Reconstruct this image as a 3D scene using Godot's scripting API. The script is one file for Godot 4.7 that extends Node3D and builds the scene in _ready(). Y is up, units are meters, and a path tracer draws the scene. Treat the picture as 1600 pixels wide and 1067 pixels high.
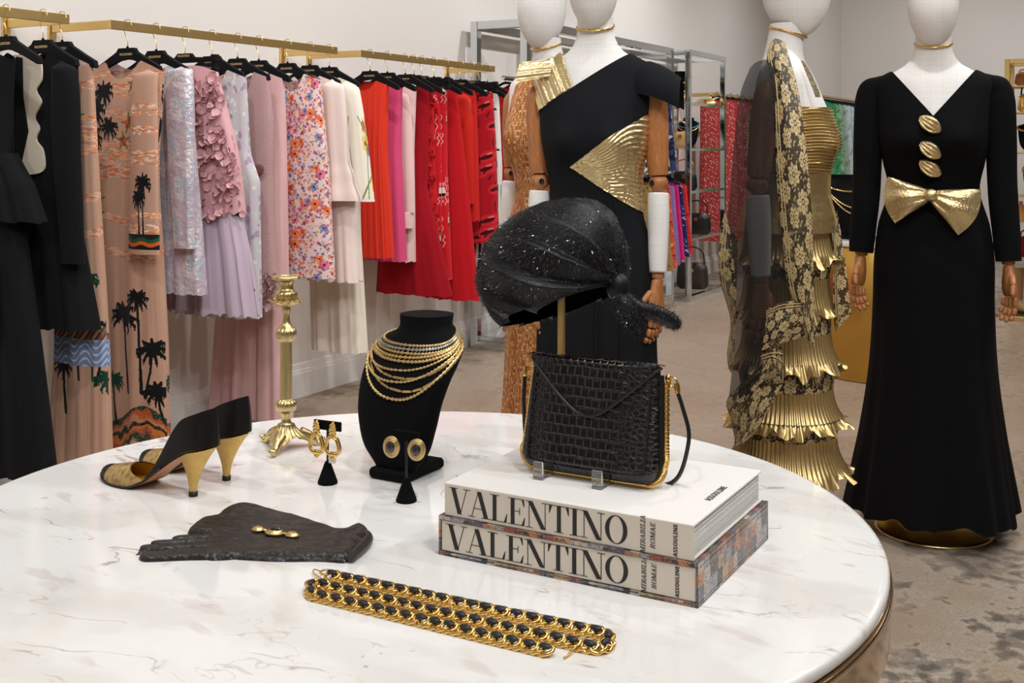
extends Node3D
# A fashion boutique: a round marble table with accessories, dressed mannequins and racks of clothes.
# World: y up, metres. The camera stands at x = 0, z = 0 and looks along -z; the left wall runs at 28.6 degrees to that.
const FOC := 1800.0      # focal length for a frame of 1600 x 1067
const EYE := 1.27
const TOP := 0.625       # height of the marble table top
const YAW := -0.49916    # turn of everything aligned with the left wall
const RAIL := 1.735      # height of the top edge of the wall rails

class MB:
	var v := PackedVector3Array()
	var n := PackedVector3Array()
	var uv := PackedVector2Array()
	var c := PackedColorArray()
	var ix := PackedInt32Array()
	var xf := Transform3D.IDENTITY
	var color := Color.WHITE
	var ucol := PackedFloat32Array()      # given u per column
	var planar := false      # uv = own x, -y in metres
	func grid(rows: Array, closed := false, rep := Vector2(1, 1), cols = null, orient := 0) -> void:
		var rn: int = rows.size()
		var cn: int = rows[0].size()
		var wide: int = cn + 1 if closed else cn
		var p := PackedVector3Array()
		var nn := PackedVector3Array()
		p.resize(rn * cn)
		nn.resize(rn * cn)
		var mid := Vector3.ZERO
		for r in rn:
			var row: PackedVector3Array = rows[r]
			for k in cn:
				p[r * cn + k] = row[k]
				mid += row[k]
		mid /= float(rn * cn)
		var vol := 0.0
		for r in rn - 1:
			for k in (cn if closed else cn - 1):
				var k2: int = (k + 1) % cn
				var a: int = r * cn + k
				var b: int = r * cn + k2
				var d: int = a + cn
				var e: int = b + cn
				var f1: Vector3 = (p[d] - p[a]).cross(p[b] - p[a])
				var f2: Vector3 = (p[d] - p[b]).cross(p[e] - p[b])
				vol += f1.dot(p[a] - mid) + f2.dot(p[e] - mid)
				nn[a] += f1
				nn[b] += f1 + f2
				nn[d] += f1 + f2
				nn[e] += f2
		var flip := vol < 0.0 if orient == 0 else orient < 0
		var base := v.size()
		for r in rn:
			for k in wide:
				var q: int = r * cn + k % cn
				var nr: Vector3 = nn[q].normalized()
				v.append(xf * p[q])
				n.append((xf.basis * (-nr if flip else nr)).normalized())
				uv.append(Vector2(ucol[k], -p[q].y) if ucol.size() > 0 else Vector2(p[q].x, -p[q].y) if planar else Vector2(float(k) / (wide - 1) * rep.x, float(r) / (rn - 1) * rep.y))
				c.append(cols[r][k % cn] if cols != null else color)
		for r in rn - 1:
			for k in wide - 1:
				var a := base + r * wide + k
				var b := a + 1
				var d := a + wide
				var e := d + 1
				if flip:
					ix.append_array([a, d, b, b, d, e])
				else:
					ix.append_array([a, b, d, b, e, d])
	func cap(ring: PackedVector3Array, out: Vector3) -> void:
		var mid := Vector3.ZERO
		for q in ring:
			mid += q
		mid /= float(ring.size())
		var base := v.size()
		var nr := (xf.basis * out).normalized()
		v.append(xf * mid)
		uv.append(Vector2(mid.x, -mid.y) if planar else Vector2(0.5, 0.5))
		n.append(nr)
		c.append(color)
		for q in ring:
			v.append(xf * q)
			n.append(nr)
			uv.append(Vector2(q.x, -q.y) if planar else Vector2(0.5, 0.5))
			c.append(color)
		var m := ring.size()
		var turn := 0.0
		for k in m:
			turn += (ring[(k + 1) % m] - mid).cross(ring[k] - mid).dot(out)
		for k in m:
			var a := base + 1 + k
			var b := base + 1 + (k + 1) % m
			if turn > 0.0:
				ix.append_array([base, a, b])
			else:
				ix.append_array([base, b, a])
	func quad(a: Vector3, b: Vector3, d: Vector3, e: Vector3, from: Vector3) -> void:
		var nr := (d - a).cross(b - a)
		var mid := (a + b + d + e) / 4.0
		var pts := [a, b, d, e]
		if nr.dot(mid - from) < 0.0:
			pts = [a, e, d, b]
			nr = -nr
		nr = (xf.basis * nr).normalized()
		var base := v.size()
		var uvs := [Vector2(0, 0), Vector2(1, 0), Vector2(1, 1), Vector2(0, 1)]
		for k in 4:
			v.append(xf * pts[k])
			n.append(nr)
			uv.append(Vector2(pts[k].x, -pts[k].y) if planar else uvs[k])
			c.append(color)
		ix.append_array([base, base + 1, base + 2, base, base + 2, base + 3])
	func box(at: Vector3, size: Vector3, bev := 0.0, turn := Basis.IDENTITY) -> void:
		var h := size / 2.0
		var keep := xf
		xf = xf * Transform3D(turn, at)
		bev = minf(bev, minf(h.x, minf(h.y, h.z)) * 0.98)
		var o := Vector3.ZERO
		var ax := [Vector3(1, 0, 0), Vector3(0, 1, 0), Vector3(0, 0, 1)]
		var hh := [h.x, h.y, h.z]
		for i in 3:
			var j := (i + 1) % 3
			var k := (i + 2) % 3
			for s in [-1.0, 1.0]:
				var m: Vector3 = ax[i] * s * hh[i]
				var ju: Vector3 = ax[j] * (hh[j] - bev)
				var ku: Vector3 = ax[k] * (hh[k] - bev)
				quad(m - ju - ku, m + ju - ku, m + ju + ku, m - ju + ku, o)
			if bev > 0.0:
				for s in [-1.0, 1.0]:
					for t in [-1.0, 1.0]:
						var p1: Vector3 = ax[j] * s * hh[j] + ax[k] * t * (hh[k] - bev)
						var p2: Vector3 = ax[j] * s * (hh[j] - bev) + ax[k] * t * hh[k]
						var l: Vector3 = ax[i] * (hh[i] - bev)
						quad(p1 - l, p1 + l, p2 + l, p2 - l, o)
		if bev > 0.0:
			for s in [-1.0, 1.0]:
				for t in [-1.0, 1.0]:
					for u in [-1.0, 1.0]:
						var a := Vector3(s * h.x, t * (h.y - bev), u * (h.z - bev))
						var b := Vector3(s * (h.x - bev), t * h.y, u * (h.z - bev))
						var d := Vector3(s * (h.x - bev), t * (h.y - bev), u * h.z)
						quad(a, b, d, d, o)
		xf = keep
	func tube(path: PackedVector3Array, rad, sides := 8, closed := false, caps := true, flat := 1.0, up := Vector3.ZERO, vrep := 1.0) -> void:
		var m := path.size()
		var rows := []
		var t0 := (path[1] - path[0]).normalized()
		var side := up
		if side == Vector3.ZERO:
			side = Vector3.UP if absf(t0.y) < 0.9 else Vector3.RIGHT
		for i in m:
			var t: Vector3
			if closed:
				t = (path[(i + 1) % m] - path[(i - 1 + m) % m]).normalized()
			else:
				t = (path[mini(i + 1, m - 1)] - path[maxi(i - 1, 0)]).normalized()
			var base := up if up != Vector3.ZERO else side
			var x := (base - t * base.dot(t)).normalized()
			side = x
			var y := t.cross(x)
			var r: float = rad[i] if rad is Array or rad is PackedFloat32Array else rad
			var row := PackedVector3Array()
			for k in sides:
				var an := TAU * k / sides
				row.append(path[i] + x * cos(an) * r * flat + y * sin(an) * r)
			rows.append(row)
		if closed:
			rows.append(rows[0])
		grid(rows, true, Vector2(1, vrep))
		if caps and not closed:
			cap(rows[0], path[0] - path[1])
			cap(rows[m - 1], path[m - 1] - path[m - 2])
	func lathe(prof: Array, segs := 32, bump = null) -> void:
		var rows := []
		for q in prof:
			var row := PackedVector3Array()
			for k in segs:
				var an := TAU * k / segs
				var r: float = q.x
				if bump != null:
					r = bump.call(q.x, q.y, an)
				row.append(Vector3(cos(an) * r, q.y, sin(an) * r))
			rows.append(row)
		grid(rows, true)
	func ball(at: Vector3, r: Vector3, sides := 12, turn := Basis.IDENTITY) -> void:
		var keep := xf
		xf = xf * Transform3D(turn, at)
		var rows := []
		var half := maxi(4, sides / 2)
		for i in half + 1:
			var la := PI * i / half
			var row := PackedVector3Array()
			for k in sides:
				var lo := TAU * k / sides
				row.append(Vector3(sin(la) * cos(lo) * r.x, cos(la) * r.y, sin(la) * sin(lo) * r.z))
			rows.append(row)
		grid(rows, true)
		xf = keep
	func ext(poly: PackedVector2Array, z0: float, z1: float) -> void:
		var tri := Geometry2D.triangulate_polygon(poly)
		var mid := Vector2.ZERO
		for q in poly:
			mid += q
		mid /= poly.size()
		for s in 2:
			var z: float = z1 if s == 0 else z0
			var base := v.size()
			var nr := (xf.basis * Vector3(0, 0, signf(z1 - z0) if s == 0 else -signf(z1 - z0))).normalized()
			for q in poly:
				v.append(xf * Vector3(q.x, q.y, z))
				n.append(nr)
				uv.append(Vector2(q.x, -q.y))
				c.append(color)
			for k in range(0, tri.size(), 3):
				var a := base + tri[k]
				var b := base + tri[k + 1]
				var d := base + tri[k + 2]
				var f := (v[d] - v[a]).cross(v[b] - v[a])
				if f.dot(nr) > 0.0:
					ix.append_array([a, b, d])
				else:
					ix.append_array([a, d, b])
		var cw := Geometry2D.is_polygon_clockwise(poly)
		for k in poly.size():
			var a := poly[k]
			var b := poly[(k + 1) % poly.size()]
			var e := (b - a).orthogonal()
			if cw:
				e = -e
			var m2 := (a + b) / 2.0 + e
			quad(Vector3(a.x, a.y, z0), Vector3(b.x, b.y, z0), Vector3(b.x, b.y, z1), Vector3(a.x, a.y, z1), Vector3(m2.x, m2.y, (z0 + z1) / 2.0))
	func clip(pl: Plane) -> void:      # keeps what lies below the plane
		var dist := PackedFloat32Array()
		dist.resize(v.size())
		for i in v.size():
			dist[i] = pl.distance_to(v[i])
		var out := PackedInt32Array()
		for t in range(0, ix.size(), 3):
			var tri := [ix[t], ix[t + 1], ix[t + 2]]
			var ins := int(dist[tri[0]] <= 0.0) + int(dist[tri[1]] <= 0.0) + int(dist[tri[2]] <= 0.0)
			if ins == 3:
				out.append_array(tri)
			elif ins > 0:
				var poly := []
				for k in 3:
					var a: int = tri[k]
					var b: int = tri[(k + 1) % 3]
					if dist[a] <= 0.0:
						poly.append(a)
					if (dist[a] <= 0.0) != (dist[b] <= 0.0):
						var f := dist[a] / (dist[a] - dist[b])
						poly.append(v.size())
						v.append(v[a].lerp(v[b], f))
						n.append(n[a].lerp(n[b], f).normalized())
						uv.append(uv[a].lerp(uv[b], f))
						c.append(c[a].lerp(c[b], f))
				for k in range(1, poly.size() - 1):
					out.append_array([poly[0], poly[k], poly[k + 1]])
		ix = out
	func renormal() -> void:      # fresh normals after points were moved
		var keys := []
		var sum := {}
		for p in v:
			keys.append(Vector3i((p * 20000.0).round()))
		var old := n.duplicate()
		for t in range(0, ix.size(), 3):
			var f := (v[ix[t + 2]] - v[ix[t]]).cross(v[ix[t + 1]] - v[ix[t]])
			for k in 3:
				sum[keys[ix[t + k]]] = sum.get(keys[ix[t + k]], Vector3.ZERO) + f
		for i in v.size():
			var f: Vector3 = sum.get(keys[i], old[i])
			n[i] = f.normalized() if f.dot(old[i]) >= 0.0 else -f.normalized()
	func mesh() -> ArrayMesh:
		var a := []
		a.resize(Mesh.ARRAY_MAX)
		a[Mesh.ARRAY_VERTEX] = v
		a[Mesh.ARRAY_NORMAL] = n
		a[Mesh.ARRAY_TEX_UV] = uv
		a[Mesh.ARRAY_COLOR] = c
		a[Mesh.ARRAY_INDEX] = ix
		var m := ArrayMesh.new()
		m.add_surface_from_arrays(Mesh.PRIMITIVE_TRIANGLES, a)
		return m

var M := {}
var taken := {}

# ---------- nodes ----------
func numbered(called: String) -> String:
	if not taken.has(called):
		taken[called] = 0
		return called
	taken[called] += 1
	return "%s_%03d" % [called, taken[called]]

func part(called: String, b, m: Material, parent: Node = null) -> MeshInstance3D:
	var o := MeshInstance3D.new()
	o.name = called
	o.mesh = b.mesh() if b is MB else b
	o.material_override = m
	parent.add_child(o, true)
	return o

func tag(o: Node, label: String, category: String, group := "", kind := "") -> Node:
	o.set_meta("label", label)
	o.set_meta("category", category)
	if group:
		o.set_meta("group", group)
	if kind:
		o.set_meta("kind", kind)
	return o

func thing(called: String, label: String, category: String, where := Vector3.ZERO, yaw := 0.0, group := "") -> Node3D:
	var o := Node3D.new()
	o.name = numbered(called)
	add_child(o)
	o.position = where
	o.rotation.y = yaw
	tag(o, label, category, group)
	return o

func struct(called: String, b, m: Material, label := "") -> MeshInstance3D:
	var o := part(called, b, m, self)
	o.set_meta("kind", "structure")
	if label:
		o.set_meta("label", label)
	return o

# ---------- places ----------
func at(px: float, py: float, d: float) -> Vector3:
	return Vector3((px - 800.0) / FOC * d, EYE - (py - 225.0) / FOC * d, -d)

func on(px: float, py: float, h := TOP) -> Vector3:
	return at(px, py, FOC * (EYE - h) / (py - 225.0))

func room(u: float, v: float, y := 0.0) -> Vector3:
	return Vector3(-1.796 + 0.4787 * u + 0.878 * v, y, -4.468 - 0.878 * u + 0.4787 * v)

# ---------- numbers ----------
func tab(t: Array, y: float, k := 1) -> float:      # table of rows [y, a, b ...], y falling or rising
	var m := t.size()
	var up: bool = t[m - 1][0] > t[0][0]
	for i in m - 1:
		var a: Array = t[i]
		var b: Array = t[i + 1]
		if (up and y <= b[0]) or (not up and y >= b[0]):
			var f: float = clampf((y - a[0]) / (b[0] - a[0]), 0.0, 1.0)
			var p: float = t[maxi(i - 1, 0)][k]
			var q: float = t[mini(i + 2, m - 1)][k]
			return cubic_interpolate_in_time(a[k], b[k], p, q, f, b[0] - a[0], t[maxi(i - 1, 0)][0] - a[0], t[mini(i + 2, m - 1)][0] - a[0]) if i > 0 and i < m - 2 else lerpf(a[k], b[k], f)
	return t[m - 1][k]

func smooth(p, cnt: int, closed := false) -> PackedVector3Array:
	var out := PackedVector3Array()
	var m: int = p.size()
	var spans := m if closed else m - 1
	for i in cnt:
		var t := float(i) / (cnt if closed else cnt - 1) * spans
		var k := mini(int(t), spans - 1)
		var f := t - k
		var a: Vector3 = p[k]
		var b: Vector3 = p[(k + 1) % m]
		var pre: Vector3 = p[(k - 1 + m) % m] if closed or k > 0 else a * 2.0 - b
		var post: Vector3 = p[(k + 2) % m] if closed or k + 2 < m else b * 2.0 - a
		out.append(a.cubic_interpolate(b, pre, post, f))
	return out

func sheet(ctrl: Array, cols: int, rws: int) -> Array:      # rows of points -> fine grid
	var first := []
	for r in ctrl:
		first.append(smooth(r, cols))
	var out := []
	for i in rws:
		out.append(PackedVector3Array())
	for k in cols:
		var line := PackedVector3Array()
		for r in first:
			line.append(r[k])
		line = smooth(line, rws)
		for i in rws:
			out[i].append(line[i])
	return out

func pv(a: Array) -> PackedVector3Array:
	var o := PackedVector3Array()
	for q in a:
		o.append(q)
	return o

func wave(x: float, s: int) -> float:      # a fixed wavering between -1 and 1
	return sin(x + s * 1.7) * 0.5 + sin(x * 2.3 + s * 0.6) * 0.3 + sin(x * 4.1 + s * 2.9) * 0.2

# ---------- materials ----------
func rgb(r: float, g: float, b: float, a := 1.0) -> Color:
	return Color(r / 255.0, g / 255.0, b / 255.0, a)

func mat(col: Color, rough := 0.6, metal := 0.0, more := {}) -> StandardMaterial3D:
	var m := StandardMaterial3D.new()
	m.albedo_color = col
	m.roughness = rough
	m.metallic = metal
	m.cull_mode = BaseMaterial3D.CULL_DISABLED
	for k in more:
		m.set(k, more[k])
	return m

func cloth(col: Color, sheen := 0.4, more := {}) -> StandardMaterial3D:
	var m := mat(col, 0.85, 0.0, {"rim_enabled": true, "rim": sheen, "rim_tint": 0.6})
	m.metallic_specular = 0.25
	for k in more:
		m.set(k, more[k])
	return m

func noise_tex(kind: int, freq: float, size := 256, seed_ := 1, normal := false, bump := 4.0, ramp: Gradient = null, octaves := 3) -> NoiseTexture2D:
	var f := FastNoiseLite.new()
	f.noise_type = kind
	f.frequency = freq
	f.seed = seed_
	f.fractal_octaves = octaves
	if kind == FastNoiseLite.TYPE_CELLULAR:
		f.fractal_type = FastNoiseLite.FRACTAL_NONE
	var t := NoiseTexture2D.new()
	t.width = size
	t.height = size
	t.seamless = true
	t.noise = f
	t.as_normal_map = normal
	t.bump_strength = bump
	if ramp:
		t.color_ramp = ramp
	return t

func ramp(stops: Array) -> Gradient:
	var g := Gradient.new()
	var o := PackedFloat32Array()
	var cs := PackedColorArray()
	for s in stops:
		o.append(s[0])
		cs.append(s[1])
	g.offsets = o
	g.colors = cs
	return g

func tex(im: Image) -> ImageTexture:
	return ImageTexture.create_from_image(im)

func img(w: int, h: int, col: Color) -> Image:
	var im := Image.create(w, h, false, Image.FORMAT_RGBA8)
	im.fill(col)
	return im

func dab(im: Image, x: float, y: float, rx: float, ry: float, col: Color, turn := 0.0, rough := 0.0, wrap := true, rng: RandomNumberGenerator = null) -> void:
	var w := im.get_width()
	var h := im.get_height()
	var r := ceili(maxf(rx, ry))
	var cs := cos(turn)
	var sn := sin(turn)
	for j in range(-r, r + 1):
		for i in range(-r, r + 1):
			var a := (i * cs + j * sn) / rx
			var b := (-i * sn + j * cs) / ry
			var d := a * a + b * b
			if rough > 0.0 and rng:
				d += rng.randf_range(-rough, rough)
			if d <= 1.0:
				var px := int(x) + i
				var py := int(y) + j
				if wrap:
					im.set_pixel(posmod(px, w), posmod(py, h), col)
				elif px >= 0 and py >= 0 and px < w and py < h:
					im.set_pixel(px, py, col)

func stroke(im: Image, a: Vector2, b: Vector2, w0: float, w1: float, col: Color) -> void:
	var m := maxi(2, int(a.distance_to(b) / maxf(0.7, minf(w0, w1) * 0.6)))
	for i in m + 1:
		var f := float(i) / m
		var p := a.lerp(b, f)
		var r := lerpf(w0, w1, f)
		dab(im, p.x, p.y, r, r, col, 0.0, 0.0, false)

func _ready() -> void:
	# camera
	var cam := Camera3D.new()
	cam.name = "camera"
	add_child(cam)
	cam.position = Vector3(0, EYE, 0)
	cam.projection = Camera3D.PROJECTION_FRUSTUM
	cam.near = 0.1
	cam.far = 60.0
	cam.size = 0.1 * 1067.0 / FOC
	cam.frustum_offset = Vector2(0, -0.1 * (533.5 - 225.0) / FOC)
	cam.current = true
	# surroundings: a closed room, so only its lamps count
	var env := Environment.new()
	env.background_mode = Environment.BG_COLOR
	env.background_color = Color(0.02, 0.02, 0.02)
	env.tonemap_mode = Environment.TONE_MAPPER_LINEAR
	env.tonemap_exposure = 1.0
	env.sdfgi_enabled = true
	env.ssao_enabled = true
	env.ssil_enabled = true
	var we := WorldEnvironment.new()
	we.name = "surroundings"
	we.environment = env
	add_child(we)
	make_materials()
	lamps()
	shell()
	marble_table()
	wall_rails()
	velvet_mannequin()
	lace_mannequin()
	crepe_mannequin()
	sequin_mannequin()
	clothes()
	books()
	handbag()
	turban()
	shoes()
	candlestick()
	necklace_bust()
	earrings()
	gloves()
	chain_belt()
	far_racks()

# ---------- lamps out of view: track spotlights and added fill panels ----------
const CEIL := 3.6
func lamps() -> void:
	var warm := rgb(247, 251, 255)
	var can := MB.new()
	can.lathe([Vector2(0.0, 0.16), Vector2(0.03, 0.16), Vector2(0.05, 0.14), Vector2(0.055, 0.0), Vector2(0.05, 0.0), Vector2(0.045, 0.03), Vector2(0.0, 0.03)], 20)
	var stem := MB.new()
	stem.tube(pv([Vector3(0, 0.15, 0), Vector3(0, 0.3, 0)]), 0.008, 8)
	var lens := MB.new()
	lens.lathe([Vector2(0.0, 0.012), Vector2(0.044, 0.012), Vector2(0.044, 0.018), Vector2(0.0, 0.018)], 20)
	var cm := can.mesh()
	var sm := stem.mesh()
	var lm := lens.mesh()
	var k := 0
	# u, v of the lamp; u, v, height of what it is aimed at; energy; heads are out of view
	var heads := [
		[-4.2, 1.5, -3.0, 0.2, 1.2, 9.0], [-1.4, 1.6, -0.8, 0.3, 1.1, 9.0], [0.2, 1.6, 0.6, 0.3, 1.1, 9.0], [1.7, 1.6, 2.1, 0.3, 1.1, 9.0], [3.4, 1.6, 3.8, 0.3, 1.1, 9.5], [5.6, 1.6, 6.0, 0.3, 1.2, 13.0], [8.0, 1.9, 8.4, 0.5, 1.0, 8.0],
		[-3.2, 3.2, -1.9, 2.5, 0.6, 6.5], [-1.6, 3.2, -1.3, 2.7, 0.6, 7.0], [0.2, 3.2, 0.5, 2.9, 0.9, 8.0], [2.2, 3.2, 2.6, 3.0, 0.8, 8.0], [4.8, 3.2, 5.6, 2.9, 0.8, 8.0], [8.0, 3.4, 8.8, 3.0, 0.6, 7.0], [10.6, 2.2, 12.6, 1.2, 1.6, 12.0], [10.6, 4.0, 13.2, 3.6, 1.6, 12.0],  # out of view; the last two brighten the back wall
		[-2.6, 5.0, -1.4, 3.0, 0.6, 6.0], [-2.3, 4.2, 0.3, 2.7, 1.6, 9.0], [-0.6, 5.0, -0.6, 3.6, 0.8, 8.0], [1.6, 5.0, 1.4, 4.0, 0.6, 8.0], [4.4, 5.0, 5.2, 3.6, 0.7, 7.0], [-4.6, 5.0, -4.6, 4.4, 0.4, 7.0],  # out of view; the second lights the mannequin heads from the front
	]
	for h in heads:
		var t := thing("unseen_track_spotlight", "unseen white ceiling track spotlight, number %d counted from the rail wall" % (k + 1), "lamp", room(h[0], h[1], CEIL - 0.34), 0.0, "unseen track spotlights under the ceiling")
		t.set_meta("label", ["unseen white track spotlight aimed at the rail wall of clothes", "unseen white track spotlight above the marble table and mannequins", "unseen white track spotlight on the far track towards the room"][0 if h[1] < 2.5 else (1 if h[1] < 4.5 else 2)])
		part("stem", sm, M.white_metal, t)
		var head := Node3D.new()
		head.name = "head"
		t.add_child(head)
		var tip: Vector3 = t.position + Vector3(0, 0.14, 0)
		var aim: Vector3 = room(h[2], h[3], h[4]) - tip
		head.position = Vector3(0, 0.14, 0)
		head.basis = Basis(Quaternion(Vector3.DOWN, aim.normalized()))
		var c := part("housing", cm, M.white_metal, head)
		c.position = Vector3(0, -0.08, 0)
		var g := part("lamp_lens", lm, M.lamp, head)
		g.position = Vector3(0, -0.08, 0)
		var l := SpotLight3D.new()
		l.name = "beam"
		l.light_color = warm
		l.light_energy = h[5] * (0.265 if h[1] < 2.5 else 0.22)
		l.light_size = 0.05
		l.spot_angle = 68.0
		l.spot_angle_attenuation = 1.0
		l.spot_range = 25.0
		l.spot_attenuation = 2.0
		l.shadow_enabled = true
		head.add_child(l)
		l.position = Vector3(0, -0.09, 0)
		l.rotation = Vector3(-PI / 2, 0, 0)
		k += 1
	for v in [1.6, 3.2, 5.0]:
		var b := MB.new()
		b.box(Vector3(0, 0, 0), Vector3(0.035, 0.03, 15.0), 0.002)
		var t := thing("unseen_ceiling_track", ["unseen white lighting track nearest the rail wall", "unseen white lighting track above the marble table", "unseen white lighting track farthest from the rail wall"][[1.6, 3.2, 5.0].find(v)], "track", room(2.6, v, CEIL - 0.016), YAW)  # out of view, carries the spotlights
		part("channel", b, M.white_metal, t)
	# fill panels added under the ceiling, out of view, to even out the light
	for q in [[-2.6, 4.6], [1.4, 4.6], [5.6, 4.2]]:
		var t := thing("added_fill_panel", ["added fill light panel under the ceiling nearest the shop front", "added fill light panel under the ceiling above the middle of the shop", "added fill light panel under the ceiling nearest the back wall"][[-2.6, 1.4, 5.6].find(q[0])], "lamp", room(q[0], q[1], CEIL - 0.02), YAW)
		var f := MB.new()
		for s in [-1.0, 1.0]:
			f.box(Vector3(s * 0.63, 0, 0), Vector3(0.04, 0.04, 1.3), 0.003)
			f.box(Vector3(0, 0, s * 0.63), Vector3(1.22, 0.04, 0.04), 0.003)
		part("frame", f, M.white_metal, t)
		var g := MB.new()
		g.box(Vector3(0, 0.004, 0), Vector3(1.22, 0.012, 1.22), 0.0)
		part("fill_diffuser_lamp", g, M.fill_panel_lamp, t)
		var l := AreaLight3D.new()
		l.name = "fill_glow"
		l.area_size = Vector2(1.2, 1.2)
		l.light_color = warm
		l.light_energy = 0.8
		l.set("area_range", 25.0)
		l.shadow_enabled = true
		t.add_child(l)
		l.position = Vector3(0, -0.03, 0)
		l.rotation = Vector3(-PI / 2, 0, 0)

# ---------- the room ----------
func shell() -> void:
	var b := MB.new()
	b.box(Vector3(0, -0.1, 0), Vector3(12.6, 0.2, 20.4))
	var f := struct("floor", b, M.concrete, "worn grey and tan polished concrete floor")
	f.position = room(4.0, 5.0)
	f.rotation.y = YAW
	b = MB.new()
	b.box(Vector3(0, CEIL + 0.1, 0), Vector3(12.6, 0.2, 20.4))
	f = struct("ceiling", b, M.ceiling, "plain white ceiling")
	f.position = room(4.0, 5.0)
	f.rotation.y = YAW
	# u, v, size along v, size along u
	var walls := [["wall_left", 4.0, -0.1, 0.2, 20.0], ["wall_right", 4.0, 11.1, 0.2, 20.0], ["wall_back", 13.6, 5.5, 11.4, 0.2], ["wall_front", -6.1, 5.5, 11.4, 0.2]]
	for w in walls:
		b = MB.new()
		b.box(Vector3(0, CEIL / 2, 0), Vector3(w[3], CEIL, w[4]))
		f = struct(w[0], b, M.wall, "plain off-white painted wall")
		f.position = room(w[1], w[2])
		f.rotation.y = YAW
	# moulded baseboards: a board, a bead and a cap
	b = MB.new()
	var prof := PackedVector2Array([Vector2(0, 0), Vector2(0.022, 0), Vector2(0.022, 0.12), Vector2(0.018, 0.126), Vector2(0.018, 0.134), Vector2(0.012, 0.14), Vector2(0.009, 0.165), Vector2(0, 0.17)])
	b.ext(prof, -9.6, 9.9)
	f = struct("baseboard_left", b, M.trim, "white moulded baseboard")
	f.position = room(3.6, 0.001)
	f.rotation.y = YAW
	b = MB.new()
	b.xf = Transform3D(Basis(Vector3.UP, -PI / 2), Vector3.ZERO)
	b.ext(prof, -5.4, 5.4)
	f = struct("baseboard_back", b, M.trim, "white moulded baseboard along the back wall")
	f.position = room(13.498, 5.5)
	f.rotation.y = YAW + PI

# ---------- the marble table ----------
func marble_table() -> void:
	var t := thing("round_display_table", "large round white marble table with polished bronze edge", "table", Vector3(-0.194, 0, -1.988))
	var r := 0.804
	var b := MB.new()
	b.lathe([Vector2(0.0, TOP), Vector2(0.4, TOP), Vector2(r - 0.012, TOP), Vector2(r - 0.004, TOP - 0.002), Vector2(r, TOP - 0.006), Vector2(r + 0.001, TOP - 0.016), Vector2(r - 0.004, TOP - 0.02), Vector2(0.3, TOP - 0.02)], 160)
	part("marble_top", b, M.marble, t)
	b = MB.new()
	b.lathe([Vector2(0.3, TOP - 0.021), Vector2(r + 0.002, TOP - 0.021), Vector2(r + 0.005, TOP - 0.023), Vector2(r + 0.006, TOP - 0.030), Vector2(r + 0.002, TOP - 0.033), Vector2(r + 0.001, TOP - 0.036), Vector2(r + 0.001, TOP - 0.098), Vector2(r - 0.004, TOP - 0.1), Vector2(0.3, TOP - 0.1)], 160)
	part("edge_band", b, M.bronze, t)
	b = MB.new()
	b.lathe([Vector2(0.0, TOP - 0.1), Vector2(0.3, TOP - 0.1), Vector2(0.3, 0.02), Vector2(0.31, 0.0), Vector2(0.0, 0.0)], 96)
	part("pedestal", b, M.bronze, t)

# ---------- brass wall rails ----------
func wall_rails() -> void:
	var names := ["brass wall rail at the left edge carrying black dresses", "brass wall rail carrying pale and floral dresses", "brass wall rail carrying red and pink dresses", "brass wall rail beyond the chrome shelves with red patterned clothes"]
	var spans := [[-1.6, -0.187], [0.0, 1.389], [1.576, 2.926], [6.95, 8.3]]
	for i in 4:
		var u0: float = spans[i][0]
		var u1: float = spans[i][1]
		var t := thing("clothes_rail", names[i], "rail", room(u0, 0.0, RAIL), YAW, "brass clothes rails along the wall")
		var b := MB.new()      # local: x from the wall, -z along it
		b.box(Vector3(0.33, -0.0175, -(u1 - u0) / 2), Vector3(0.012, 0.035, u1 - u0), 0.0015)
		part("bar", b, M.brass, t)
		for e in [0.0, u1 - u0]:
			b = MB.new()
			b.box(Vector3(0.17, -0.0175, -e + (-0.006 if e == 0.0 else 0.006)), Vector3(0.31, 0.033, 0.012), 0.0015)
			part("arm", b, M.brass, t)
			b = MB.new()
			b.box(Vector3(0.006, -0.03, -e + (-0.01 if e == 0.0 else 0.01)), Vector3(0.01, 0.15, 0.035), 0.001)
			var pl := part("wall_plate", b, M.brass, t)
			for yy in [0.028, -0.09]:
				b = MB.new()
				b.ball(Vector3(0.012, yy, -e + (-0.01 if e == 0.0 else 0.01)), Vector3(0.003, 0.006, 0.006), 8)
				part("screw", b, M.steel, pl)

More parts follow.
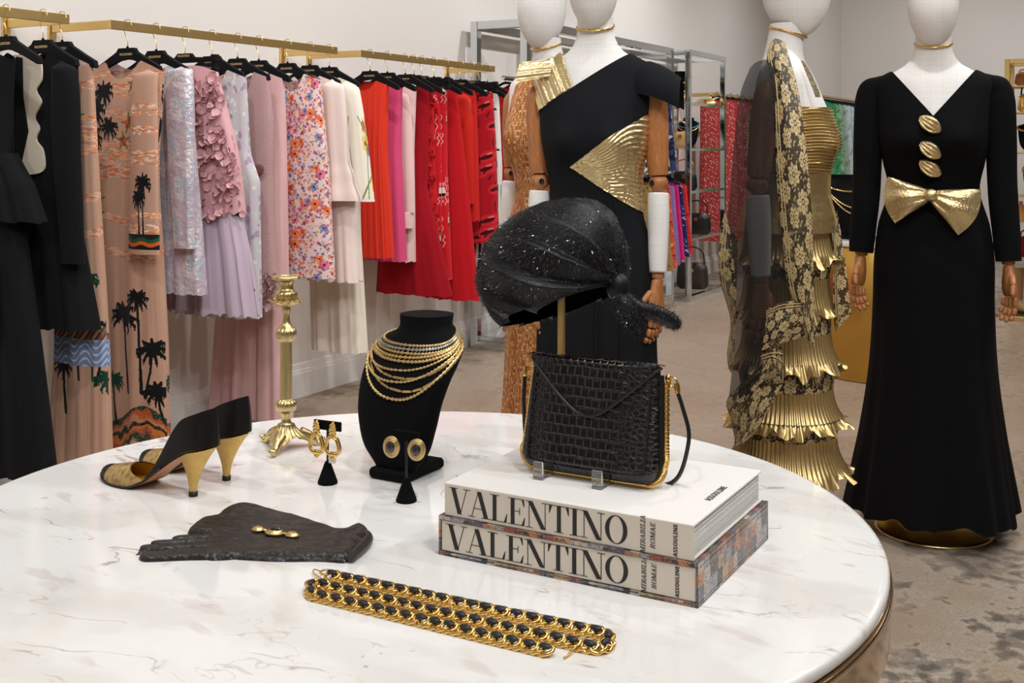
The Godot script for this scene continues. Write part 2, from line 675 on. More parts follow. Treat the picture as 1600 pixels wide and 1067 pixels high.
# ---------- materials ----------
func make_materials() -> void:
	var wv := noise_tex(FastNoiseLite.TYPE_SIMPLEX, 0.05, 256, 3, true, 3.0)
	M.wall = mat(rgb(226, 219, 211), 0.75, 0.0, {"uv1_triplanar": true, "uv1_world_triplanar": true, "uv1_scale": Vector3(2, 2, 2), "normal_enabled": true, "normal_texture": wv, "normal_scale": 0.08})
	M.trim = mat(rgb(235, 231, 226), 0.45)
	M.ceiling = mat(rgb(232, 228, 222), 0.85)
	M.white_metal = mat(rgb(235, 235, 233), 0.4)
	M.lamp = mat(rgb(255, 240, 225), 0.5, 0.0, {"emission_enabled": true, "emission": rgb(255, 240, 222), "emission_energy_multiplier": 14.0})
	M.fill_panel_lamp = mat(rgb(255, 244, 232), 0.5, 0.0, {"emission_enabled": true, "emission": rgb(255, 240, 224), "emission_energy_multiplier": 2.2})  # glow of the added fill panels
	M.brass = mat(rgb(226, 196, 132), 0.4, 1.0, {"normal_enabled": true, "normal_texture": noise_tex(FastNoiseLite.TYPE_SIMPLEX, 0.03, 256, 5, true, 2.0), "normal_scale": 0.15, "uv1_triplanar": true, "uv1_scale": Vector3(3, 3, 3)})
	M.bronze = mat(rgb(196, 172, 140), 0.12, 1.0)
	M.gold = mat(rgb(236, 196, 116), 0.2, 1.0)
	M.gold_soft = mat(rgb(230, 200, 142), 0.34, 1.0)
	M.old_brass = mat(rgb(212, 190, 138), 0.3, 1.0, {"normal_enabled": true, "normal_texture": noise_tex(FastNoiseLite.TYPE_SIMPLEX, 0.06, 256, 8, true, 6.0), "normal_scale": 0.25, "uv1_triplanar": true, "uv1_scale": Vector3(14, 14, 14)})
	M.steel = mat(rgb(205, 205, 205), 0.25, 1.0)
	M.chrome = mat(rgb(212, 216, 218), 0.1, 1.0)
	M.glass = mat(rgb(235, 245, 242, 0.08), 0.02, 0.0, {"transparency": BaseMaterial3D.TRANSPARENCY_ALPHA})
	M.acrylic = mat(rgb(245, 245, 245, 0.05), 0.03, 0.0, {"refraction_enabled": true, "refraction_scale": 0.049})
	M.black_velvet = cloth(rgb(9, 9, 10), 0.08)
	M.hanger = cloth(rgb(20, 20, 22), 0.3)
	M.black_wool = cloth(rgb(21, 21, 23), 0.16)
	M.crepe = cloth(rgb(23, 24, 27), 0.12)
	M.black_plain = mat(rgb(14, 14, 15), 0.5)
	M.onyx = mat(rgb(10, 11, 14), 0.05, 0.0, {"clearcoat_enabled": true, "clearcoat": 1.0})
	M.paper = mat(rgb(238, 234, 228), 0.8)
	M.cover = mat(rgb(240, 236, 230), 0.5)
	M.spine = mat(rgb(222, 211, 196), 0.7)
	M.ink = mat(rgb(44, 42, 40), 0.7, 0.0, {"albedo_texture": noise_tex(FastNoiseLite.TYPE_SIMPLEX, 0.12, 128, 4, false, 1.0, ramp([[0.0, Color(0.55, 0.5, 0.45)], [0.4, Color(0.95, 0.95, 0.95)], [0.75, Color(1, 1, 1)], [0.86, Color(1, 1, 1)], [1.0, Color(1, 1, 1)]])), "uv1_triplanar": true, "uv1_scale": Vector3(20, 20, 20)})
	# wood of the mannequins' arms: rings stretched along the limb
	M.wood = mat(Color.WHITE, 0.42, 0.0, {"albedo_texture": noise_tex(FastNoiseLite.TYPE_SIMPLEX, 0.02, 256, 11, false, 1.0, ramp([[0.0, rgb(150, 92, 50)], [0.45, rgb(186, 122, 72)], [0.55, rgb(172, 108, 60)], [1.0, rgb(204, 142, 92)]]), 4), "uv1_triplanar": true, "uv1_scale": Vector3(9, 1.6, 9)})
	# linen of the mannequins' heads and busts
	var im := img(128, 128, Color.WHITE)
	var rng := RandomNumberGenerator.new()
	rng.seed = 5
	var wx := []
	for i in 128:
		wx.append(rng.randf_range(0.92, 1.0))
	for j in 128:
		var wy := rng.randf_range(0.9, 1.0)
		for i in 128:
			var over := (i / 2 + j / 2) % 2 == 0
			var s: float = (wy if over else wx[i]) * rng.randf_range(0.95, 1.0)
			im.set_pixel(i, j, Color(s, s, s))
	var linen := tex(im)
	var lb := im.duplicate()
	lb.bump_map_to_normal_map(2.0)
	M.linen = mat(rgb(250, 245, 239), 0.9, 0.0, {"albedo_texture": linen, "uv1_triplanar": true, "uv1_scale": Vector3(9, 9, 9), "normal_enabled": true, "normal_texture": tex(lb), "normal_scale": 0.4})
	M.weave = tex(lb)
	make_marble()
	make_concrete()

func make_marble() -> void:
	var n := 1024
	var im := img(n, n, Color.WHITE)
	var a := FastNoiseLite.new()
	a.noise_type = FastNoiseLite.TYPE_SIMPLEX
	a.frequency = 0.004
	a.fractal_octaves = 5
	a.seed = 21
	var w := FastNoiseLite.new()
	w.frequency = 0.006
	w.fractal_octaves = 3
	w.seed = 4
	var p := FastNoiseLite.new()
	p.frequency = 0.011
	p.fractal_octaves = 4
	p.seed = 77
	var white := rgb(240, 238, 234)
	var cloud := rgb(224, 220, 214)
	var vein := rgb(168, 150, 142)
	for j in n:
		for i in n:
			var x := i + 60.0 * w.get_noise_2d(i, j)
			var y := j * 2.2 - i * 0.9 + 60.0 * w.get_noise_2d(i + 500, j)
			var k := a.get_noise_2d(x, y)
			var col := white.lerp(cloud, smoothstep(0.0, 0.5, a.get_noise_2d(x * 0.5 + 3000, y * 0.5)) * 0.7)
			var smear := p.get_noise_2d((i + j) * 0.55 + 40.0, (j - i) * 1.9)
			col = col.lerp(rgb(212, 200, 192), smoothstep(0.22, 0.5, smear) * smoothstep(-0.05, 0.3, w.get_noise_2d(i * 0.8 + 90, j * 0.8)) * 0.5)
			var line := 1.0 - smoothstep(0.0, 0.05, absf(k - 0.12))
			var where := smoothstep(0.18, 0.5, p.get_noise_2d(i * 0.6, j * 0.6 + 900) + 0.12)
			col = col.lerp(vein, line * where * 0.75)
			var fine := 1.0 - smoothstep(0.0, 0.02, absf(p.get_noise_2d(x * 0.9 + 2000, y * 0.5)))
			col = col.lerp(rgb(190, 178, 168), fine * smoothstep(0.1, 0.4, a.get_noise_2d(i * 1.3 + 700, j * 1.3)) * 0.5)
			im.set_pixel(i, j, col)
	M.marble = mat(Color.WHITE, 0.07, 0.0, {"albedo_texture": tex(im), "uv1_triplanar": true, "uv1_world_triplanar": true, "uv1_scale": Vector3(0.6, 0.6, 0.6), "uv1_offset": Vector3(0.605, 0, 1.69), "metallic_specular": 0.5})

func make_concrete() -> void:
	var n := 1024
	var im := img(n, n, Color.WHITE)
	var ro := img(n, n, Color.WHITE)
	var a := FastNoiseLite.new()
	a.frequency = 0.005
	a.fractal_octaves = 5
	a.seed = 9
	var b := FastNoiseLite.new()
	b.frequency = 0.03
	b.fractal_octaves = 4
	b.seed = 31
	var cr := FastNoiseLite.new()
	cr.noise_type = FastNoiseLite.TYPE_CELLULAR
	cr.cellular_return_type = FastNoiseLite.RETURN_DISTANCE2_SUB
	cr.frequency = 0.006
	cr.domain_warp_enabled = true
	cr.domain_warp_amplitude = 40.0
	cr.seed = 3
	for j in n:
		for i in n:
			# wrap-around blend so that the tile repeats without a seam
			var fx := smoothstep(n - 96.0, float(n), float(i))
			var fy := smoothstep(n - 96.0, float(n), float(j))
			var k := lerpf(lerpf(a.get_noise_2d(i, j), a.get_noise_2d(i - n, j), fx), lerpf(a.get_noise_2d(i, j - n), a.get_noise_2d(i - n, j - n), fx), fy)
			var g := lerpf(lerpf(b.get_noise_2d(i, j), b.get_noise_2d(i - n, j), fx), lerpf(b.get_noise_2d(i, j - n), b.get_noise_2d(i - n, j - n), fx), fy)
			var col := rgb(166, 152, 136).lerp(rgb(184, 172, 156), smoothstep(-0.3, 0.4, k + g * 0.3))
			col = col.lerp(rgb(156, 130, 104), smoothstep(0.1, 0.5, a.get_noise_2d(i * 0.8 + 5000, j * 0.8)) * 0.5)
			var worn := smoothstep(0.0, 0.22, k * 1.2 + g * 0.75)
			col = col.lerp(rgb(118, 108, 97), worn * 0.8)
			col = col.lerp(rgb(84, 76, 68), smoothstep(0.26, 0.42, g * 0.9 + k * 0.7) * 0.75)
			col = col.lerp(rgb(86, 78, 70), (1.0 - smoothstep(0.0, 0.02, cr.get_noise_2d(i, j) + 1.0)) * 0.5)
			var grain := 1.0 + 0.1 * (fposmod(sin(i * 12.9898 + j * 78.233) * 43758.5453, 1.0) - 0.5) + 0.16 * b.get_noise_2d(i * 6.0, j * 6.0)
			im.set_pixel(i, j, Color(col.r * grain, col.g * grain, col.b * grain))
			var s := 0.34 + 0.25 * worn + 0.1 * g
			ro.set_pixel(i, j, Color(s, s, s))
	# smoother tan screed away from the weathered patch beside the table
	var big := img(512, 512, Color.WHITE)
	for j in 512:
		for i in 512:
			var w := Vector2(i / 51.2 - 5.0 - 1.5, j / 51.2 - 5.0 + 2.1)
			var edge := w.length() + 1.4 * a.get_noise_2d(i * 2.2, j * 2.2) + 0.5 * b.get_noise_2d(i * 2.0, j * 2.0)
			var c := rgb(172, 152, 132).lerp(rgb(160, 138, 116), smoothstep(-0.3, 0.3, a.get_noise_2d(i * 0.9 + 90, j * 2.4)))
			c.a = 0.72 * smoothstep(1.0, 1.9, edge)
			big.set_pixel(i, j, c)
	M.concrete = mat(Color.WHITE, 1.0, 0.0, {"albedo_texture": tex(im), "roughness_texture": tex(ro), "uv1_triplanar": true, "uv1_world_triplanar": true, "uv1_scale": Vector3(0.42, 0.42, 0.42), "uv1_offset": Vector3(0.1, 0, 0.35), "detail_enabled": true, "detail_albedo": tex(big), "detail_blend_mode": BaseMaterial3D.BLEND_MODE_MIX, "detail_uv_layer": BaseMaterial3D.DETAIL_UV_2, "uv2_triplanar": true, "uv2_world_triplanar": true, "uv2_scale": Vector3(0.1, 0.1, 0.1), "uv2_offset": Vector3(0.5, 0, 0.5)})

# ---------- mannequins ----------
const BODY := [[0.70, 0.16, 0.105, 0.0], [0.80, 0.17, 0.11, 0.0], [0.92, 0.176, 0.115, 0.0], [1.02, 0.158, 0.102, 0.0], [1.12, 0.134, 0.09, 0.0], [1.20, 0.143, 0.1, 0.008], [1.28, 0.155, 0.118, 0.018], [1.36, 0.163, 0.11, 0.012], [1.42, 0.172, 0.094, 0.004], [1.46, 0.18, 0.082, 0.0], [1.485, 0.172, 0.073, -0.003], [1.50, 0.146, 0.066, -0.006], [1.515, 0.112, 0.061, -0.008], [1.54, 0.078, 0.056, -0.008], [1.57, 0.061, 0.053, -0.004], [1.62, 0.056, 0.052, 0.004], [1.66, 0.054, 0.05, 0.008]]

func skin(y: float, th: float, off := 0.0, t: Array = BODY) -> Vector3:
	var a := tab(t, y, 1) + off
	var b := tab(t, y, 2) + off
	var p := Vector3(sin(th) * a, y, cos(th) * b + tab(t, y, 3))
	if cos(th) > 0.0:
		var g := exp(-pow((y - 1.275) / 0.045, 2.0))
		p.z += 0.02 * g * exp(-pow((absf(sin(th)) - 0.48) / 0.25, 2.0))
	return p

func capsule(b: MB, p: Vector3, q: Vector3, r0: float, r1: float, sides := 10) -> void:
	var d := (q - p).normalized()
	b.tube(pv([p - d * r0 * 0.35, p - d * r0 * 0.1, p + d * r0 * 0.3, p.lerp(q, 0.5), q - d * r1 * 0.3, q + d * r1 * 0.15, q + d * r1 * 0.4]), [r0 * 0.45, r0 * 0.82, r0, (r0 + r1) * 0.51, r1, r1 * 0.8, r1 * 0.4], sides)

func hand_mesh(side: float) -> MB:      # hangs from the wrist along -y; thumb towards +z; palm towards -x * side
	var b := MB.new()
	var rows := []
	for q in [[0.004, 0.012, 0.012], [0.0, 0.019, 0.017], [-0.02, 0.023, 0.0165], [-0.045, 0.033, 0.0155], [-0.072, 0.038, 0.014], [-0.09, 0.036, 0.0115], [-0.096, 0.03, 0.008]]:
		var row := PackedVector3Array()
		for k in 18:
			var a := TAU * k / 18
			row.append(Vector3(cos(a) * q[2] - side * 0.004 * sin(PI * clampf(-q[0] / 0.1, 0, 1)), q[0], sin(a) * q[1] + 0.002))
		rows.append(row)
	b.grid(rows, true)
	b.cap(rows[0], Vector3.UP)
	b.cap(rows[6], Vector3.DOWN)
	var f := [[-0.028, 0.82, 0.3], [-0.0095, 0.95, 0.22], [0.0095, 1.0, 0.16], [0.028, 0.93, 0.1]]
	for q in f:
		var p := Vector3(-side * 0.002, -0.098, q[0])
		var bend: float = q[2]
		for s in 3:
			var l: float = [0.034, 0.026, 0.021][s] * q[1]
			var d := Vector3(-side * sin(bend), -cos(bend), q[0] * 1.5)
			d = d.normalized()
			capsule(b, p + d * 0.004, p + d * (l - 0.003), [0.0088, 0.0082, 0.0076][s], [0.0084, 0.0076, 0.0068][s])
			p += d * (l + 0.002)
			bend += 0.22 + 0.1 * s
	var p0 := Vector3(-side * 0.006, -0.034, 0.026)
	var d0 := Vector3(-side * 0.35, -0.7, 0.62).normalized()
	capsule(b, p0, p0 + d0 * 0.036, 0.011, 0.0098)
	var d1 := Vector3(-side * 0.3, -0.9, 0.25).normalized()
	var p1 := p0 + d0 * 0.043
	capsule(b, p1, p1 + d1 * 0.03, 0.0096, 0.0078)
	return b

func limb(b: MB, pts: Array, rad: Array, sides := 20, cnt := 16) -> void:
	var p := smooth(pts, cnt)
	var r := []
	var m := rad.size() - 1
	for i in cnt:
		var t := float(i) / (cnt - 1) * m
		var k := mini(int(t), m - 1)
		r.append(lerpf(rad[k], rad[k + 1], smoothstep(0, 1, t - k)))
	b.tube(p, r, sides)

# sh, el, wr: shoulder, elbow and wrist; bare arms show wood, joint and linen
func arm(t: Node3D, side: float, sh: Vector3, el: Vector3, wr: Vector3, turn: float) -> void:
	var b := MB.new()
	var d := (el - sh).normalized()
	limb(b, [sh + Vector3(-side * 0.01, 0.012, 0), sh + d * 0.03, sh.lerp(el, 0.4), sh.lerp(el, 0.75), el - d * 0.022], [0.022, 0.037, 0.039, 0.035, 0.03])
	part("upper_arm", b, M.wood, t)
	b = MB.new()
	b.ball(el, Vector3(0.03, 0.027, 0.032), 18)
	var j := part("elbow_joint", b, M.wood, t)
	b = MB.new()
	b.xf = Transform3D(Basis(Vector3.UP, turn), el) * Transform3D(Basis(Vector3.RIGHT, PI / 2), Vector3(0, 0, 0.028))
	b.lathe([Vector2(0.0, 0.003), Vector2(0.0045, 0.003), Vector2(0.005, 0.0055), Vector2(0.0085, 0.0055), Vector2(0.0085, -0.002)], 16)
	part("screw", b, M.black_plain, j)
	b = MB.new()
	var e := (wr - el).normalized()
	limb(b, [el + e * 0.03, el + e * 0.034, el.lerp(wr, 0.35), el.lerp(wr, 0.7), wr - e * 0.02, wr - e * 0.016], [0.024, 0.033, 0.0345, 0.0305, 0.027, 0.022])
	part("forearm", b, M.linen, t)
	b = MB.new()
	b.tube(pv([wr - e * 0.016, wr - e * 0.012, wr - e * 0.002, wr + e * 0.001]), [0.017, 0.02, 0.02, 0.017], 18)
	part("wrist_collar", b, M.wood, t)
	var h := part("hand", hand_mesh(side), M.wood, t)
	h.transform = Transform3D(Basis(Quaternion(Vector3.DOWN, e)) * Basis(Vector3.UP, turn), wr + e * 0.006)

func mannequin(label: String, where: Vector3, yaw: float, low := 0.78) -> Node3D:
	var t := thing("mannequin", label, "mannequin", where, yaw, "mannequins around the marble table")
	var b := MB.new()
	b.lathe([Vector2(0.0, 0.01), Vector2(0.17, 0.01), Vector2(0.181, 0.0085), Vector2(0.185, 0.004), Vector2(0.184, 0.0), Vector2(0.0, 0.0)], 64)
	part("base_plate", b, M.gold_soft, t)
	b = MB.new()
	b.tube(pv([Vector3(0, 0.008, 0), Vector3(0, low + 0.05, 0)]), 0.013, 16)
	part("pole", b, M.gold_soft, t)
	b = MB.new()
	var rows := []
	for i in 46:
		var y := lerpf(low, 1.625, i / 45.0)
		var row := PackedVector3Array()
		for k in 40:
			row.append(skin(y, TAU * k / 40))
		rows.append(row)
	b.grid(rows, true)
	b.cap(rows[0], Vector3.DOWN)
	part("torso", b, M.linen, t)
	b = MB.new()      # an egg-shaped head that leans a little forward
	rows = []
	for i in 25:
		var la := PI * i / 24
		var row := PackedVector3Array()
		var y := -cos(la)
		var r := sin(la) * (1.0 + 0.13 * y)
		for k in 36:
			var a := TAU * k / 36
			row.append(Vector3(sin(a) * r * 0.079, 1.706 + y * 0.122, cos(a) * r * 0.1 + 0.02 + (0.016 * (1.0 - y) * 0.5)))
		rows.append(row)
	b.grid(rows, true)
	part("head", b, M.linen, t)
	b = MB.new()
	var ring := PackedVector3Array()
	for k in 48:
		var a := TAU * k / 48
		ring.append(Vector3(sin(a) * 0.0585, 1.6 - cos(a) * 0.016, cos(a) * 0.0555 + 0.003))
	b.tube(ring, 0.0034, 8, true)
	part("choker", b, M.gold, t)
	return t

# a dress as a tube round the body: table rows [y, half width, half depth, forward shift, fold depth]
func gown(prof: Array, cols: int, rws: int, top, hem, folds := 9.0, seed_ := 1, pleat := 0.0, pleats := 0.0) -> MB:
	var b := MB.new()
	var rows := []
	for i in rws:
		rows.append(PackedVector3Array())
	for k in cols:
		var th := TAU * k / cols
		var y1: float = top.call(th)
		var y0: float = hem.call(th)
		for i in rws:
			var y := lerpf(y1, y0, float(i) / (rws - 1))
			var p := skin(y, th, 0.0, prof)
			var f := tab(prof, y, 4)
			var w := wave(th * folds / 2.0, seed_) * f
			w += pleat * sin(th * pleats)
			p += Vector3(sin(th), 0, cos(th)) * w
			rows[i].append(p)
	b.grid(rows, true, Vector2(1.0, 1.45))
	return b

# a flat cushion from an outline: both faces bulge
func pillow(b: MB, pts: Array, thick: float, rings := 7, ripple := 0.0, ripples := 3.0, focus := Vector2.INF) -> void:
	var p3 := []
	for q in pts:
		p3.append(Vector3(q.x, q.y, 0))
	var edge := smooth(p3, 40, true)
	var mid := Vector3.ZERO
	for q in edge:
		mid += q
	mid /= 40.0
	if focus != Vector2.INF:
		mid = Vector3(focus.x, focus.y, 0)
	for s in [1.0, -1.0]:
		var rows := []
		for i in rings + 1:
			var f := 1.0 - float(i) / rings
			var row := PackedVector3Array()
			for k in 40:
				var h: float = sqrt(maxf(0.0, 1.0 - f * f)) * thick
				h *= 1.0 + ripple * sin(ripples * TAU * k / 40.0) * f * f
				row.append(mid.lerp(edge[k], f) + Vector3(0, 0, s * h))
			rows.append(row)
		b.grid(rows, true, Vector2(1, 1), null, 0)

func lame(seed_: int, col: Color, sx: float, sy: float, bump := 6.0) -> StandardMaterial3D:
	return mat(col, 0.34, 0.9, {"normal_enabled": true, "normal_texture": noise_tex(FastNoiseLite.TYPE_SIMPLEX, 0.03, 256, seed_, true, bump), "normal_scale": 0.7, "uv1_triplanar": true, "uv1_scale": Vector3(sx, sy, sx)})

func velvet_mannequin() -> void:
	var where := Vector3(1.386, 0, -3.79)
	var t := mannequin("linen mannequin with wooden hands wearing the black velvet gown", where, -0.35)
	for s in [-1.0, 1.0]:
		var el := Vector3(s * (0.213 if s > 0 else 0.2), 1.13, 0.0)
		var wr := Vector3(s * 0.226, 0.885 if s > 0 else 0.9, 0.03)
		arm(t, s, Vector3(s * 0.2, 1.43, -0.004), el, wr, 0.5 if s > 0 else -0.5)
	var g := thing("velvet_gown", "black velvet long-sleeved gown with a deep V neck and gold bow", "gown", where, -0.35, "gowns worn by the mannequins")
	var prof := [[0.04, 0.268, 0.25, 0.0, 0.03], [0.3, 0.225, 0.2, 0.0, 0.016], [0.55, 0.196, 0.165, 0.0, 0.007], [0.75, 0.188, 0.145, 0.0, 0.003], [0.90, 0.186, 0.135, 0.0, 0.0], [1.0, 0.174, 0.122, 0.0, 0.0], [1.13, 0.142, 0.102, 0.0, 0.0], [1.21, 0.158, 0.112, 0.008, 0.0], [1.29, 0.17, 0.13, 0.018, 0.0], [1.36, 0.176, 0.122, 0.012, 0.0], [1.42, 0.184, 0.106, 0.004, 0.0], [1.46, 0.19, 0.092, 0.0, 0.0], [1.485, 0.184, 0.082, -0.003, 0.0], [1.50, 0.16, 0.074, -0.006, 0.0], [1.515, 0.128, 0.07, -0.008, 0.0], [1.54, 0.09, 0.065, -0.008, 0.0]]
	var top := func(th: float) -> float:
		var y := 1.45
		for i in 30:
			var x := absf(sin(th)) * tab(prof, y, 1)
			y = lerpf(y, (1.36 + 0.15 * minf(x / 0.128, 1.0)) if cos(th) > 0.0 else 1.51, 0.5)
		return y
	var hem := func(th: float) -> float:
		return 0.07 + 0.018 * wave(th * 4.5 + 1.2, 3)
	part("dress", gown(prof, 144, 70, top, hem, 9.0, 3), M.black_velvet, g)
	for s in [-1.0, 1.0]:
		var b := MB.new()
		var end := Vector3(s * 0.226, 0.895 if s > 0 else 0.91, 0.028)
		limb(b, [Vector3(s * 0.115, 1.478, -0.004), Vector3(s * 0.165, 1.469, -0.002), Vector3(s * 0.2, 1.447, 0), Vector3(s * 0.204, 1.39, 0.0), Vector3(s * 0.206, 1.28, 0.0), Vector3(s * 0.21, 1.12, 0.005), end.lerp(Vector3(s * 0.212, 1.12, 0), 0.3), end], [0.024, 0.028, 0.038, 0.046, 0.047, 0.045, 0.042, 0.039], 28, 48)
		part("sleeve", b, M.black_velvet, g)
	var gold := lame(14, rgb(224, 202, 152), 12, 12)
	# bow and three knotted rosettes, in front of the waist
	var bow := Node3D.new()
	bow.name = "bow"
	g.add_child(bow)
	bow.position = Vector3(-0.008, 1.108, 0.132)
	# each loop fans out from the knot: direction, length, half width
	for q in [[Vector2(-0.97, -0.14), 0.142, 0.075], [Vector2(0.88, -0.4), 0.15, 0.08]]:
		var b := MB.new()
		var dir: Vector2 = q[0].normalized()
		var side := Vector2(-dir.y, dir.x)
		for face in [1.0, -1.0]:
			var rows := []
			for i in 25:
				var f := i / 24.0
				var row := PackedVector3Array()
				for k in 41:
					var w := k / 20.0 - 1.0
					var p: Vector2 = dir * q[1] * f * (1.0 - 0.16 * w * w * f) + side * w * lerpf(0.012, q[2], pow(f, 0.75))
					var z = 0.024 * sin(PI * pow(f, 0.8)) * sqrt(maxf(0.0, 1.0 - w * w)) * face
					z += 0.0065 * cos(w * 9.0 + 1.0) * (1.0 - f) * sqrt(f) + 0.004 * cos(w * 5.0) * f
					row.append(Vector3(p.x, p.y, z + 0.012 - 0.1 * p.x * p.x))
				rows.append(row)
			b.grid(rows)
		part("loop", b, gold, bow)
	var kb := MB.new()
	kb.ball(Vector3(0, 0, 0.022), Vector3(0.024, 0.02, 0.02), 16)
	part("knot", kb, gold, bow)
	var bi := 0
	for q in [[1450, 195, 0.6], [1450, 235, 0.65], [1450, 264, 0.6]]:
		var b := MB.new()
		b.xf = Transform3D(Basis(Vector3.BACK, -q[2]), Vector3.ZERO)
		pillow(b, [Vector2(-0.04, 0.004), Vector2(-0.02, 0.022), Vector2(0.012, 0.024), Vector2(0.038, 0.004), Vector2(0.022, -0.018), Vector2(-0.018, -0.02)], 0.013, 8, 0.25, 5)
		for k in 4:      # gathers running along the knot
			var o := (k - 1.5) * 0.0095
			limb(b, [Vector3(-0.036, o * 0.4, 0.003), Vector3(-0.014, o * 1.1, 0.012), Vector3(0.012, o * 1.2, 0.012), Vector3(0.035, o * 0.4, 0.003)], [0.0015, 0.0045, 0.0042, 0.0015], 8, 12)
		var rp := part("rosette", b, gold, g)
		var y: float = EYE - (q[1] - 225.0) * (3.65 / FOC)
		rp.position = Vector3(-0.01, y, skin(y, 0.0, 0.0, prof).z + 0.01)
		bi += 1

func crepe_mannequin() -> void:
	var where := Vector3(0.235, 0, -3.25)
	var yaw := -0.25
	var t := mannequin("linen mannequin with wooden arms wearing the one-shouldered black and gold dress", where, yaw)
	arm(t, 1.0, Vector3(0.185, 1.44, 0), Vector3(0.198, 1.162, 0.0), Vector3(0.2, 0.9, 0.03), -0.55)
	arm(t, -1.0, Vector3(-0.185, 1.43, 0), Vector3(-0.175, 1.165, 0.01), Vector3(-0.18, 0.91, 0.04), 0.4)
	var g := thing("crepe_dress", "black crepe dress with draped gold lamé shoulder and waist panel", "dress", where, yaw, "gowns worn by the mannequins")
	var prof := [[0.1, 0.215, 0.2, 0.0, 0.022], [0.4, 0.2, 0.175, 0.0, 0.015], [0.7, 0.19, 0.15, 0.0, 0.008], [0.90, 0.186, 0.132, 0.0, 0.004], [1.0, 0.17, 0.116, 0.0, 0.0], [1.12, 0.143, 0.1, 0.0, 0.0], [1.2, 0.152, 0.11, 0.008, 0.0], [1.28, 0.166, 0.13, 0.018, 0.0], [1.36, 0.175, 0.122, 0.012, 0.0], [1.42, 0.185, 0.104, 0.004, 0.0], [1.46, 0.193, 0.09, 0.0, 0.0], [1.485, 0.186, 0.082, -0.003, 0.0], [1.5, 0.162, 0.076, -0.006, 0.0], [1.515, 0.128, 0.072, -0.008, 0.0], [1.54, 0.09, 0.066, -0.008, 0.0]]
	var top := func(_th: float) -> float:
		return 1.522
	var hem := func(_th: float) -> float:
		return 0.1
	var whole := gown(prof, 160, 110, top, hem, 10.0, 7)
	# three slanting seams, as planes upright to the front
	var seam := func(p: Vector2, q: Vector2) -> Plane:
		var d := (q - p).normalized()
		var n := Vector3(-d.y, d.x, 0)
		return Plane(n, n.dot(Vector3(p.x, p.y, 0)))
	var neck: Plane = seam.call(Vector2(-0.14, 1.375), Vector2(0.1, 1.515))      # upper edge of the black bodice
	var low: Plane = seam.call(Vector2(-0.14, 1.155), Vector2(0.16, 1.345))      # its lower edge
	var hip: Plane = seam.call(Vector2(-0.05, 1.205), Vector2(0.14, 1.085))
	var copy := func(from: MB) -> MB:
		var b := MB.new()
		b.v = from.v.duplicate()
		b.n = from.n.duplicate()
		b.uv = from.uv.duplicate()
		b.c = from.c.duplicate()
		b.ix = from.ix.duplicate()
		return b
	var dense := gown(prof, 280, 170, top, func(_th: float) -> float: return 1.04, 10.0, 7)
	var m1: MB = copy.call(whole)
	m1.clip(neck)
	m1.clip(Plane(-low.normal, -low.d))
	part("bodice", m1, M.crepe, g)
	var m2: MB = copy.call(whole)
	m2.clip(low)
	m2.clip(hip)
	part("skirt", m2, M.crepe, g)
	var gold := mat(rgb(226, 204, 154), 0.32, 0.85, {"normal_enabled": true, "normal_texture": noise_tex(FastNoiseLite.TYPE_SIMPLEX, 0.03, 256, 19, true, 8.0), "normal_scale": 0.3, "uv1_triplanar": true, "uv1_scale": Vector3(2, 20, 2), "cull_mode": BaseMaterial3D.CULL_DISABLED})
	var ruche := func(b: MB, slope: float, amp: float) -> void:      # gathers across the cloth
		for i in b.v.size():
			var p := b.v[i]
			var s := atan2(p.y - 1.205, p.x + 0.07) + 0.05 * sin(p.x * 40.0)
			b.v[i] += b.n[i] * (amp * wave(s * slope, 2) + 0.003)
		b.renormal()
	var m3: MB = copy.call(dense)
	m3.clip(low)
	m3.clip(Plane(-hip.normal, -hip.d))
	ruche.call(m3, 105.0, 0.0036)
	part("waist_panel", m3, gold, g)
	var m4: MB = copy.call(dense)
	m4.clip(Plane(-neck.normal, -neck.d))
	var strap: Plane = seam.call(Vector2(-0.045, 1.42), Vector2(-0.1, 1.53))
	m4.clip(Plane(-strap.normal, -strap.d))
	for i in m4.v.size():
		var p := m4.v[i]
		var s := p.x * 0.9 + p.y * 0.5
		m4.v[i] += m4.n[i] * (0.004 * wave(s * 150.0, 5) + 0.006)
	m4.renormal()
	part("shoulder_drape", m4, gold, g)
	var gold_b := MB.new()      # a draped cap over the bare side's shoulder point
	var rows := []
	for i in 9:
		var f := i / 8.0
		var row := PackedVector3Array()
		for k in 70:
			var a := lerpf(-1.3, 1.5, k / 69.0)
			var r := 0.075 + 0.012 * f + 0.003 * wave(k * 0.75 + f * 2.0, 6)
			row.append(Vector3(-0.125 - 0.108 * f, 1.455 - 0.02 * f + cos(a) * r * 0.78, sin(a) * r * 1.05))
		rows.append(row)
	gold_b.grid(rows)
	part("shoulder_cap", gold_b, gold, g)
	var cap_b := MB.new()      # the stiff black cap sleeve
	rows = []
	for i in 12:
		var f := i / 11.0
		var row := PackedVector3Array()
		for k in 29:
			var a := lerpf(-1.75, 1.75, k / 28.0)
			var r := lerpf(0.066, 0.086, smoothstep(0.0, 0.4, f)) - 0.012 * f * f
			row.append(Vector3(0.115 + 0.155 * f, 1.438 - 0.045 * f * f + cos(a) * r - 0.015, sin(a) * r * (1.05 - 0.1 * f)))
		rows.append(row)
	cap_b.grid(rows)
	part("cap_sleeve", cap_b, M.crepe, g)
	var pl := MB.new()      # two soft pleats falling from the waist panel
	for k in 3:
		var x := 0.03 + k * 0.035
		var pts := []
		for q in [[1.12, 0.0], [0.95, 0.004], [0.7, 0.006], [0.4, 0.008]]:
			pts.append(skin(q[0], asin(clampf(x / 0.19, -1, 1)), 0.002 + q[1] * 0.4, prof))
		pl.tube(smooth(pts, 14), 0.004, 6)
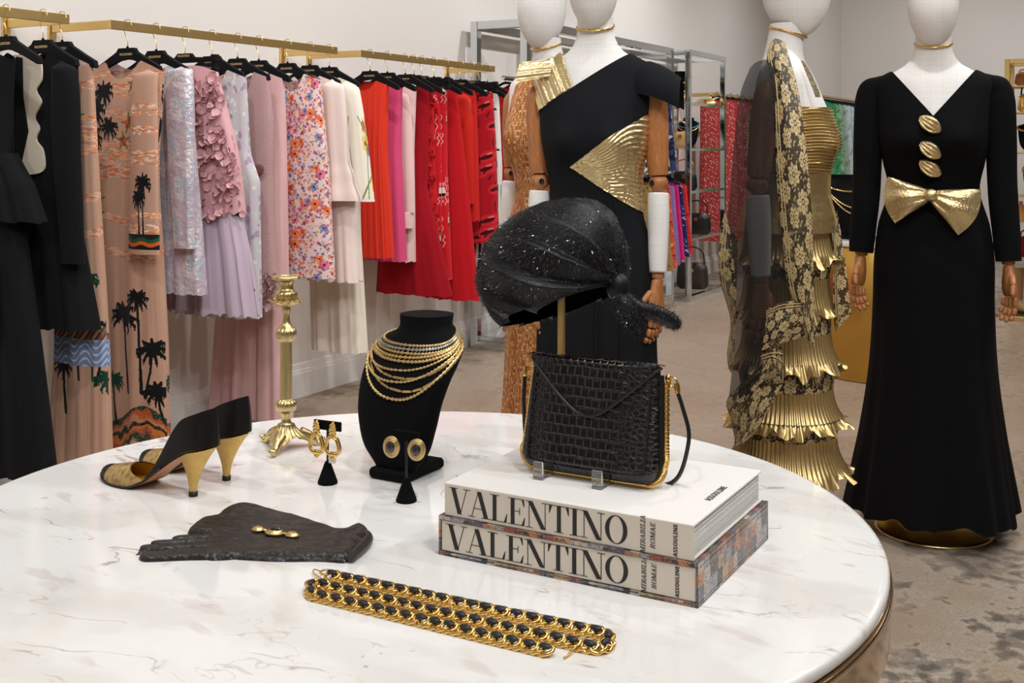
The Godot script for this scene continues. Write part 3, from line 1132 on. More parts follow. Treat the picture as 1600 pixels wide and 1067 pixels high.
	part("pleat", pl, M.crepe, g)
	t.scale = Vector3(0.9, 1, 0.95)      # a slighter figure than the others
	g.scale = Vector3(0.9, 1, 0.95)

func sequin_mannequin() -> void:
	var where := Vector3(0.118, 0, -3.87)
	var yaw := -0.75
	var t := mannequin("linen mannequin turned left wearing the orange sequinned halter dress", where, yaw)
	arm(t, 1.0, Vector3(0.18, 1.44, 0), Vector3(0.186, 1.165, 0.0), Vector3(0.19, 0.9, 0.03), 0.9)
	arm(t, -1.0, Vector3(-0.18, 1.44, 0), Vector3(-0.186, 1.17, 0.0), Vector3(-0.19, 0.9, 0.03), 0.7)
	var g := thing("sequin_dress", "orange and copper sequinned halter dress reaching the floor", "dress", where, yaw, "gowns worn by the mannequins")
	var prof := [[0.06, 0.2, 0.19, 0.0, 0.012], [0.4, 0.17, 0.15, 0.0, 0.008], [0.7, 0.168, 0.13, 0.0, 0.004], [0.92, 0.178, 0.122, 0.0, 0.0], [1.02, 0.162, 0.108, 0.0, 0.0], [1.12, 0.138, 0.096, 0.0, 0.0], [1.2, 0.147, 0.106, 0.008, 0.0], [1.28, 0.161, 0.126, 0.018, 0.0], [1.36, 0.169, 0.117, 0.012, 0.0], [1.42, 0.178, 0.1, 0.004, 0.0], [1.46, 0.186, 0.088, 0.0, 0.0], [1.485, 0.178, 0.078, -0.003, 0.0], [1.5, 0.152, 0.071, -0.006, 0.0], [1.515, 0.118, 0.066, -0.008, 0.0], [1.54, 0.084, 0.06, -0.008, 0.0], [1.56, 0.07, 0.057, -0.006, 0.0]]
	var top := func(th: float) -> float:
		var s := absf(sin(th))
		return lerpf(1.55, 1.3, smoothstep(0.3, 0.8, s)) if cos(th) > 0.0 else lerpf(1.54, 1.3, smoothstep(0.2, 0.7, s))
	var hem := func(_th: float) -> float:
		return 0.06
	# sequins: small oblong plates of copper, amber and dark brown
	var im := img(192, 288, rgb(150, 88, 46))
	var rng := RandomNumberGenerator.new()
	rng.seed = 8
	var nm := img(192, 288, Color(0.2, 0.2, 0.2))
	var tones := [rgb(214, 140, 74), rgb(228, 164, 98), rgb(196, 116, 58), rgb(244, 204, 156), rgb(206, 132, 72), rgb(180, 100, 46), rgb(236, 178, 112), rgb(120, 66, 34)]
	for j in 24:
		for i in 24:
			var c: Color = tones[rng.randi() % (8 if rng.randf() < 0.25 else 7)]
			im.fill_rect(Rect2i(i * 8, j * 12, 7, 11), c)
			var h := rng.randf_range(0.5, 1.0)
			nm.fill_rect(Rect2i(i * 8, j * 12, 7, 11), Color(h, h, h))
	nm.bump_map_to_normal_map(3.0)
	var sq := mat(Color.WHITE, 0.3, 0.35, {"albedo_texture": tex(im), "normal_enabled": true, "normal_texture": tex(nm), "normal_scale": 0.7, "uv1_scale": Vector3(7.0, 4.6, 1)})
	part("dress", gown(prof, 110, 80, top, hem, 12.0, 4), sq, g)
	t.scale = Vector3(0.87, 1, 0.95)
	g.scale = Vector3(0.87, 1, 0.95)

# gold lace on black net, as a repeating tile: clustered blossoms, leaves and a dotted ground
func lace_tile() -> Image:
	var n := 256
	var im := img(n, n, rgb(30, 25, 21, 0.85))
	var rng := RandomNumberGenerator.new()
	rng.seed = 12
	for j in range(0, n, 6):
		for i in range(0, n, 6):
			dab(im, i + (3 if (j / 6) % 2 else 0), j, 1.2, 1.2, rgb(120, 100, 66, 0.8))
	var gold := rgb(206, 182, 134)
	var dark := rgb(30, 24, 20, 0.95)
	for k in 150:
		dab(im, rng.randf() * n, rng.randf() * n, rng.randf_range(5, 9), 4.0, rgb(176, 152, 104), rng.randf() * TAU)
	for q in [[40, 44, 36], [124, 92, 40], [206, 46, 36], [54, 146, 38], [172, 178, 40], [238, 128, 32], [104, 226, 34], [18, 232, 28], [216, 240, 32]]:
		for k in 8:
			var a = TAU * k / 8 + q[0]
			dab(im, q[0] + cos(a) * q[2] * 0.62, q[1] + sin(a) * q[2] * 0.62, q[2] * 0.4, q[2] * 0.27, gold if k % 2 else rgb(188, 162, 112), a)
			dab(im, q[0] + cos(a) * q[2] * 0.55, q[1] + sin(a) * q[2] * 0.55, q[2] * 0.14, 2.0, dark, a)
		dab(im, q[0], q[1], q[2] * 0.26, q[2] * 0.26, dark)
		dab(im, q[0], q[1], q[2] * 0.15, q[2] * 0.15, gold)
	return im

func lace_mannequin() -> void:
	var where := Vector3(0.812, 0, -3.41)
	var yaw := 1.22
	var t := mannequin("linen mannequin turned right wearing the tiered gold dress and lace shawl", where, yaw, 1.04)
	arm(t, -1.0, Vector3(-0.185, 1.43, -0.03), Vector3(-0.21, 1.155, -0.055), Vector3(-0.21, 0.885, -0.045), 0.7)
	arm(t, 1.0, Vector3(0.18, 1.43, 0), Vector3(0.185, 1.155, 0.0), Vector3(0.15, 0.9, 0.03), 0.7)
	var gold := mat(rgb(212, 184, 126), 0.34, 0.85)
	var g := thing("tiered_gold_dress", "strapless gold lamé dress with ruched bodice and pleated lace-edged tiers", "dress", where, yaw, "gowns worn by the mannequins")
	# bodice gathered into fine horizontal folds
	var prof := [[0.98, 0.172, 0.148, 0.0, 0.0], [1.06, 0.156, 0.138, 0.004, 0.0], [1.12, 0.144, 0.122, 0.006, 0.0], [1.18, 0.15, 0.118, 0.01, 0.0], [1.28, 0.165, 0.13, 0.018, 0.0], [1.34, 0.17, 0.126, 0.014, 0.0], [1.40, 0.176, 0.114, 0.006, 0.0]]
	var b := gown(prof, 90, 110, func(_th: float) -> float: return 1.375, func(_th: float) -> float: return 1.185, 8, 1)
	for i in b.v.size():
		var p := b.v[i]
		var side := absf(sin(atan2(p.x, p.z)))
		b.v[i] += b.n[i] * (0.0034 * sin(p.y * 700.0 + 2.0 * sin(p.x * 30.0 + p.z * 22.0)) + 0.004 * wave(p.y * 130.0, 4) * side)
	b.renormal()
	part("bodice", b, gold, g)
	b = gown(prof, 90, 30, func(_th: float) -> float: return 1.186, func(_th: float) -> float: return 1.015, 8, 1, 0.0012, 40.0)
	part("hip_panel", b, lame(23, rgb(212, 188, 134), 6, 3, 3.0), g)
	var lace := mat(Color.WHITE, 0.6, 0.0, {"albedo_texture": tex(lace_tile()), "transparency": BaseMaterial3D.TRANSPARENCY_ALPHA, "uv1_scale": Vector3(1, 1, 1)})
	M.lace = lace
	M.lace_gold = mat(rgb(196, 172, 124), 0.5, 0.2)
	# pleated tiers: top y, bottom y, top radius, bottom radius
	var tiers := [[1.02, 0.925, 0.128, 0.152], [0.884, 0.768, 0.122, 0.146], [0.724, 0.612, 0.126, 0.162], [0.562, 0.448, 0.132, 0.178], [0.424, 0.302, 0.142, 0.19]]
	for k in 5:
		var q: Array = tiers[k]
		b = MB.new()
		var inner := MB.new()
		var rows := []
		for i in 26:
			var f := i / 25.0
			var row := PackedVector3Array()
			for c in 288:
				var a := TAU * c / 288
				var fl := pow(f, 2.2)
				var ruff := maxf(0.0, f - 0.72) / 0.28
				var r: float = lerpf(q[2], q[3], fl) + 0.0028 * sin(a * 72.0) + ruff * ruff * 0.026 * wave(a * 9.0, k + 2)
				row.append(Vector3(sin(a) * r * 1.06, lerpf(q[0], q[1], f) + ruff * ruff * 0.02 * wave(a * 9.0 + 1.4, k + 2), cos(a) * r))
			rows.append(row)
		b.grid(rows, true)
		part("pleated_tier", b, gold, g)
		if k < 4:      # the lace band between two tiers
			b = MB.new()
			rows = []
			for i in 6:
				var f := i / 5.0
				var row := PackedVector3Array()
				for c in 72:
					var a := TAU * c / 72
					var r: float = lerpf(q[3] - 0.018, tiers[k + 1][2] + 0.002, f)
					row.append(Vector3(sin(a) * r * 1.06, lerpf(q[1] + 0.03, tiers[k + 1][0] - 0.004, f), cos(a) * r))
				rows.append(row)
			b.grid(rows, true, Vector2(7, 0.5))
			part("lace_band", b, lace, g)
	b = MB.new()
	var rows2 := []
	for q in [[1.03, 0.118], [0.6, 0.116], [0.36, 0.12]]:
		var row := PackedVector3Array()
		for c in 48:
			row.append(Vector3(sin(TAU * c / 48) * q[1], q[0], cos(TAU * c / 48) * q[1]))
		rows2.append(row)
	b.grid(rows2, true)
	part("lining", b, M.black_wool, g)
	# the shawl: chiffon over shoulder and arm, edged with lace
	var s := thing("chiffon_shawl", "sheer black chiffon shawl with wide gold lace borders", "shawl", Vector3.ZERO, 0.0)
	var chiffon := mat(rgb(14, 14, 17, 0.76), 0.9, 0.0, {"transparency": BaseMaterial3D.TRANSPARENCY_ALPHA})
	var panels := [
		["chiffon_panel", chiffon, 30, 40, 0.006, Vector2(1, 1), [
			[[1172, 106, 3.42], [1182, 97, 3.34], [1200, 92, 3.28], [1220, 86, 3.27]],
			[[1156, 150, 3.44], [1168, 128, 3.26], [1196, 120, 3.2], [1222, 130, 3.22]],
			[[1148, 215, 3.44], [1162, 205, 3.24], [1195, 205, 3.18], [1224, 205, 3.18]],
			[[1142, 290, 3.42], [1160, 290, 3.22], [1194, 290, 3.16], [1226, 290, 3.16]],
			[[1136, 360, 3.4], [1156, 375, 3.22], [1195, 380, 3.16], [1230, 380, 3.16]],
			[[1146, 470, 3.38], [1160, 470, 3.22], [1190, 470, 3.16], [1236, 472, 3.16]],
			[[1145, 560, 3.36], [1155, 560, 3.24], [1175, 556, 3.18], [1200, 545, 3.16]],
			[[1137, 632, 3.34], [1148, 625, 3.26], [1165, 615, 3.2], [1188, 590, 3.16]]]],
		["lace_border", lace, 12, 60, 0.003, Vector2(0.9, 5), [
			[[1204, 66, 3.36], [1213, 60, 3.32], [1226, 66, 3.32]],
			[[1198, 92, 3.28], [1214, 86, 3.24], [1234, 92, 3.25]],
			[[1206, 135, 3.22], [1224, 132, 3.18], [1248, 145, 3.19]],
			[[1210, 215, 3.18], [1232, 215, 3.13], [1258, 215, 3.14]],
			[[1214, 290, 3.16], [1240, 290, 3.11], [1266, 290, 3.12]],
			[[1222, 370, 3.15], [1246, 372, 3.1], [1270, 370, 3.12]],
			[[1230, 440, 3.14], [1252, 445, 3.1], [1272, 440, 3.12]],
			[[1250, 500, 3.13], [1262, 510, 3.1], [1273, 500, 3.12]],
			[[1262, 535, 3.13], [1268, 545, 3.11], [1273, 540, 3.12]]]],
		["lace_border", lace, 8, 40, 0.003, Vector2(0.5, 4), [
			[[1132, 330, 3.4], [1139, 345, 3.38]],
			[[1128, 352, 3.38], [1152, 375, 3.32]],
			[[1122, 410, 3.36], [1152, 410, 3.3]],
			[[1128, 450, 3.36], [1150, 470, 3.3]],
			[[1141, 500, 3.36], [1149, 500, 3.32]],
			[[1136, 550, 3.36], [1147, 560, 3.32]],
			[[1138, 575, 3.36], [1144, 585, 3.34]]]],
		["lace_border", lace, 16, 16, 0.004, Vector2(1.2, 1.2), [
			[[1198, 482, 3.15], [1224, 472, 3.12], [1252, 470, 3.11]],
			[[1196, 512, 3.15], [1222, 505, 3.11], [1256, 500, 3.11]],
			[[1190, 548, 3.16], [1214, 538, 3.12], [1250, 528, 3.12]]]],
		["lace_border", lace, 18, 24, 0.004, Vector2(1.4, 2), [
			[[1189, 552, 3.16], [1206, 546, 3.13], [1222, 540, 3.13]],
			[[1186, 575, 3.17], [1206, 572, 3.13], [1224, 594, 3.14]],
			[[1137, 622, 3.28], [1178, 606, 3.18], [1222, 602, 3.15]],
			[[1142, 655, 3.28], [1172, 640, 3.19], [1204, 632, 3.16]],
			[[1148, 690, 3.28], [1166, 678, 3.2], [1190, 660, 3.17]],
			[[1142, 698, 3.28], [1158, 694, 3.21], [1174, 682, 3.18]]]],
		["lace_border", lace, 10, 30, 0.003, Vector2(0.4, 2.6), [
			[[1302, 330, 3.34], [1308, 330, 3.36]],
			[[1302, 380, 3.33], [1316, 380, 3.36]],
			[[1302, 420, 3.33], [1322, 420, 3.36]],
			[[1302, 470, 3.33], [1328, 470, 3.36]],
			[[1304, 520, 3.34], [1330, 490, 3.36]]]],
		["neck_edge", lace, 5, 20, 0.0, Vector2(0.4, 3), [
			[[1251, 94, 3.27], [1256, 96, 3.26]],
			[[1260, 116, 3.25], [1267, 114, 3.24]],
			[[1270, 140, 3.23], [1279, 140, 3.22]],
			[[1274, 152, 3.23], [1282, 152, 3.22]]]],
	]
	for p in panels:
		var ctrl := []
		for r in p[6]:
			var row := []
			for q in r:
				row.append(at(q[0], q[1], q[2]))
			ctrl.append(row)
		var fine := sheet(ctrl, p[2], p[3])
		for i in fine.size():
			for k in fine[i].size():
				fine[i][k] += Vector3(0, 0, p[4] * wave(k * 0.9 + i * 0.06, 3))
		var pb := MB.new()
		pb.grid(fine, false, p[5])
		part(p[0], pb, p[1], s)
		if p[0] == "lace_border":      # two corded lines along the outer edge
			for line in [1, 2]:
				var cord := PackedVector3Array()
				var across: bool = fine[0].size() >= 16
				for i in (fine[0].size() if across else fine.size()):
					cord.append((fine[line][i] if across else fine[i][line]) + Vector3(0, 0, 0.0025))
				cord = smooth(cord, 240 if not across else 90)
				var rad := []
				for i in cord.size():
					rad.append(0.0024 if i % 2 == 0 else 0.001)
				var cb := MB.new()
				cb.tube(cord, rad, 5)
				part("lace_cord", cb, M.lace_gold, s)

# ---------- clothes on hangers ----------
var hanger_meshes := []
func word(s: String, height: float, bold := false, serif := false, depth := 0.0004) -> TextMesh:
	var f := SystemFont.new()
	f.font_names = PackedStringArray(["Droid Serif" if serif else "Droid Sans"])
	f.font_weight = 700 if bold else 400
	var t := TextMesh.new()
	t.font = f
	t.text = s
	t.font_size = 64
	t.pixel_size = height / 46.0
	t.depth = depth
	t.curve_step = 2.0
	return t

func hanger(u: float, label: String, clips := false, v := 0.33, group := "black velvet hangers on the wall rails", lettered := true) -> Node3D:
	if hanger_meshes.is_empty():
		var hk := MB.new()
		hk.tube(smooth([Vector3(0, -0.1, 0), Vector3(0, -0.072, 0), Vector3(-0.012, -0.048, 0), Vector3(-0.021, -0.018, 0), Vector3(-0.016, 0.003, 0), Vector3(0, 0.009, 0), Vector3(0.016, 0.003, 0), Vector3(0.021, -0.014, 0)], 30), 0.0019, 6)
		var bd := MB.new()
		bd.ext(PackedVector2Array([Vector2(-0.04, -0.1), Vector2(0.04, -0.1), Vector2(0.052, -0.115), Vector2(0.12, -0.15), Vector2(0.17, -0.174), Vector2(0.176, -0.194), Vector2(0.165, -0.199), Vector2(0.1, -0.17), Vector2(0.04, -0.148), Vector2(0, -0.143), Vector2(-0.04, -0.148), Vector2(-0.1, -0.17), Vector2(-0.165, -0.199), Vector2(-0.176, -0.194), Vector2(-0.17, -0.174), Vector2(-0.12, -0.15), Vector2(-0.052, -0.115)]), -0.009, 0.009)
		bd.tube(pv([Vector3(0, -0.102, 0), Vector3(0, -0.093, 0)]), 0.005, 10)
		var br := MB.new()
		br.ext(PackedVector2Array([Vector2(-0.035, -0.1), Vector2(0.035, -0.1), Vector2(0.05, -0.116), Vector2(0.17, -0.122), Vector2(0.17, -0.136), Vector2(0, -0.138), Vector2(-0.17, -0.136), Vector2(-0.17, -0.122), Vector2(-0.05, -0.116)]), -0.008, 0.008)
		var cl := MB.new()
		cl.box(Vector3(0, -0.125, 0), Vector3(0.028, 0.032, 0.03), 0.004)
		cl.box(Vector3(0, -0.152, 0), Vector3(0.02, 0.03, 0.02), 0.003)
		cl.box(Vector3(0, -0.168, 0), Vector3(0.034, 0.016, 0.026), 0.004)
		hanger_meshes = [hk.mesh(), bd.mesh(), br.mesh(), cl.mesh(), word("VALENTINO", 0.0085, true)]
	var t := thing("clothes_hanger", label, "hanger", room(u, v, RAIL), YAW, group)
	part("hook", hanger_meshes[0], M.gold_soft, t)
	var b := part("body", hanger_meshes[2 if clips else 1], M.hanger, t)
	if lettered:
		var w := part("lettering", hanger_meshes[4], M.gold_soft, b)
		w.position = Vector3(0, -0.124 if not clips else -0.11, 0.0092)
	if clips:
		for s in [-1.0, 1.0]:
			var c := part("clip", hanger_meshes[3], M.hanger, t)
			c.position = Vector3(s * 0.16, 0, 0)
	return t

# prof rows [y, half width, middle x, half depth, fold]; y counts down from the rail
func body_shape(prof: Array, neck: float, dip_f: float, dip_b: float, slope: float, seed_ := 1, nf := 7.0, cols := 84, rws := 44, hemw := 0.006, zig := 0.0) -> MB:
	var b := MB.new()
	b.planar = true
	var rows := []
	for i in rws:
		rows.append(PackedVector3Array())
	var y1: float = prof[0][0]
	var y0: float = prof[prof.size() - 1][0]
	for k in cols:
		var ph := TAU * k / cols
		var q := cos(ph)
		var s := sin(ph)
		var x0 := absf(q) * tab(prof, y1, 1)
		var top := y1
		if x0 < neck:
			top = y1 - (dip_f if s > 0 else dip_b) * (1.0 - pow(x0 / neck, 2.0))
		else:
			top = y1 - slope * (x0 - neck) * 1.25 - 2.2 * pow(maxf(0.0, x0 - neck - 0.05), 2.0)
		var low := y0 + hemw * wave(q * nf * 2.2 + (0 if s > 0 else 2), seed_) + zig * sin(q * 40.0)
		for i in rws:
			var y := lerpf(top, low, float(i) / (rws - 1))
			var hw := tab(prof, y, 1)
			var dp := tab(prof, y, 3)
			var f := tab(prof, y, 4)
			var z := signf(s) * pow(absf(s), 0.7) * dp + f * wave(q * nf + (0.0 if s > 0 else 3.0), seed_)
			rows[i].append(Vector3(tab(prof, y, 2) + q * hw + f * 0.4 * wave(q * nf * 1.3, seed_ + 2), y, z))
	b.ucol = arc_u(rows[int(rws * 0.5)], cols / 4)
	b.grid(rows, true)
	return b

func arc_u(ring: PackedVector3Array, mid: int) -> PackedFloat32Array:      # length along a ring, counted both ways from its front
	var m := ring.size()
	var u := PackedFloat32Array()
	u.resize(m + 1)
	u[mid] = ring[mid].x
	for k in range(mid - 1, -1, -1):
		u[k] = u[k + 1] + Vector2(ring[k].x - ring[k + 1].x, ring[k].z - ring[k + 1].z).length()
	for k in range(mid + 1, m + 1):
		u[k] = u[k - 1] - Vector2(ring[k % m].x - ring[k - 1].x, ring[k % m].z - ring[k - 1].z).length()
	return u

func sleeve_shape(pts: Array, rad: Array, flat := 0.4, seed_ := 1, fold := 0.003) -> MB:
	var b := MB.new()
	b.planar = true
	var p := smooth(pts, 30)
	var rows := []
	for i in 30:
		var t := float(i) / 29 * (rad.size() - 1)
		var k := mini(int(t), rad.size() - 2)
		var r := lerpf(rad[k], rad[k + 1], smoothstep(0, 1, t - k))
		if i < 5:
			r *= sin((i + 0.5) / 5.0 * PI / 2)
		var row := PackedVector3Array()
		for c in 28:
			var a := TAU * c / 28
			row.append(p[i] + Vector3(cos(a) * r, 0, sin(a) * r * flat + fold * wave(a * 3.0, seed_) * i / 29.0))
		rows.append(row)
	b.ucol = arc_u(rows[15], 7)
	b.grid(rows, true)
	b.cap(rows[0], Vector3.UP)
	return b

func garment(called: String, label: String, u: float, m: Material, sh: MB, category := "dress", v := 0.33, group := "clothes on the brass wall rails") -> Node3D:
	var t := thing(called, label, category, room(u, v, RAIL), YAW, group)
	part("body", sh, m, t)
	return t

# small cut petals scattered over the front of a garment
func petals(prof: Array, count: int, size: float, seed_: int, y1: float, y0: float, lift := 0.008, back := false) -> MB:
	var b := MB.new()
	b.planar = true
	var rng := RandomNumberGenerator.new()
	rng.seed = seed_
	for i in count:
		var y := rng.randf_range(y0, y1)
		var an := rng.randf_range(0.05, 2.9)
		var q := cos(an)
		var hw := tab(prof, y, 1)
		var z := pow(sqrt(1.0 - q * q), 0.7) * tab(prof, y, 3) + tab(prof, y, 4) * wave(q * 7.0, 1)
		var w := rng.randf_range(0.7, 1.3) * size
		b.xf = Transform3D(Basis.from_euler(Vector3(rng.randf_range(-0.7, 0.3), rng.randf_range(-0.6, 0.6), rng.randf() * TAU)), Vector3(tab(prof, y, 2) + q * hw, y, z + lift * rng.randf_range(0.4, 1.0)))
		var rows := []
		for j in 4:
			var f := j / 3.0
			var row := PackedVector3Array()
			for k in 5:
				var g := k / 4.0 * 2.0 - 1.0
				var wd := sin(PI * (0.16 + 0.8 * f)) * w * 0.55
				row.append(Vector3(g * wd, -f * w, (g * g * 0.25 + f * f * 0.3) * w * 0.6))
			rows.append(row)
		b.grid(rows)
	return b

func palm(im: Image, x: float, y: float, s: float, trunk: float, lean: float, rng: RandomNumberGenerator, col := Color(0.06, 0.06, 0.07)) -> void:
	var foot := Vector2(x + lean, y + trunk)
	if trunk > 0.0:
		stroke(im, Vector2(x, y), Vector2(x + lean * 0.3, y + trunk * 0.5), 2.2, 2.6, col)
		stroke(im, Vector2(x + lean * 0.3, y + trunk * 0.5), foot, 2.6, 3.4, col)
	for k in 11:
		var a := TAU * k / 11 + rng.randf_range(-0.2, 0.2)
		var tip := Vector2(x + cos(a) * s, y + sin(a) * s * 0.8 + s * 0.25)
		stroke(im, Vector2(x, y), tip, s * 0.2, s * 0.05, col)
		for j in 4:
			var p := Vector2(x, y).lerp(tip, 0.35 + 0.2 * j)
			stroke(im, p, p + Vector2(rng.randf_range(-0.12, 0.12), 0.26) * s, s * 0.07, 1.0, col)

func blossom(im: Image, x: float, y: float, r: float, col: Color, heart: Color, rng: RandomNumberGenerator) -> void:
	var a0 := rng.randf() * TAU
	for k in 6:
		var a := a0 + TAU * k / 6
		var c2 := col.lerp(Color.WHITE if rng.randf() < 0.5 else heart, rng.randf_range(0.0, 0.3))
		dab(im, x + cos(a) * r * 0.55, y + sin(a) * r * 0.55, r * 0.5, r * 0.36, c2, a, 0.35, true, rng)
	dab(im, x, y, r * 0.25, r * 0.25, heart)

func nude_tex(seed_: int, hills := true) -> Image:      # the embroidered landscape gown, 0.6 m wide and 1.75 m long
	var im := img(384, 1120, rgb(204, 160, 134, 0.84))
	var rng := RandomNumberGenerator.new()
	rng.seed = seed_
	for k in 500:
		var x := rng.randf() * 384
		stroke(im, Vector2(x, rng.randf() * 1000 + 100), Vector2(x + rng.randf_range(-3, 3), rng.randf() * 100 + 1000), 0.7, 0.7, rgb(199, 155, 129, 0.85) if k % 2 else rgb(209, 167, 142, 0.84))
	for q in [[130, 8], [168, 14], [228, 10], [306, 16], [330, 12], [352, 13], [373, 10], [480, 9], [560, 8]]:      # bands of peach and grey stitching
		for k in 160:
			var x := rng.randf_range(10, 370)
			dab(im, x, q[0] + rng.randf_range(-q[1], q[1]) + 6 * sin(x * 0.03), rng.randf_range(6, 16), 1.8, [rgb(226, 150, 106), rgb(238, 176, 136), rgb(196, 112, 78), rgb(190, 176, 170)][rng.randi() % 4], rng.randf_range(-0.1, 0.1), 0.0, false)
	for q in [[98, 210, 46], [130, 165, 40], [86, 270, 44], [160, 250, 34]]:
		palm(im, q[0], q[1], q[2], 0, 0, rng)
	for q in [[215, 700, 44, 190, 14], [290, 780, 38, 120, -20], [256, 660, 30, 230, 6], [300, 880, 34, 90, 16], [110, 640, 34, 250, 26], [180, 860, 30, 110, 10]]:
		palm(im, q[0], q[1], q[2], q[3], q[4], rng, rgb(18, 18, 20) if rng.randf() < 0.75 else rgb(22, 60, 44))
	for q in [[232, 248, 16], [212, 290, 14], [118, 430, 14], [124, 470, 11], [236, 156, 13], [250, 300, 12]]:
		for k in 5:
			var a = TAU * k / 5 + q[0]
			stroke(im, Vector2(q[0], q[1]), Vector2(q[0] + cos(a) * q[2] * 1.6, q[1] + sin(a) * q[2] * 1.6), 4, 2, rgb(96, 116, 62))
			dab(im, q[0] + cos(a + 0.5) * q[2] * 0.5, q[1] + sin(a + 0.5) * q[2] * 0.5, q[2] * 0.55, q[2] * 0.3, [rgb(176, 44, 36), rgb(206, 90, 60)][k % 2], a, 0.0, false)
	for x in (384 if hills else 0):      # striped hills near the hem
		var base := 960.0 + 26.0 * sin(x * 0.016 + 0.6) + 14.0 * sin(x * 0.041)
		for y in 130:
			var k := int((y + 5.0 * sin(x * 0.05 + y * 0.13) + rng.randf_range(-2.5, 2.5) + 4.0 * sin(x * 0.21)) / 11.0)
			var c: Color = [rgb(24, 60, 40), rgb(216, 96, 44), rgb(214, 150, 110), rgb(22, 26, 24), rgb(232, 132, 40), rgb(190, 96, 70), rgb(28, 66, 44), rgb(222, 170, 132), rgb(26, 28, 26), rgb(196, 120, 90), rgb(232, 130, 46), rgb(150, 96, 78)][posmod(k, 12)]
			if rng.randf() < 0.9:
				im.set_pixel(x, mini(1119, int(base) + y), c.lerp(c.darkened(0.3), rng.randf()))
	return im

func cuff_tex() -> Image:      # a sleeve of the same gown: bands, palms and a striped cuff
	var im := img(160, 448, rgb(208, 166, 142, 0.82))
	var rng := RandomNumberGenerator.new()
	rng.seed = 3
	for q in [[90, 14], [140, 10], [205, 18], [340, 6], [372, 12]]:
		for k in 70:
			dab(im, rng.randf() * 160, q[0] + rng.randf_range(-q[1], q[1]), rng.randf_range(6, 14), 1.8, [rgb(232, 160, 112), rgb(240, 184, 146), rgb(214, 120, 72), rgb(236, 220, 206)][rng.randi() % 4], 0.0, 0.0, false)
	palm(im, 92, 258, 34, 130, 4, rng)
	palm(im, 74, 292, 30, 100, 6, rng)
	for y in range(384, 420):
		for x in 160:
			var c: Color = [rgb(24, 30, 26), rgb(36, 84, 48), rgb(216, 92, 40), rgb(22, 24, 22)][int((y - 384 + 3 * sin(x * 0.09)) / 9.0) % 4]
			im.set_pixel(x, y, c)
	return im

func floral_tex() -> Image:
	var n := 384
	var im := img(n, n, rgb(232, 208, 204))
	var rng := RandomNumberGenerator.new()
	rng.seed = 6
	var cols := [rgb(228, 92, 54), rgb(238, 128, 72), rgb(214, 110, 140), rgb(196, 96, 132), rgb(238, 196, 196), rgb(240, 224, 212), rgb(116, 130, 176), rgb(150, 110, 150), rgb(226, 190, 96), rgb(206, 70, 66), rgb(236, 170, 180)]
	for k in 900:
		blossom(im, rng.randf() * n, rng.randf() * n, rng.randf_range(4, 9), cols[rng.randi() % 11], rgb(70, 50, 70) if rng.randf() < 0.5 else rgb(232, 190, 80), rng)
	for k in 240:
		dab(im, rng.randf() * n, rng.randf() * n, rng.randf_range(1.5, 4), 1.5, [rgb(84, 92, 60), rgb(60, 52, 84), rgb(130, 60, 90)][rng.randi() % 3], rng.randf() * TAU)
	for k in 34:
		blossom(im, rng.randf() * n, rng.randf() * n, rng.randf_range(14, 24), [rgb(236, 104, 48), rgb(226, 120, 150), rgb(122, 138, 186), rgb(240, 120, 60)][rng.randi() % 4], rgb(96, 34, 44), rng)
	return im

func lipstick_tex() -> Image:      # red cloth with pale squiggles and lipsticks
	var im := img(256, 512, rgb(200, 24, 34))
	var rng := RandomNumberGenerator.new()
	rng.seed = 2
	for k in 22:
		var x := rng.randf() * 256
		var y := rng.randf() * 480
		var l := rng.randf_range(40, 100)
		var p := Vector2(x, y)
		for j in 16:
			var q := Vector2(x + sin(j * 0.8) * 6.0, y + l * j / 16.0)
			stroke(im, p, q, 1.6, 1.6, rgb(240, 190, 186))
			p = q
	for q in [[60, 70], [180, 60], [120, 190], [210, 230], [50, 280], [150, 340], [90, 430], [220, 420]]:
		im.fill_rect(Rect2i(q[0], q[1], 16, 30), rgb(226, 214, 206))
		im.fill_rect(Rect2i(q[0] + 3, q[1] - 24, 10, 24), rgb(238, 150, 140))
		im.fill_rect(Rect2i(q[0], q[1] + 30, 16, 16), rgb(30, 22, 24))
		stroke(im, Vector2(q[0], q[1] - 4), Vector2(q[0] + 16, q[1] - 4), 1.5, 1.5, rgb(40, 20, 24))
	return im

func lips_tex(base: Color, lips: Color, dark: Color) -> Image:
	var im := img(256, 256, base)
	var rng := RandomNumberGenerator.new()
	rng.seed = 14
	for k in 12:
		var x := rng.randf() * 256
		var y := rng.randf() * 256
		dab(im, x, y, 44, 22, lips, -0.3)
		dab(im, x - 4, y + 2, 30, 8, dark, -0.3)
		dab(im, x + 8, y - 12, 14, 4, lips.lightened(0.35), -0.3)
	for k in 30:
		dab(im, rng.randf() * 256, rng.randf() * 256, 3, rng.randf_range(6, 16), dark, rng.randf())
	return im

func scatter_tex(base: Color, cols: Array, count: int, r0: float, r1: float, seed_: int, n := 192) -> Image:
	var im := img(n, n, base)
	var rng := RandomNumberGenerator.new()
	rng.seed = seed_
	for k in count:
		dab(im, rng.randf() * n, rng.randf() * n, rng.randf_range(r0, r1), rng.randf_range(r0, r1) * 0.6, cols[rng.randi() % cols.size()], rng.randf() * TAU, 0.2, true, rng)
	return im

func printed(im: Image, wide: float, tall: float, off := Vector3.ZERO, more := {}) -> StandardMaterial3D:
	var m := cloth(Color.WHITE, 0.2, {"albedo_texture": tex(im), "uv1_scale": Vector3(1.0 / wide, 1.0 / tall, 1), "uv1_offset": off})
	for k in more:
		m.set(k, more[k])
	return m

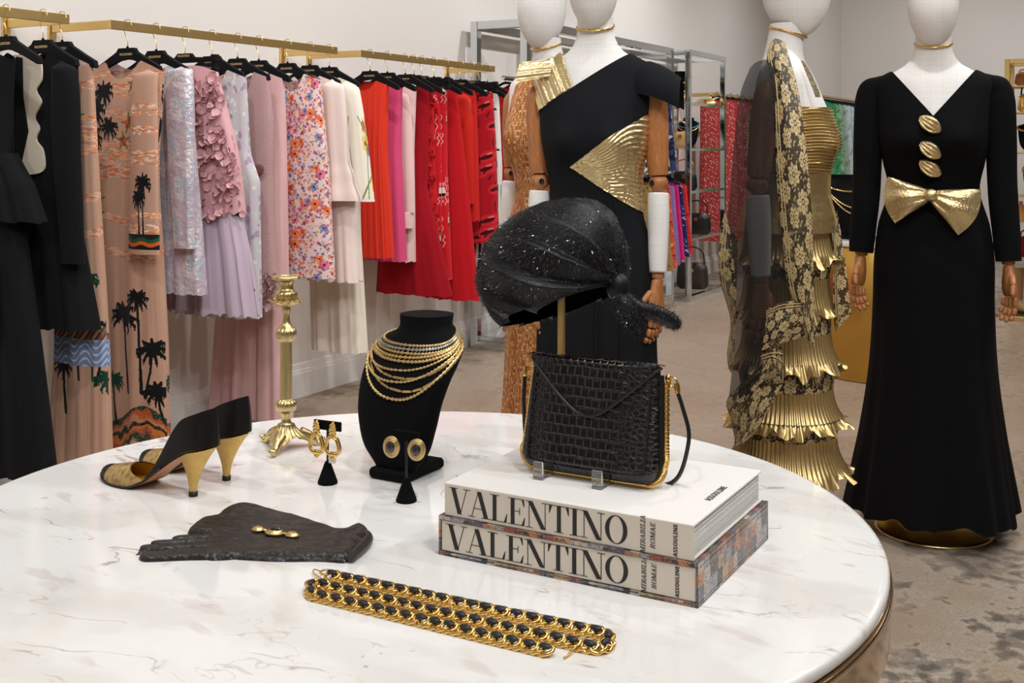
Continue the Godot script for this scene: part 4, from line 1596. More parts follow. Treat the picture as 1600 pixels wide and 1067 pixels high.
func clothes() -> void:
	var sheer := {"transparency": BaseMaterial3D.TRANSPARENCY_ALPHA}
	var crinkle := noise_tex(FastNoiseLite.TYPE_SIMPLEX, 0.04, 256, 31, true, 8.0)
	var bumpy := {"normal_enabled": true, "normal_texture": crinkle, "normal_scale": 0.8, "uv1_scale": Vector3(12, 12, 12)}
	# --- black dresses at the left edge
	hanger(-0.448, "black velvet hanger at the left edge holding the peplum dress")
	var pr := [[-0.15, 0.13, -0.09, 0.03, 0.0], [-0.3, 0.12, -0.1, 0.045, 0.0], [-0.49, 0.115, -0.095, 0.05, 0.0], [-0.8, 0.14, -0.05, 0.05, 0.006], [-1.2, 0.17, 0.0, 0.055, 0.008], [-1.58, 0.22, 0.02, 0.06, 0.01]]
	var g := garment("peplum_dress", "long black peplum dress with embroidered white flowers, cut by the left edge", -0.448, M.black_wool, body_shape(pr, 0.06, 0.05, 0.02, 0.3, 2))
	var b := body_shape([[-0.485, 0.12, -0.095, 0.055, 0.002], [-0.6, 0.18, -0.06, 0.068, 0.012], [-0.725, 0.225, -0.045, 0.075, 0.02]], 0.0, 0, 0, 0.0, 6, 9)
	part("peplum", b, M.black_wool, g)
	b = MB.new()
	b.planar = true
	b.grid(sheet([[Vector3(-0.1, -0.86, 0.062), Vector3(0.03, -0.86, 0.066)], [Vector3(-0.12, -1.14, 0.07), Vector3(0.045, -1.14, 0.072)]], 4, 6))
	var im := img(96, 160, rgb(26, 26, 28))
	var rng := RandomNumberGenerator.new()
	rng.seed = 41
	for k in 26:
		var x := rng.randf() * 96
		stroke(im, Vector2(x, 158), Vector2(x + rng.randf_range(-8, 8), rng.randf_range(10, 90)), 1.4, 1.0, [rgb(84, 130, 48), rgb(150, 150, 50), rgb(60, 80, 160)][k % 3])
	for k in 12:
		dab(im, rng.randf() * 96, rng.randf_range(100, 150), 9, 7, rgb(226, 220, 206), rng.randf() * 3, 0.2, false, rng)
	part("embroidery", b, printed(im, 0.165, 0.3, Vector3(0.7, -0.86 / 0.3, 0)), g)
	hanger(-0.297, "black velvet hanger holding the black coat dress with cream lining")
	pr = [[-0.15, 0.17, 0.0, 0.03, 0.0], [-0.3, 0.165, 0.0, 0.05, 0.0], [-0.57, 0.12, 0.03, 0.05, 0.0], [-0.8, 0.15, 0.03, 0.055, 0.008], [-1.1, 0.2, 0.05, 0.07, 0.016]]
	g = garment("coat_dress", "black long-sleeved dress with an open front and scalloped cream lining", -0.297, M.black_wool, body_shape(pr, 0.06, 0.05, 0.0, 0.3, 5, 6.0))
	b = sleeve_shape([Vector3(0.13, -0.18, 0.03), Vector3(0.165, -0.25, 0.045), Vector3(0.18, -0.5, 0.05), Vector3(0.205, -0.87, 0.045)], [0.03, 0.056, 0.062, 0.058, 0.05], 0.55)
	part("sleeve", b, M.black_wool, g)
	b = MB.new()
	var sc := PackedVector2Array([Vector2(-0.1, -0.17), Vector2(-0.03, -0.155), Vector2(0.05, -0.17), Vector2(0.062, -0.24), Vector2(0.035, -0.28), Vector2(0.06, -0.32), Vector2(0.028, -0.37), Vector2(0.05, -0.41), Vector2(0.035, -0.45), Vector2(0.07, -0.49), Vector2(0.066, -0.56), Vector2(-0.06, -0.56), Vector2(-0.04, -0.45), Vector2(-0.09, -0.33)])
	var sc3 := []
	for q in sc:
		sc3.append(Vector3(q.x, q.y, 0))
	sc.clear()
	for q in smooth(sc3, 90, true):
		sc.append(Vector2(q.x, q.y))
	b.ext(sc, 0.052, 0.058)
	part("lining", b, cloth(rgb(222, 208, 186)), g)
	b = MB.new()
	b.ext(PackedVector2Array([Vector2(-0.058, -0.16), Vector2(-0.03, -0.165), Vector2(-0.026, -0.3), Vector2(0.0, -0.42), Vector2(-0.045, -0.56), Vector2(-0.085, -0.56), Vector2(-0.09, -0.36)]), 0.06, 0.066)
	part("lapel", b, M.black_wool, g)
	# --- the nude embroidered gowns
	hanger(-0.215, "black velvet hanger behind the black coat dress")
	var nude := printed(nude_tex(7), 0.6, 1.75, Vector3(0.5, 0, 0), sheer)
	var volcano := nude_tex(19, false)
	for y in range(700, 860):      # a stitched shore and mountain
		for x in 384:
			var h := 735.0 + absf(x - 190) * 0.35
			if y > 800:
				volcano.set_pixel(x, y, [rgb(120, 140, 190), rgb(196, 204, 224), rgb(150, 130, 180), rgb(96, 150, 160)][posmod(int(y / 4.0 + 3 * sin(x * 0.11)), 4)])
			elif y > h:
				volcano.set_pixel(x, y, [rgb(150, 96, 84), rgb(96, 70, 70), rgb(200, 150, 120), rgb(70, 80, 60)][posmod(int(x / 7.0 + y / 9.0), 4)])
	pr = [[-0.15, 0.15, 0.0, 0.025, 0.0], [-0.6, 0.12, 0.06, 0.035, 0.003], [-1.25, 0.13, 0.1, 0.04, 0.006], [-1.6, 0.15, 0.09, 0.045, 0.01]]
	garment("embroidered_gown", "sheer nude gown with a stitched blue shore, half hidden behind black dress", -0.215, printed(volcano, 0.6, 1.75, Vector3(0.4, 0.06, 0), sheer), body_shape(pr, 0.06, 0.04, 0.02, 0.3, 4))
	hanger(0.088, "black velvet hanger holding the sheer palm tree gown")
	pr = [[-0.15, 0.19, 0.0, 0.025, 0.0], [-0.3, 0.185, -0.01, 0.045, 0.0], [-0.54, 0.165, -0.01, 0.045, 0.0], [-0.9, 0.19, -0.01, 0.055, 0.008], [-1.25, 0.205, 0.0, 0.06, 0.012], [-1.62, 0.215, 0.0, 0.065, 0.016]]
	g = garment("embroidered_gown", "sheer nude gown embroidered with black palm trees and striped hills", 0.088, nude, body_shape(pr, 0.09, 0.07, 0.03, 0.3, 3, 6.0, 96, 56))
	var cuff := printed(cuff_tex(), 0.16, 0.7, Vector3(-0.5, -0.28, 0), sheer)
	b = sleeve_shape([Vector3(0.16, -0.19, 0.05), Vector3(0.155, -0.25, 0.062), Vector3(0.16, -0.55, 0.07), Vector3(0.16, -0.87, 0.07)], [0.04, 0.062, 0.066, 0.07, 0.076], 0.35)
	part("sleeve", b, cuff, g)
	# --- lilac satin
	hanger(0.234, "black velvet hanger holding the silvery lilac satin dress")
	im = scatter_tex(rgb(206, 190, 200), [rgb(196, 182, 196), rgb(222, 212, 216), rgb(190, 200, 212)], 60, 8, 26, 11)
	for k in 40:
		var p := Vector2(fmod(k * 67.0, 192.0), fmod(k * 41.0, 192.0))
		stroke(im, p, p + Vector2(12 * sin(k), 16), 0.9, 0.7, rgb(240, 236, 236))
	var satin := printed(im, 0.3, 0.3, Vector3.ZERO, {"roughness": 0.3, "metallic": 0.15, "metallic_specular": 0.7, "normal_enabled": true, "normal_texture": crinkle, "normal_scale": 0.25})
	pr = [[-0.16, 0.18, 0.0, 0.025, 0.0], [-0.4, 0.18, 0.01, 0.045, 0.004], [-0.8, 0.2, 0.03, 0.05, 0.008], [-1.04, 0.215, 0.035, 0.055, 0.012]]
	g = garment("satin_dress", "silvery lilac satin dress with white branch embroidery and long sleeve", 0.234, satin, body_shape(pr, 0.08, 0.06, 0.02, 0.3, 8))
	b = sleeve_shape([Vector3(0.17, -0.17, 0.04), Vector3(0.175, -0.22, 0.05), Vector3(0.19, -0.5, 0.058), Vector3(0.205, -0.86, 0.058)], [0.03, 0.062, 0.066, 0.058, 0.048], 0.45, 4, 0.008)
	part("sleeve", b, satin, g)
	# --- pink cut petals over a lilac skirt, held by clips
	hanger(0.389, "black clip hanger holding the pink petal dress", true)
	var pink := cloth(rgb(218, 168, 170), 0.3)
	pr = [[-0.15, 0.165, 0.0, 0.02, 0.0], [-0.3, 0.18, 0.03, 0.04, 0.004], [-0.55, 0.215, 0.07, 0.05, 0.008], [-0.74, 0.235, 0.075, 0.055, 0.01]]
	g = garment("petal_dress", "dusty pink dress of cut-out petals over a pleated lilac skirt", 0.389, pink, body_shape(pr, 0.0, 0, 0, 0.0, 1, 6, 84, 30, 0.01, 0.008))
	b = petals(pr, 300, 0.036, 17, -0.2, -0.75)
	part("petals", b, pink, g).set_meta("kind", "stuff")
	var dark_holes := MB.new()  # small dark ovals scattered like holes cut between the petals
	var hr := RandomNumberGenerator.new()
	hr.seed = 23
	for i in 70:
		var y := hr.randf_range(-0.74, -0.2)
		var q := hr.randf_range(-0.8, 0.97)
		var z := pow(sqrt(1.0 - q * q), 0.7) * tab(pr, y, 3) + 0.012
		dark_holes.ball(Vector3(tab(pr, y, 2) + q * tab(pr, y, 1), y, z), Vector3(0.0035, 0.009, 0.003), 6, Basis(Vector3.BACK, hr.randf() * TAU))
	part("dark_ovals", dark_holes, cloth(rgb(92, 58, 62)), g).set_meta("kind", "stuff")
	b = body_shape([[-0.7, 0.2, 0.08, 0.045, 0.006], [-0.9, 0.24, 0.1, 0.06, 0.014], [-1.13, 0.28, 0.11, 0.07, 0.024]], 0.0, 0, 0, 0.0, 3, 12, 110, 20, 0.012)
	part("skirt", b, cloth(rgb(192, 172, 186), 0.4), g)
	# --- mint, dusty lace, pale pink
	hanger(0.543, "black velvet hanger holding the pale mint and lilac dress")
	pr = [[-0.16, 0.15, 0.03, 0.025, 0.0], [-0.5, 0.15, 0.05, 0.045, 0.003], [-0.62, 0.19, 0.06, 0.05, 0.006], [-1.17, 0.22, 0.04, 0.06, 0.014]]
	garment("mint_dress", "pale mint and lilac chiffon dress mostly hidden behind pink petal dress", 0.543, printed(scatter_tex(rgb(200, 196, 196), [rgb(196, 206, 196), rgb(204, 188, 204), rgb(222, 222, 220), rgb(176, 150, 168)], 140, 5, 14, 4), 0.3, 0.3), body_shape(pr, 0.07, 0.08, 0.03, 0.3, 2, 9))
	hanger(0.697, "black velvet hanger holding the dusty pink lace dress")
	pr = [[-0.16, 0.13, 0.035, 0.025, 0.0], [-0.35, 0.14, 0.05, 0.04, 0.0], [-0.66, 0.135, 0.055, 0.045, 0.0], [-1.0, 0.15, 0.06, 0.06, 0.012], [-1.15, 0.17, 0.05, 0.065, 0.016]]
	var lacy := cloth(rgb(190, 152, 150), 0.3, bumpy)
	g = garment("lace_dress", "dusty pink sleeveless lace dress with a beaded butterfly at the waist", 0.697, lacy, body_shape(pr, 0.07, 0.12, 0.04, 0.3, 6, 9))
	part("ruffle", petals(pr, 130, 0.03, 5, -1.02, -1.15), lacy, g).set_meta("kind", "stuff")
	b = MB.new()
	for s in [-1.0, 1.0]:
		b.xf = Transform3D(Basis(Vector3.BACK, s * 0.35), Vector3(0.135 + s * 0.026, -0.575, 0.05))
		pillow(b, [Vector2(-0.03, 0.004), Vector2(-0.012, 0.026), Vector2(0.016, 0.022), Vector2(0.03, 0.0), Vector2(0.012, -0.022), Vector2(-0.016, -0.024)], 0.006, 5)
	part("butterfly", b, printed(scatter_tex(rgb(30, 30, 34), [rgb(236, 110, 70), rgb(240, 160, 130), rgb(24, 24, 28), rgb(60, 130, 120)], 60, 4, 12, 9, 96), 0.09, 0.06), g)
	hanger(0.832, "black velvet hanger holding the long pale pink gown")
	pr = [[-0.16, 0.13, 0.01, 0.025, 0.0], [-0.4, 0.125, 0.02, 0.045, 0.0], [-0.7, 0.15, 0.0, 0.055, 0.008], [-1.2, 0.19, -0.03, 0.06, 0.016], [-1.66, 0.22, -0.04, 0.065, 0.022]]
	garment("long_gown", "long pale pink gown reaching almost to the floor", 0.832, cloth(rgb(222, 178, 176), 0.5), body_shape(pr, 0.07, 0.14, 0.04, 0.3, 9, 8, 100, 50))
	# --- floral, blush and ivory
	hanger(1.026, "black velvet hanger holding the floral print dress")
	pr = [[-0.15, 0.155, 0.03, 0.025, 0.0], [-0.26, 0.13, 0.06, 0.045, 0.0], [-0.55, 0.165, 0.06, 0.05, 0.002], [-1.06, 0.2, 0.06, 0.055, 0.004]]
	garment("floral_dress", "sleeveless dress printed all over with orange, pink and blue flowers", 1.026, printed(floral_tex(), 0.4, 0.4, Vector3(0.2, 0.1, 0), {"roughness": 0.6}), body_shape(pr, 0.08, 0.08, 0.03, 0.3, 2, 5))
	var blush := cloth(rgb(236, 216, 206), 0.3)
	var ivory := cloth(rgb(234, 224, 206), 0.3)
	hanger(1.186, "black velvet hanger holding the blush dress with flared sleeves")
	pr = [[-0.15, 0.17, 0.0, 0.025, 0.0], [-0.5, 0.15, 0.06, 0.045, 0.0], [-0.78, 0.16, 0.11, 0.05, 0.004], [-0.92, 0.13, 0.14, 0.05, 0.008], [-1.09, 0.15, 0.14, 0.055, 0.02]]
	g = garment("blush_dress", "short blush white dress with flared sleeve and fluted hem", 1.186, blush, body_shape(pr, 0.07, 0.05, 0.02, 0.3, 2, 7))
	b = sleeve_shape([Vector3(0.15, -0.17, 0.03), Vector3(0.17, -0.24, 0.045), Vector3(0.19, -0.5, 0.05), Vector3(0.205, -0.6, 0.05), Vector3(0.215, -0.72, 0.05)], [0.025, 0.065, 0.07, 0.07, 0.085, 0.115], 0.45, 5, 0.02)
	part("sleeve", b, blush, g)
	hanger(1.331, "black velvet hanger at the far end of the pale dresses")
	im = scatter_tex(rgb(236, 228, 212), [rgb(236, 228, 212)], 2, 2, 3, 1)
	var fr := RandomNumberGenerator.new()
	fr.seed = 77
	for k in 9:
		blossom(im, fr.randf() * 192, 100 + fr.randf() * 90, fr.randf_range(8, 13), [rgb(228, 176, 60), rgb(226, 120, 70), rgb(110, 130, 160), rgb(214, 150, 130)][k % 4], rgb(120, 70, 40), fr)
		stroke(im, Vector2(fr.randf() * 192, 190), Vector2(fr.randf() * 192, 90), 1.5, 1.0, rgb(120, 140, 80))
	pr = [[-0.15, 0.17, 0.0, 0.025, 0.0], [-0.5, 0.14, 0.03, 0.045, 0.0], [-0.9, 0.15, 0.03, 0.05, 0.008], [-1.44, 0.16, 0.06, 0.06, 0.016]]
	g = garment("ivory_dress", "long ivory dress with flower embroidery on the sleeve", 1.331, ivory, body_shape(pr, 0.07, 0.05, 0.02, 0.3, 3, 7))
	b = sleeve_shape([Vector3(0.12, -0.17, 0.03), Vector3(0.15, -0.25, 0.045), Vector3(0.19, -0.5, 0.05), Vector3(0.21, -0.73, 0.05)], [0.03, 0.065, 0.07, 0.075, 0.085], 0.45, 6, 0.01)
	part("sleeve", b, printed(im, 0.2, 0.72, Vector3(0, 0, 0)), g)
	# --- the red rail
	var red := cloth(rgb(190, 26, 34), 0.3)
	hanger(1.662, "black velvet hanger holding the orange red pleated dress")
	pr = [[-0.15, 0.13, -0.02, 0.025, 0.0], [-0.5, 0.1, 0.0, 0.045, 0.004], [-1.03, 0.13, 0.01, 0.05, 0.008]]
	garment("pleated_dress", "orange red dress with narrow lengthwise pleats", 1.662, cloth(rgb(224, 58, 40), 0.3), body_shape(pr, 0.07, 0.05, 0.0, 0.3, 2, 22, 150, 20, 0.004))
	hanger(1.813, "black velvet hanger holding the bright pink dress")
	pr = [[-0.16, 0.13, -0.04, 0.025, 0.0], [-0.5, 0.1, -0.02, 0.045, 0.004], [-1.06, 0.13, -0.02, 0.05, 0.008]]
	garment("pink_dress", "bright pink dress showing as a narrow strip", 1.813, cloth(rgb(216, 78, 122), 0.4), body_shape(pr, 0.07, 0.05, 0.02, 0.3, 4, 9))
	hanger(1.977, "black velvet hanger holding the pale blush blouse")
	pr = [[-0.16, 0.13, -0.06, 0.025, 0.0], [-0.5, 0.1, -0.05, 0.045, 0.004], [-1.08, 0.11, -0.05, 0.05, 0.008]]
	var pale := cloth(rgb(236, 200, 194), 0.4)
	g = garment("blush_blouse", "pale blush long-sleeved blouse dress among the red clothes", 1.977, pale, body_shape(pr, 0.07, 0.05, 0.02, 0.3, 5, 9))
	b = sleeve_shape([Vector3(-0.02, -0.19, 0.04), Vector3(0.01, -0.26, 0.055), Vector3(0.03, -0.6, 0.06), Vector3(0.035, -0.82, 0.06)], [0.03, 0.055, 0.06, 0.062, 0.06], 0.45, 3, 0.006)
	part("sleeve", b, pale, g)
	b = MB.new()
	b.xf = Transform3D(Basis.IDENTITY, Vector3(0.035, -0.86, 0.06))
	b.lathe([Vector2(0.046, 0.045), Vector2(0.05, 0.04), Vector2(0.05, -0.04), Vector2(0.044, -0.04)], 24)
	part("cuff", b, pale, g).scale = Vector3(1, 1, 1)
	pr = [[-0.16, 0.13, -0.03, 0.025, 0.0], [-0.7, 0.14, -0.06, 0.05, 0.004], [-1.26, 0.24, 0.0, 0.06, 0.012]]
	hanger(2.06, "black velvet hanger half hidden between blush blouse and red lace")
	garment("flared_dress", "deep red flared dress showing only its wide hem", 2.06, cloth(rgb(160, 20, 32), 0.3), body_shape(pr, 0.07, 0.05, 0.02, 0.3, 7, 6))
	hanger(2.137, "black clip hanger holding the red lace skirt", true)
	pr = [[-0.16, 0.12, -0.05, 0.025, 0.0], [-0.6, 0.12, -0.04, 0.045, 0.003], [-1.05, 0.13, -0.02, 0.05, 0.008]]
	g = garment("red_lace_dress", "bright red lace dress with cut flower edges", 2.137, cloth(rgb(204, 32, 38), 0.3, bumpy), body_shape(pr, 0.0, 0, 0, 0.0, 5, 9, 84, 40, 0.01, 0.006))
	part("petals", petals(pr, 200, 0.026, 31, -0.18, -1.05), red, g).set_meta("kind", "stuff")
	hanger(2.258, "black velvet hanger holding the red coat printed with lipsticks")
	var lip := printed(lipstick_tex(), 0.26, 0.55, Vector3(0.2, 0.1, 0))
	pr = [[-0.15, 0.12, -0.04, 0.025, 0.0], [-0.6, 0.11, -0.03, 0.045, 0.0], [-1.2, 0.13, -0.02, 0.05, 0.004]]
	g = garment("lipstick_coat", "red coat printed with pale squiggles and lipsticks", 2.258, lip, body_shape(pr, 0.07, 0.05, 0.02, 0.3, 5, 5))
	b = sleeve_shape([Vector3(-0.03, -0.17, 0.03), Vector3(0.0, -0.26, 0.05), Vector3(0.015, -0.6, 0.055), Vector3(0.02, -0.93, 0.055)], [0.03, 0.06, 0.066, 0.066, 0.062], 0.45)
	part("sleeve", b, lip, g)
	hanger(2.377, "black velvet hanger holding the plain red flared coat")
	pr = [[-0.16, 0.1, -0.03, 0.025, 0.0], [-0.6, 0.1, 0.03, 0.045, 0.003], [-1.32, 0.17, 0.05, 0.06, 0.012]]
	garment("red_coat", "plain bright red flared coat with a long smooth skirt", 2.377, red, body_shape(pr, 0.07, 0.05, 0.02, 0.3, 8, 4))
	hanger(2.536, "black velvet hanger holding the textured red jacket")
	pr = [[-0.14, 0.13, -0.03, 0.03, 0.0], [-0.45, 0.13, -0.02, 0.05, 0.004], [-0.9, 0.12, 0.0, 0.05, 0.006]]
	g = garment("red_jacket", "textured glossy red jacket with a standing collar", 2.536, cloth(rgb(206, 36, 34), 0.3, bumpy), body_shape(pr, 0.06, -0.02, 0.0, 0.3, 4, 6))
	b = sleeve_shape([Vector3(0.02, -0.17, 0.03), Vector3(0.05, -0.26, 0.05), Vector3(0.06, -0.5, 0.055), Vector3(0.07, -0.8, 0.055)], [0.03, 0.055, 0.06, 0.055, 0.05], 0.45)
	part("sleeve", b, cloth(rgb(206, 44, 34), 0.3, {"roughness": 0.35}), g)
	hanger(2.655, "black clip hanger holding the dark red lips print dress", true)
	pr = [[-0.16, 0.14, 0.0, 0.03, 0.0], [-0.5, 0.13, 0.03, 0.05, 0.003], [-1.03, 0.15, 0.03, 0.055, 0.006]]
	garment("lips_dress", "dark red dress with large printed lips", 2.655, printed(lips_tex(rgb(176, 22, 34), rgb(206, 40, 48), rgb(70, 12, 18)), 0.36, 0.36), body_shape(pr, 0.0, 0, 0, 0.0, 4, 6))
	hanger(2.745, "black velvet hanger holding the white face print dress")
	im = img(128, 512, rgb(230, 224, 216))
	for k in 9:
		stroke(im, Vector2(k * 14 + 4, 300), Vector2(k * 14 + 6, 512), 3, 3, rgb(24, 24, 26))
	for q in [[40, 60], [90, 110], [50, 160], [96, 210]]:
		stroke(im, Vector2(q[0] - 12, q[1]), Vector2(q[0] + 12, q[1] + 3), 2, 2, rgb(30, 30, 34))
		stroke(im, Vector2(q[0], q[1] + 12), Vector2(q[0], q[1] + 30), 4, 4, rgb(206, 70, 60))
		stroke(im, Vector2(q[0] + 2, q[1] + 32), Vector2(q[0] + 2, q[1] + 44), 4, 4, rgb(90, 130, 170))
	pr = [[-0.16, 0.12, 0.01, 0.025, 0.0], [-0.6, 0.12, 0.03, 0.045, 0.003], [-1.18, 0.14, 0.0, 0.05, 0.006]]
	garment("printed_dress", "white dress with drawn faces above and black stripes below", 2.745, printed(im, 0.28, 1.2, Vector3(0.3, 0, 0)), body_shape(pr, 0.07, 0.05, 0.02, 0.3, 4, 6))
	hanger(2.84, "black velvet hanger at the far end of the red rail")
	pr = [[-0.15, 0.15, 0.0, 0.03, 0.0], [-0.6, 0.14, 0.03, 0.05, 0.003], [-1.3, 0.16, 0.0, 0.055, 0.006]]
	garment("crimson_dress", "plain crimson dress last on the red rail", 2.84, cloth(rgb(172, 30, 40), 0.3), body_shape(pr, 0.06, 0.08, 0.02, 0.3, 9, 6))

# ---------- books, handbag and hat stand ----------
const BYAW := -0.5156
func book_at(x: float, y: float, z: float) -> Vector3:      # from the front left corner of the slipcase, along spine and depth
	return Vector3(-0.1157, TOP, -1.811) + Basis(Vector3.UP, BYAW) * Vector3(x, y, z)

# capital letters of a high-contrast face: polygons in a box one unit high, and the advance
func didone(ch: String) -> Array:
	var r := func(x0: float, y0: float, x1: float, y1: float) -> PackedVector2Array:
		return PackedVector2Array([Vector2(x0, y0), Vector2(x1, y0), Vector2(x1, y1), Vector2(x0, y1)])
	var slant := func(xb: float, xt: float, w: float) -> PackedVector2Array:
		return PackedVector2Array([Vector2(xb, 0), Vector2(xb + w, 0), Vector2(xt + w, 1), Vector2(xt, 1)])
	var h := 0.022
	match ch:
		"V":
			return [[slant.call(0.33, 0.06, 0.17), slant.call(0.43, 0.69, 0.028), r.call(-0.02, 1 - h, 0.33, 1), r.call(0.57, 1 - h, 0.84, 1)], 0.8]
		"A":
			return [[slant.call(0.62, 0.33, 0.17), slant.call(0.1, 0.37, 0.028), r.call(0.18, 0.32, 0.66, 0.345), r.call(-0.02, 0, 0.26, h), r.call(0.52, 0, 0.88, h)], 0.86]
		"L":
			return [[r.call(0.11, 0, 0.26, 1), r.call(0, 0, 0.66, h), r.call(0, 1 - h, 0.38, 1), PackedVector2Array([Vector2(0.66, 0), Vector2(0.69, 0.34), Vector2(0.67, 0.34), Vector2(0.56, 0.02)])], 0.72]
		"E":
			return [[r.call(0.11, 0, 0.26, 1), r.call(0, 0, 0.64, h), r.call(0, 1 - h, 0.64, 1), r.call(0.26, 0.51, 0.46, 0.535), r.call(0.45, 0.38, 0.475, 0.66), PackedVector2Array([Vector2(0.64, 0), Vector2(0.67, 0.32), Vector2(0.65, 0.32), Vector2(0.54, 0.02)]), PackedVector2Array([Vector2(0.63, 1), Vector2(0.65, 0.72), Vector2(0.63, 0.72), Vector2(0.54, 0.98)])], 0.72]
		"N":
			return [[r.call(0.1, 0, 0.128, 1), r.call(0.72, 0, 0.748, 1), PackedVector2Array([Vector2(0.57, 0), Vector2(0.748, 0), Vector2(0.24, 1), Vector2(0.06, 1)]), r.call(-0.02, 0, 0.25, h), r.call(-0.02, 1 - h, 0.2, 1), r.call(0.6, 1 - h, 0.87, 1)], 0.88]
		"T":
			return [[r.call(0.3, 0, 0.45, 1), r.call(0.2, 0, 0.55, h), r.call(0.0, 1 - h, 0.75, 1), PackedVector2Array([Vector2(0, 1), Vector2(0, 0.68), Vector2(0.02, 0.68), Vector2(0.12, 0.98)]), PackedVector2Array([Vector2(0.75, 1), Vector2(0.75, 0.68), Vector2(0.73, 0.68), Vector2(0.63, 0.98)])], 0.78]
		"I":
			return [[r.call(0.11, 0, 0.26, 1), r.call(0, 0, 0.37, h), r.call(0, 1 - h, 0.37, 1)], 0.42]
	var rings := []
	for k in 40:
		var a := TAU * k / 40
		var b := TAU * (k + 1) / 40
		rings.append(PackedVector2Array([Vector2(0.4 + cos(a) * 0.4, 0.5 + sin(a) * 0.52), Vector2(0.4 + cos(b) * 0.4, 0.5 + sin(b) * 0.52), Vector2(0.4 + cos(b) * 0.245, 0.5 + sin(b) * 0.493), Vector2(0.4 + cos(a) * 0.245, 0.5 + sin(a) * 0.493)]))
	return [rings, 0.82]

func spine_words(t: Node3D, wide: float, tall: float, y0: float, z: float) -> void:
	var x := wide * 0.024
	var h := tall * 0.78
	var sum := 0.0
	for ch in "VALENTINO":
		sum += didone(ch)[1]
	var sx := wide * 0.735 / sum
	for ch in "VALENTINO":
		var d := didone(ch)
		var b := MB.new()
		b.xf = Transform3D(Basis(Vector3(sx, 0, 0), Vector3(0, h, 0), Vector3(0, 0, 1)), Vector3(x, y0 + tall * 0.11, z))
		for p in d[0]:
			b.ext(p, 0.0, 0.0004)
		part("letter", b, M.ink, t)
		x += d[1] * sx
	for q in [["MIRABILIA", 0.815, tall * 0.142, true], ["ROMAE", 0.852, tall * 0.142, true], ["ASSOULINE", 0.935, tall * 0.118, false]]:
		var w := part("lettering", word(q[0], q[2], not q[3], q[3]), M.ink, t)
		var lean := Basis(Vector3(1, 0, 0), Vector3(0.22, 1, 0), Vector3(0, 0, 1)) if q[3] else Basis.IDENTITY
		w.transform = Transform3D(Basis(Vector3.BACK, PI / 2) * lean, Vector3(wide * q[1], y0 + tall * (0.52 if q[3] else 0.5), z + 0.0002))

func collage() -> Image:      # a wrap of small printed photographs
	var im := img(512, 512, rgb(90, 80, 72))
	var rng := RandomNumberGenerator.new()
	rng.seed = 55
	var tones := [rgb(60, 54, 52), rgb(166, 112, 78), rgb(190, 180, 170), rgb(140, 60, 42), rgb(70, 76, 100), rgb(36, 34, 36), rgb(186, 156, 116), rgb(110, 100, 92), rgb(150, 150, 160), rgb(190, 116, 60), rgb(80, 84, 58), rgb(40, 38, 40)]
	var y := 0
	while y < 512:
		var hh := rng.randi_range(34, 58)
		var x := 0
		while x < 512:
			var ww := rng.randi_range(26, 60)
			var c: Color = tones[rng.randi() % 12]
			im.fill_rect(Rect2i(x, y, ww, hh), c)
			for k in 46:
				var c2: Color = tones[rng.randi() % 12].lerp(c, 0.45)
				im.fill_rect(Rect2i(x + rng.randi() % ww, y + rng.randi() % hh, rng.randi_range(2, 9), rng.randi_range(2, 10)), c2)
			x += ww
		y += hh
	return im

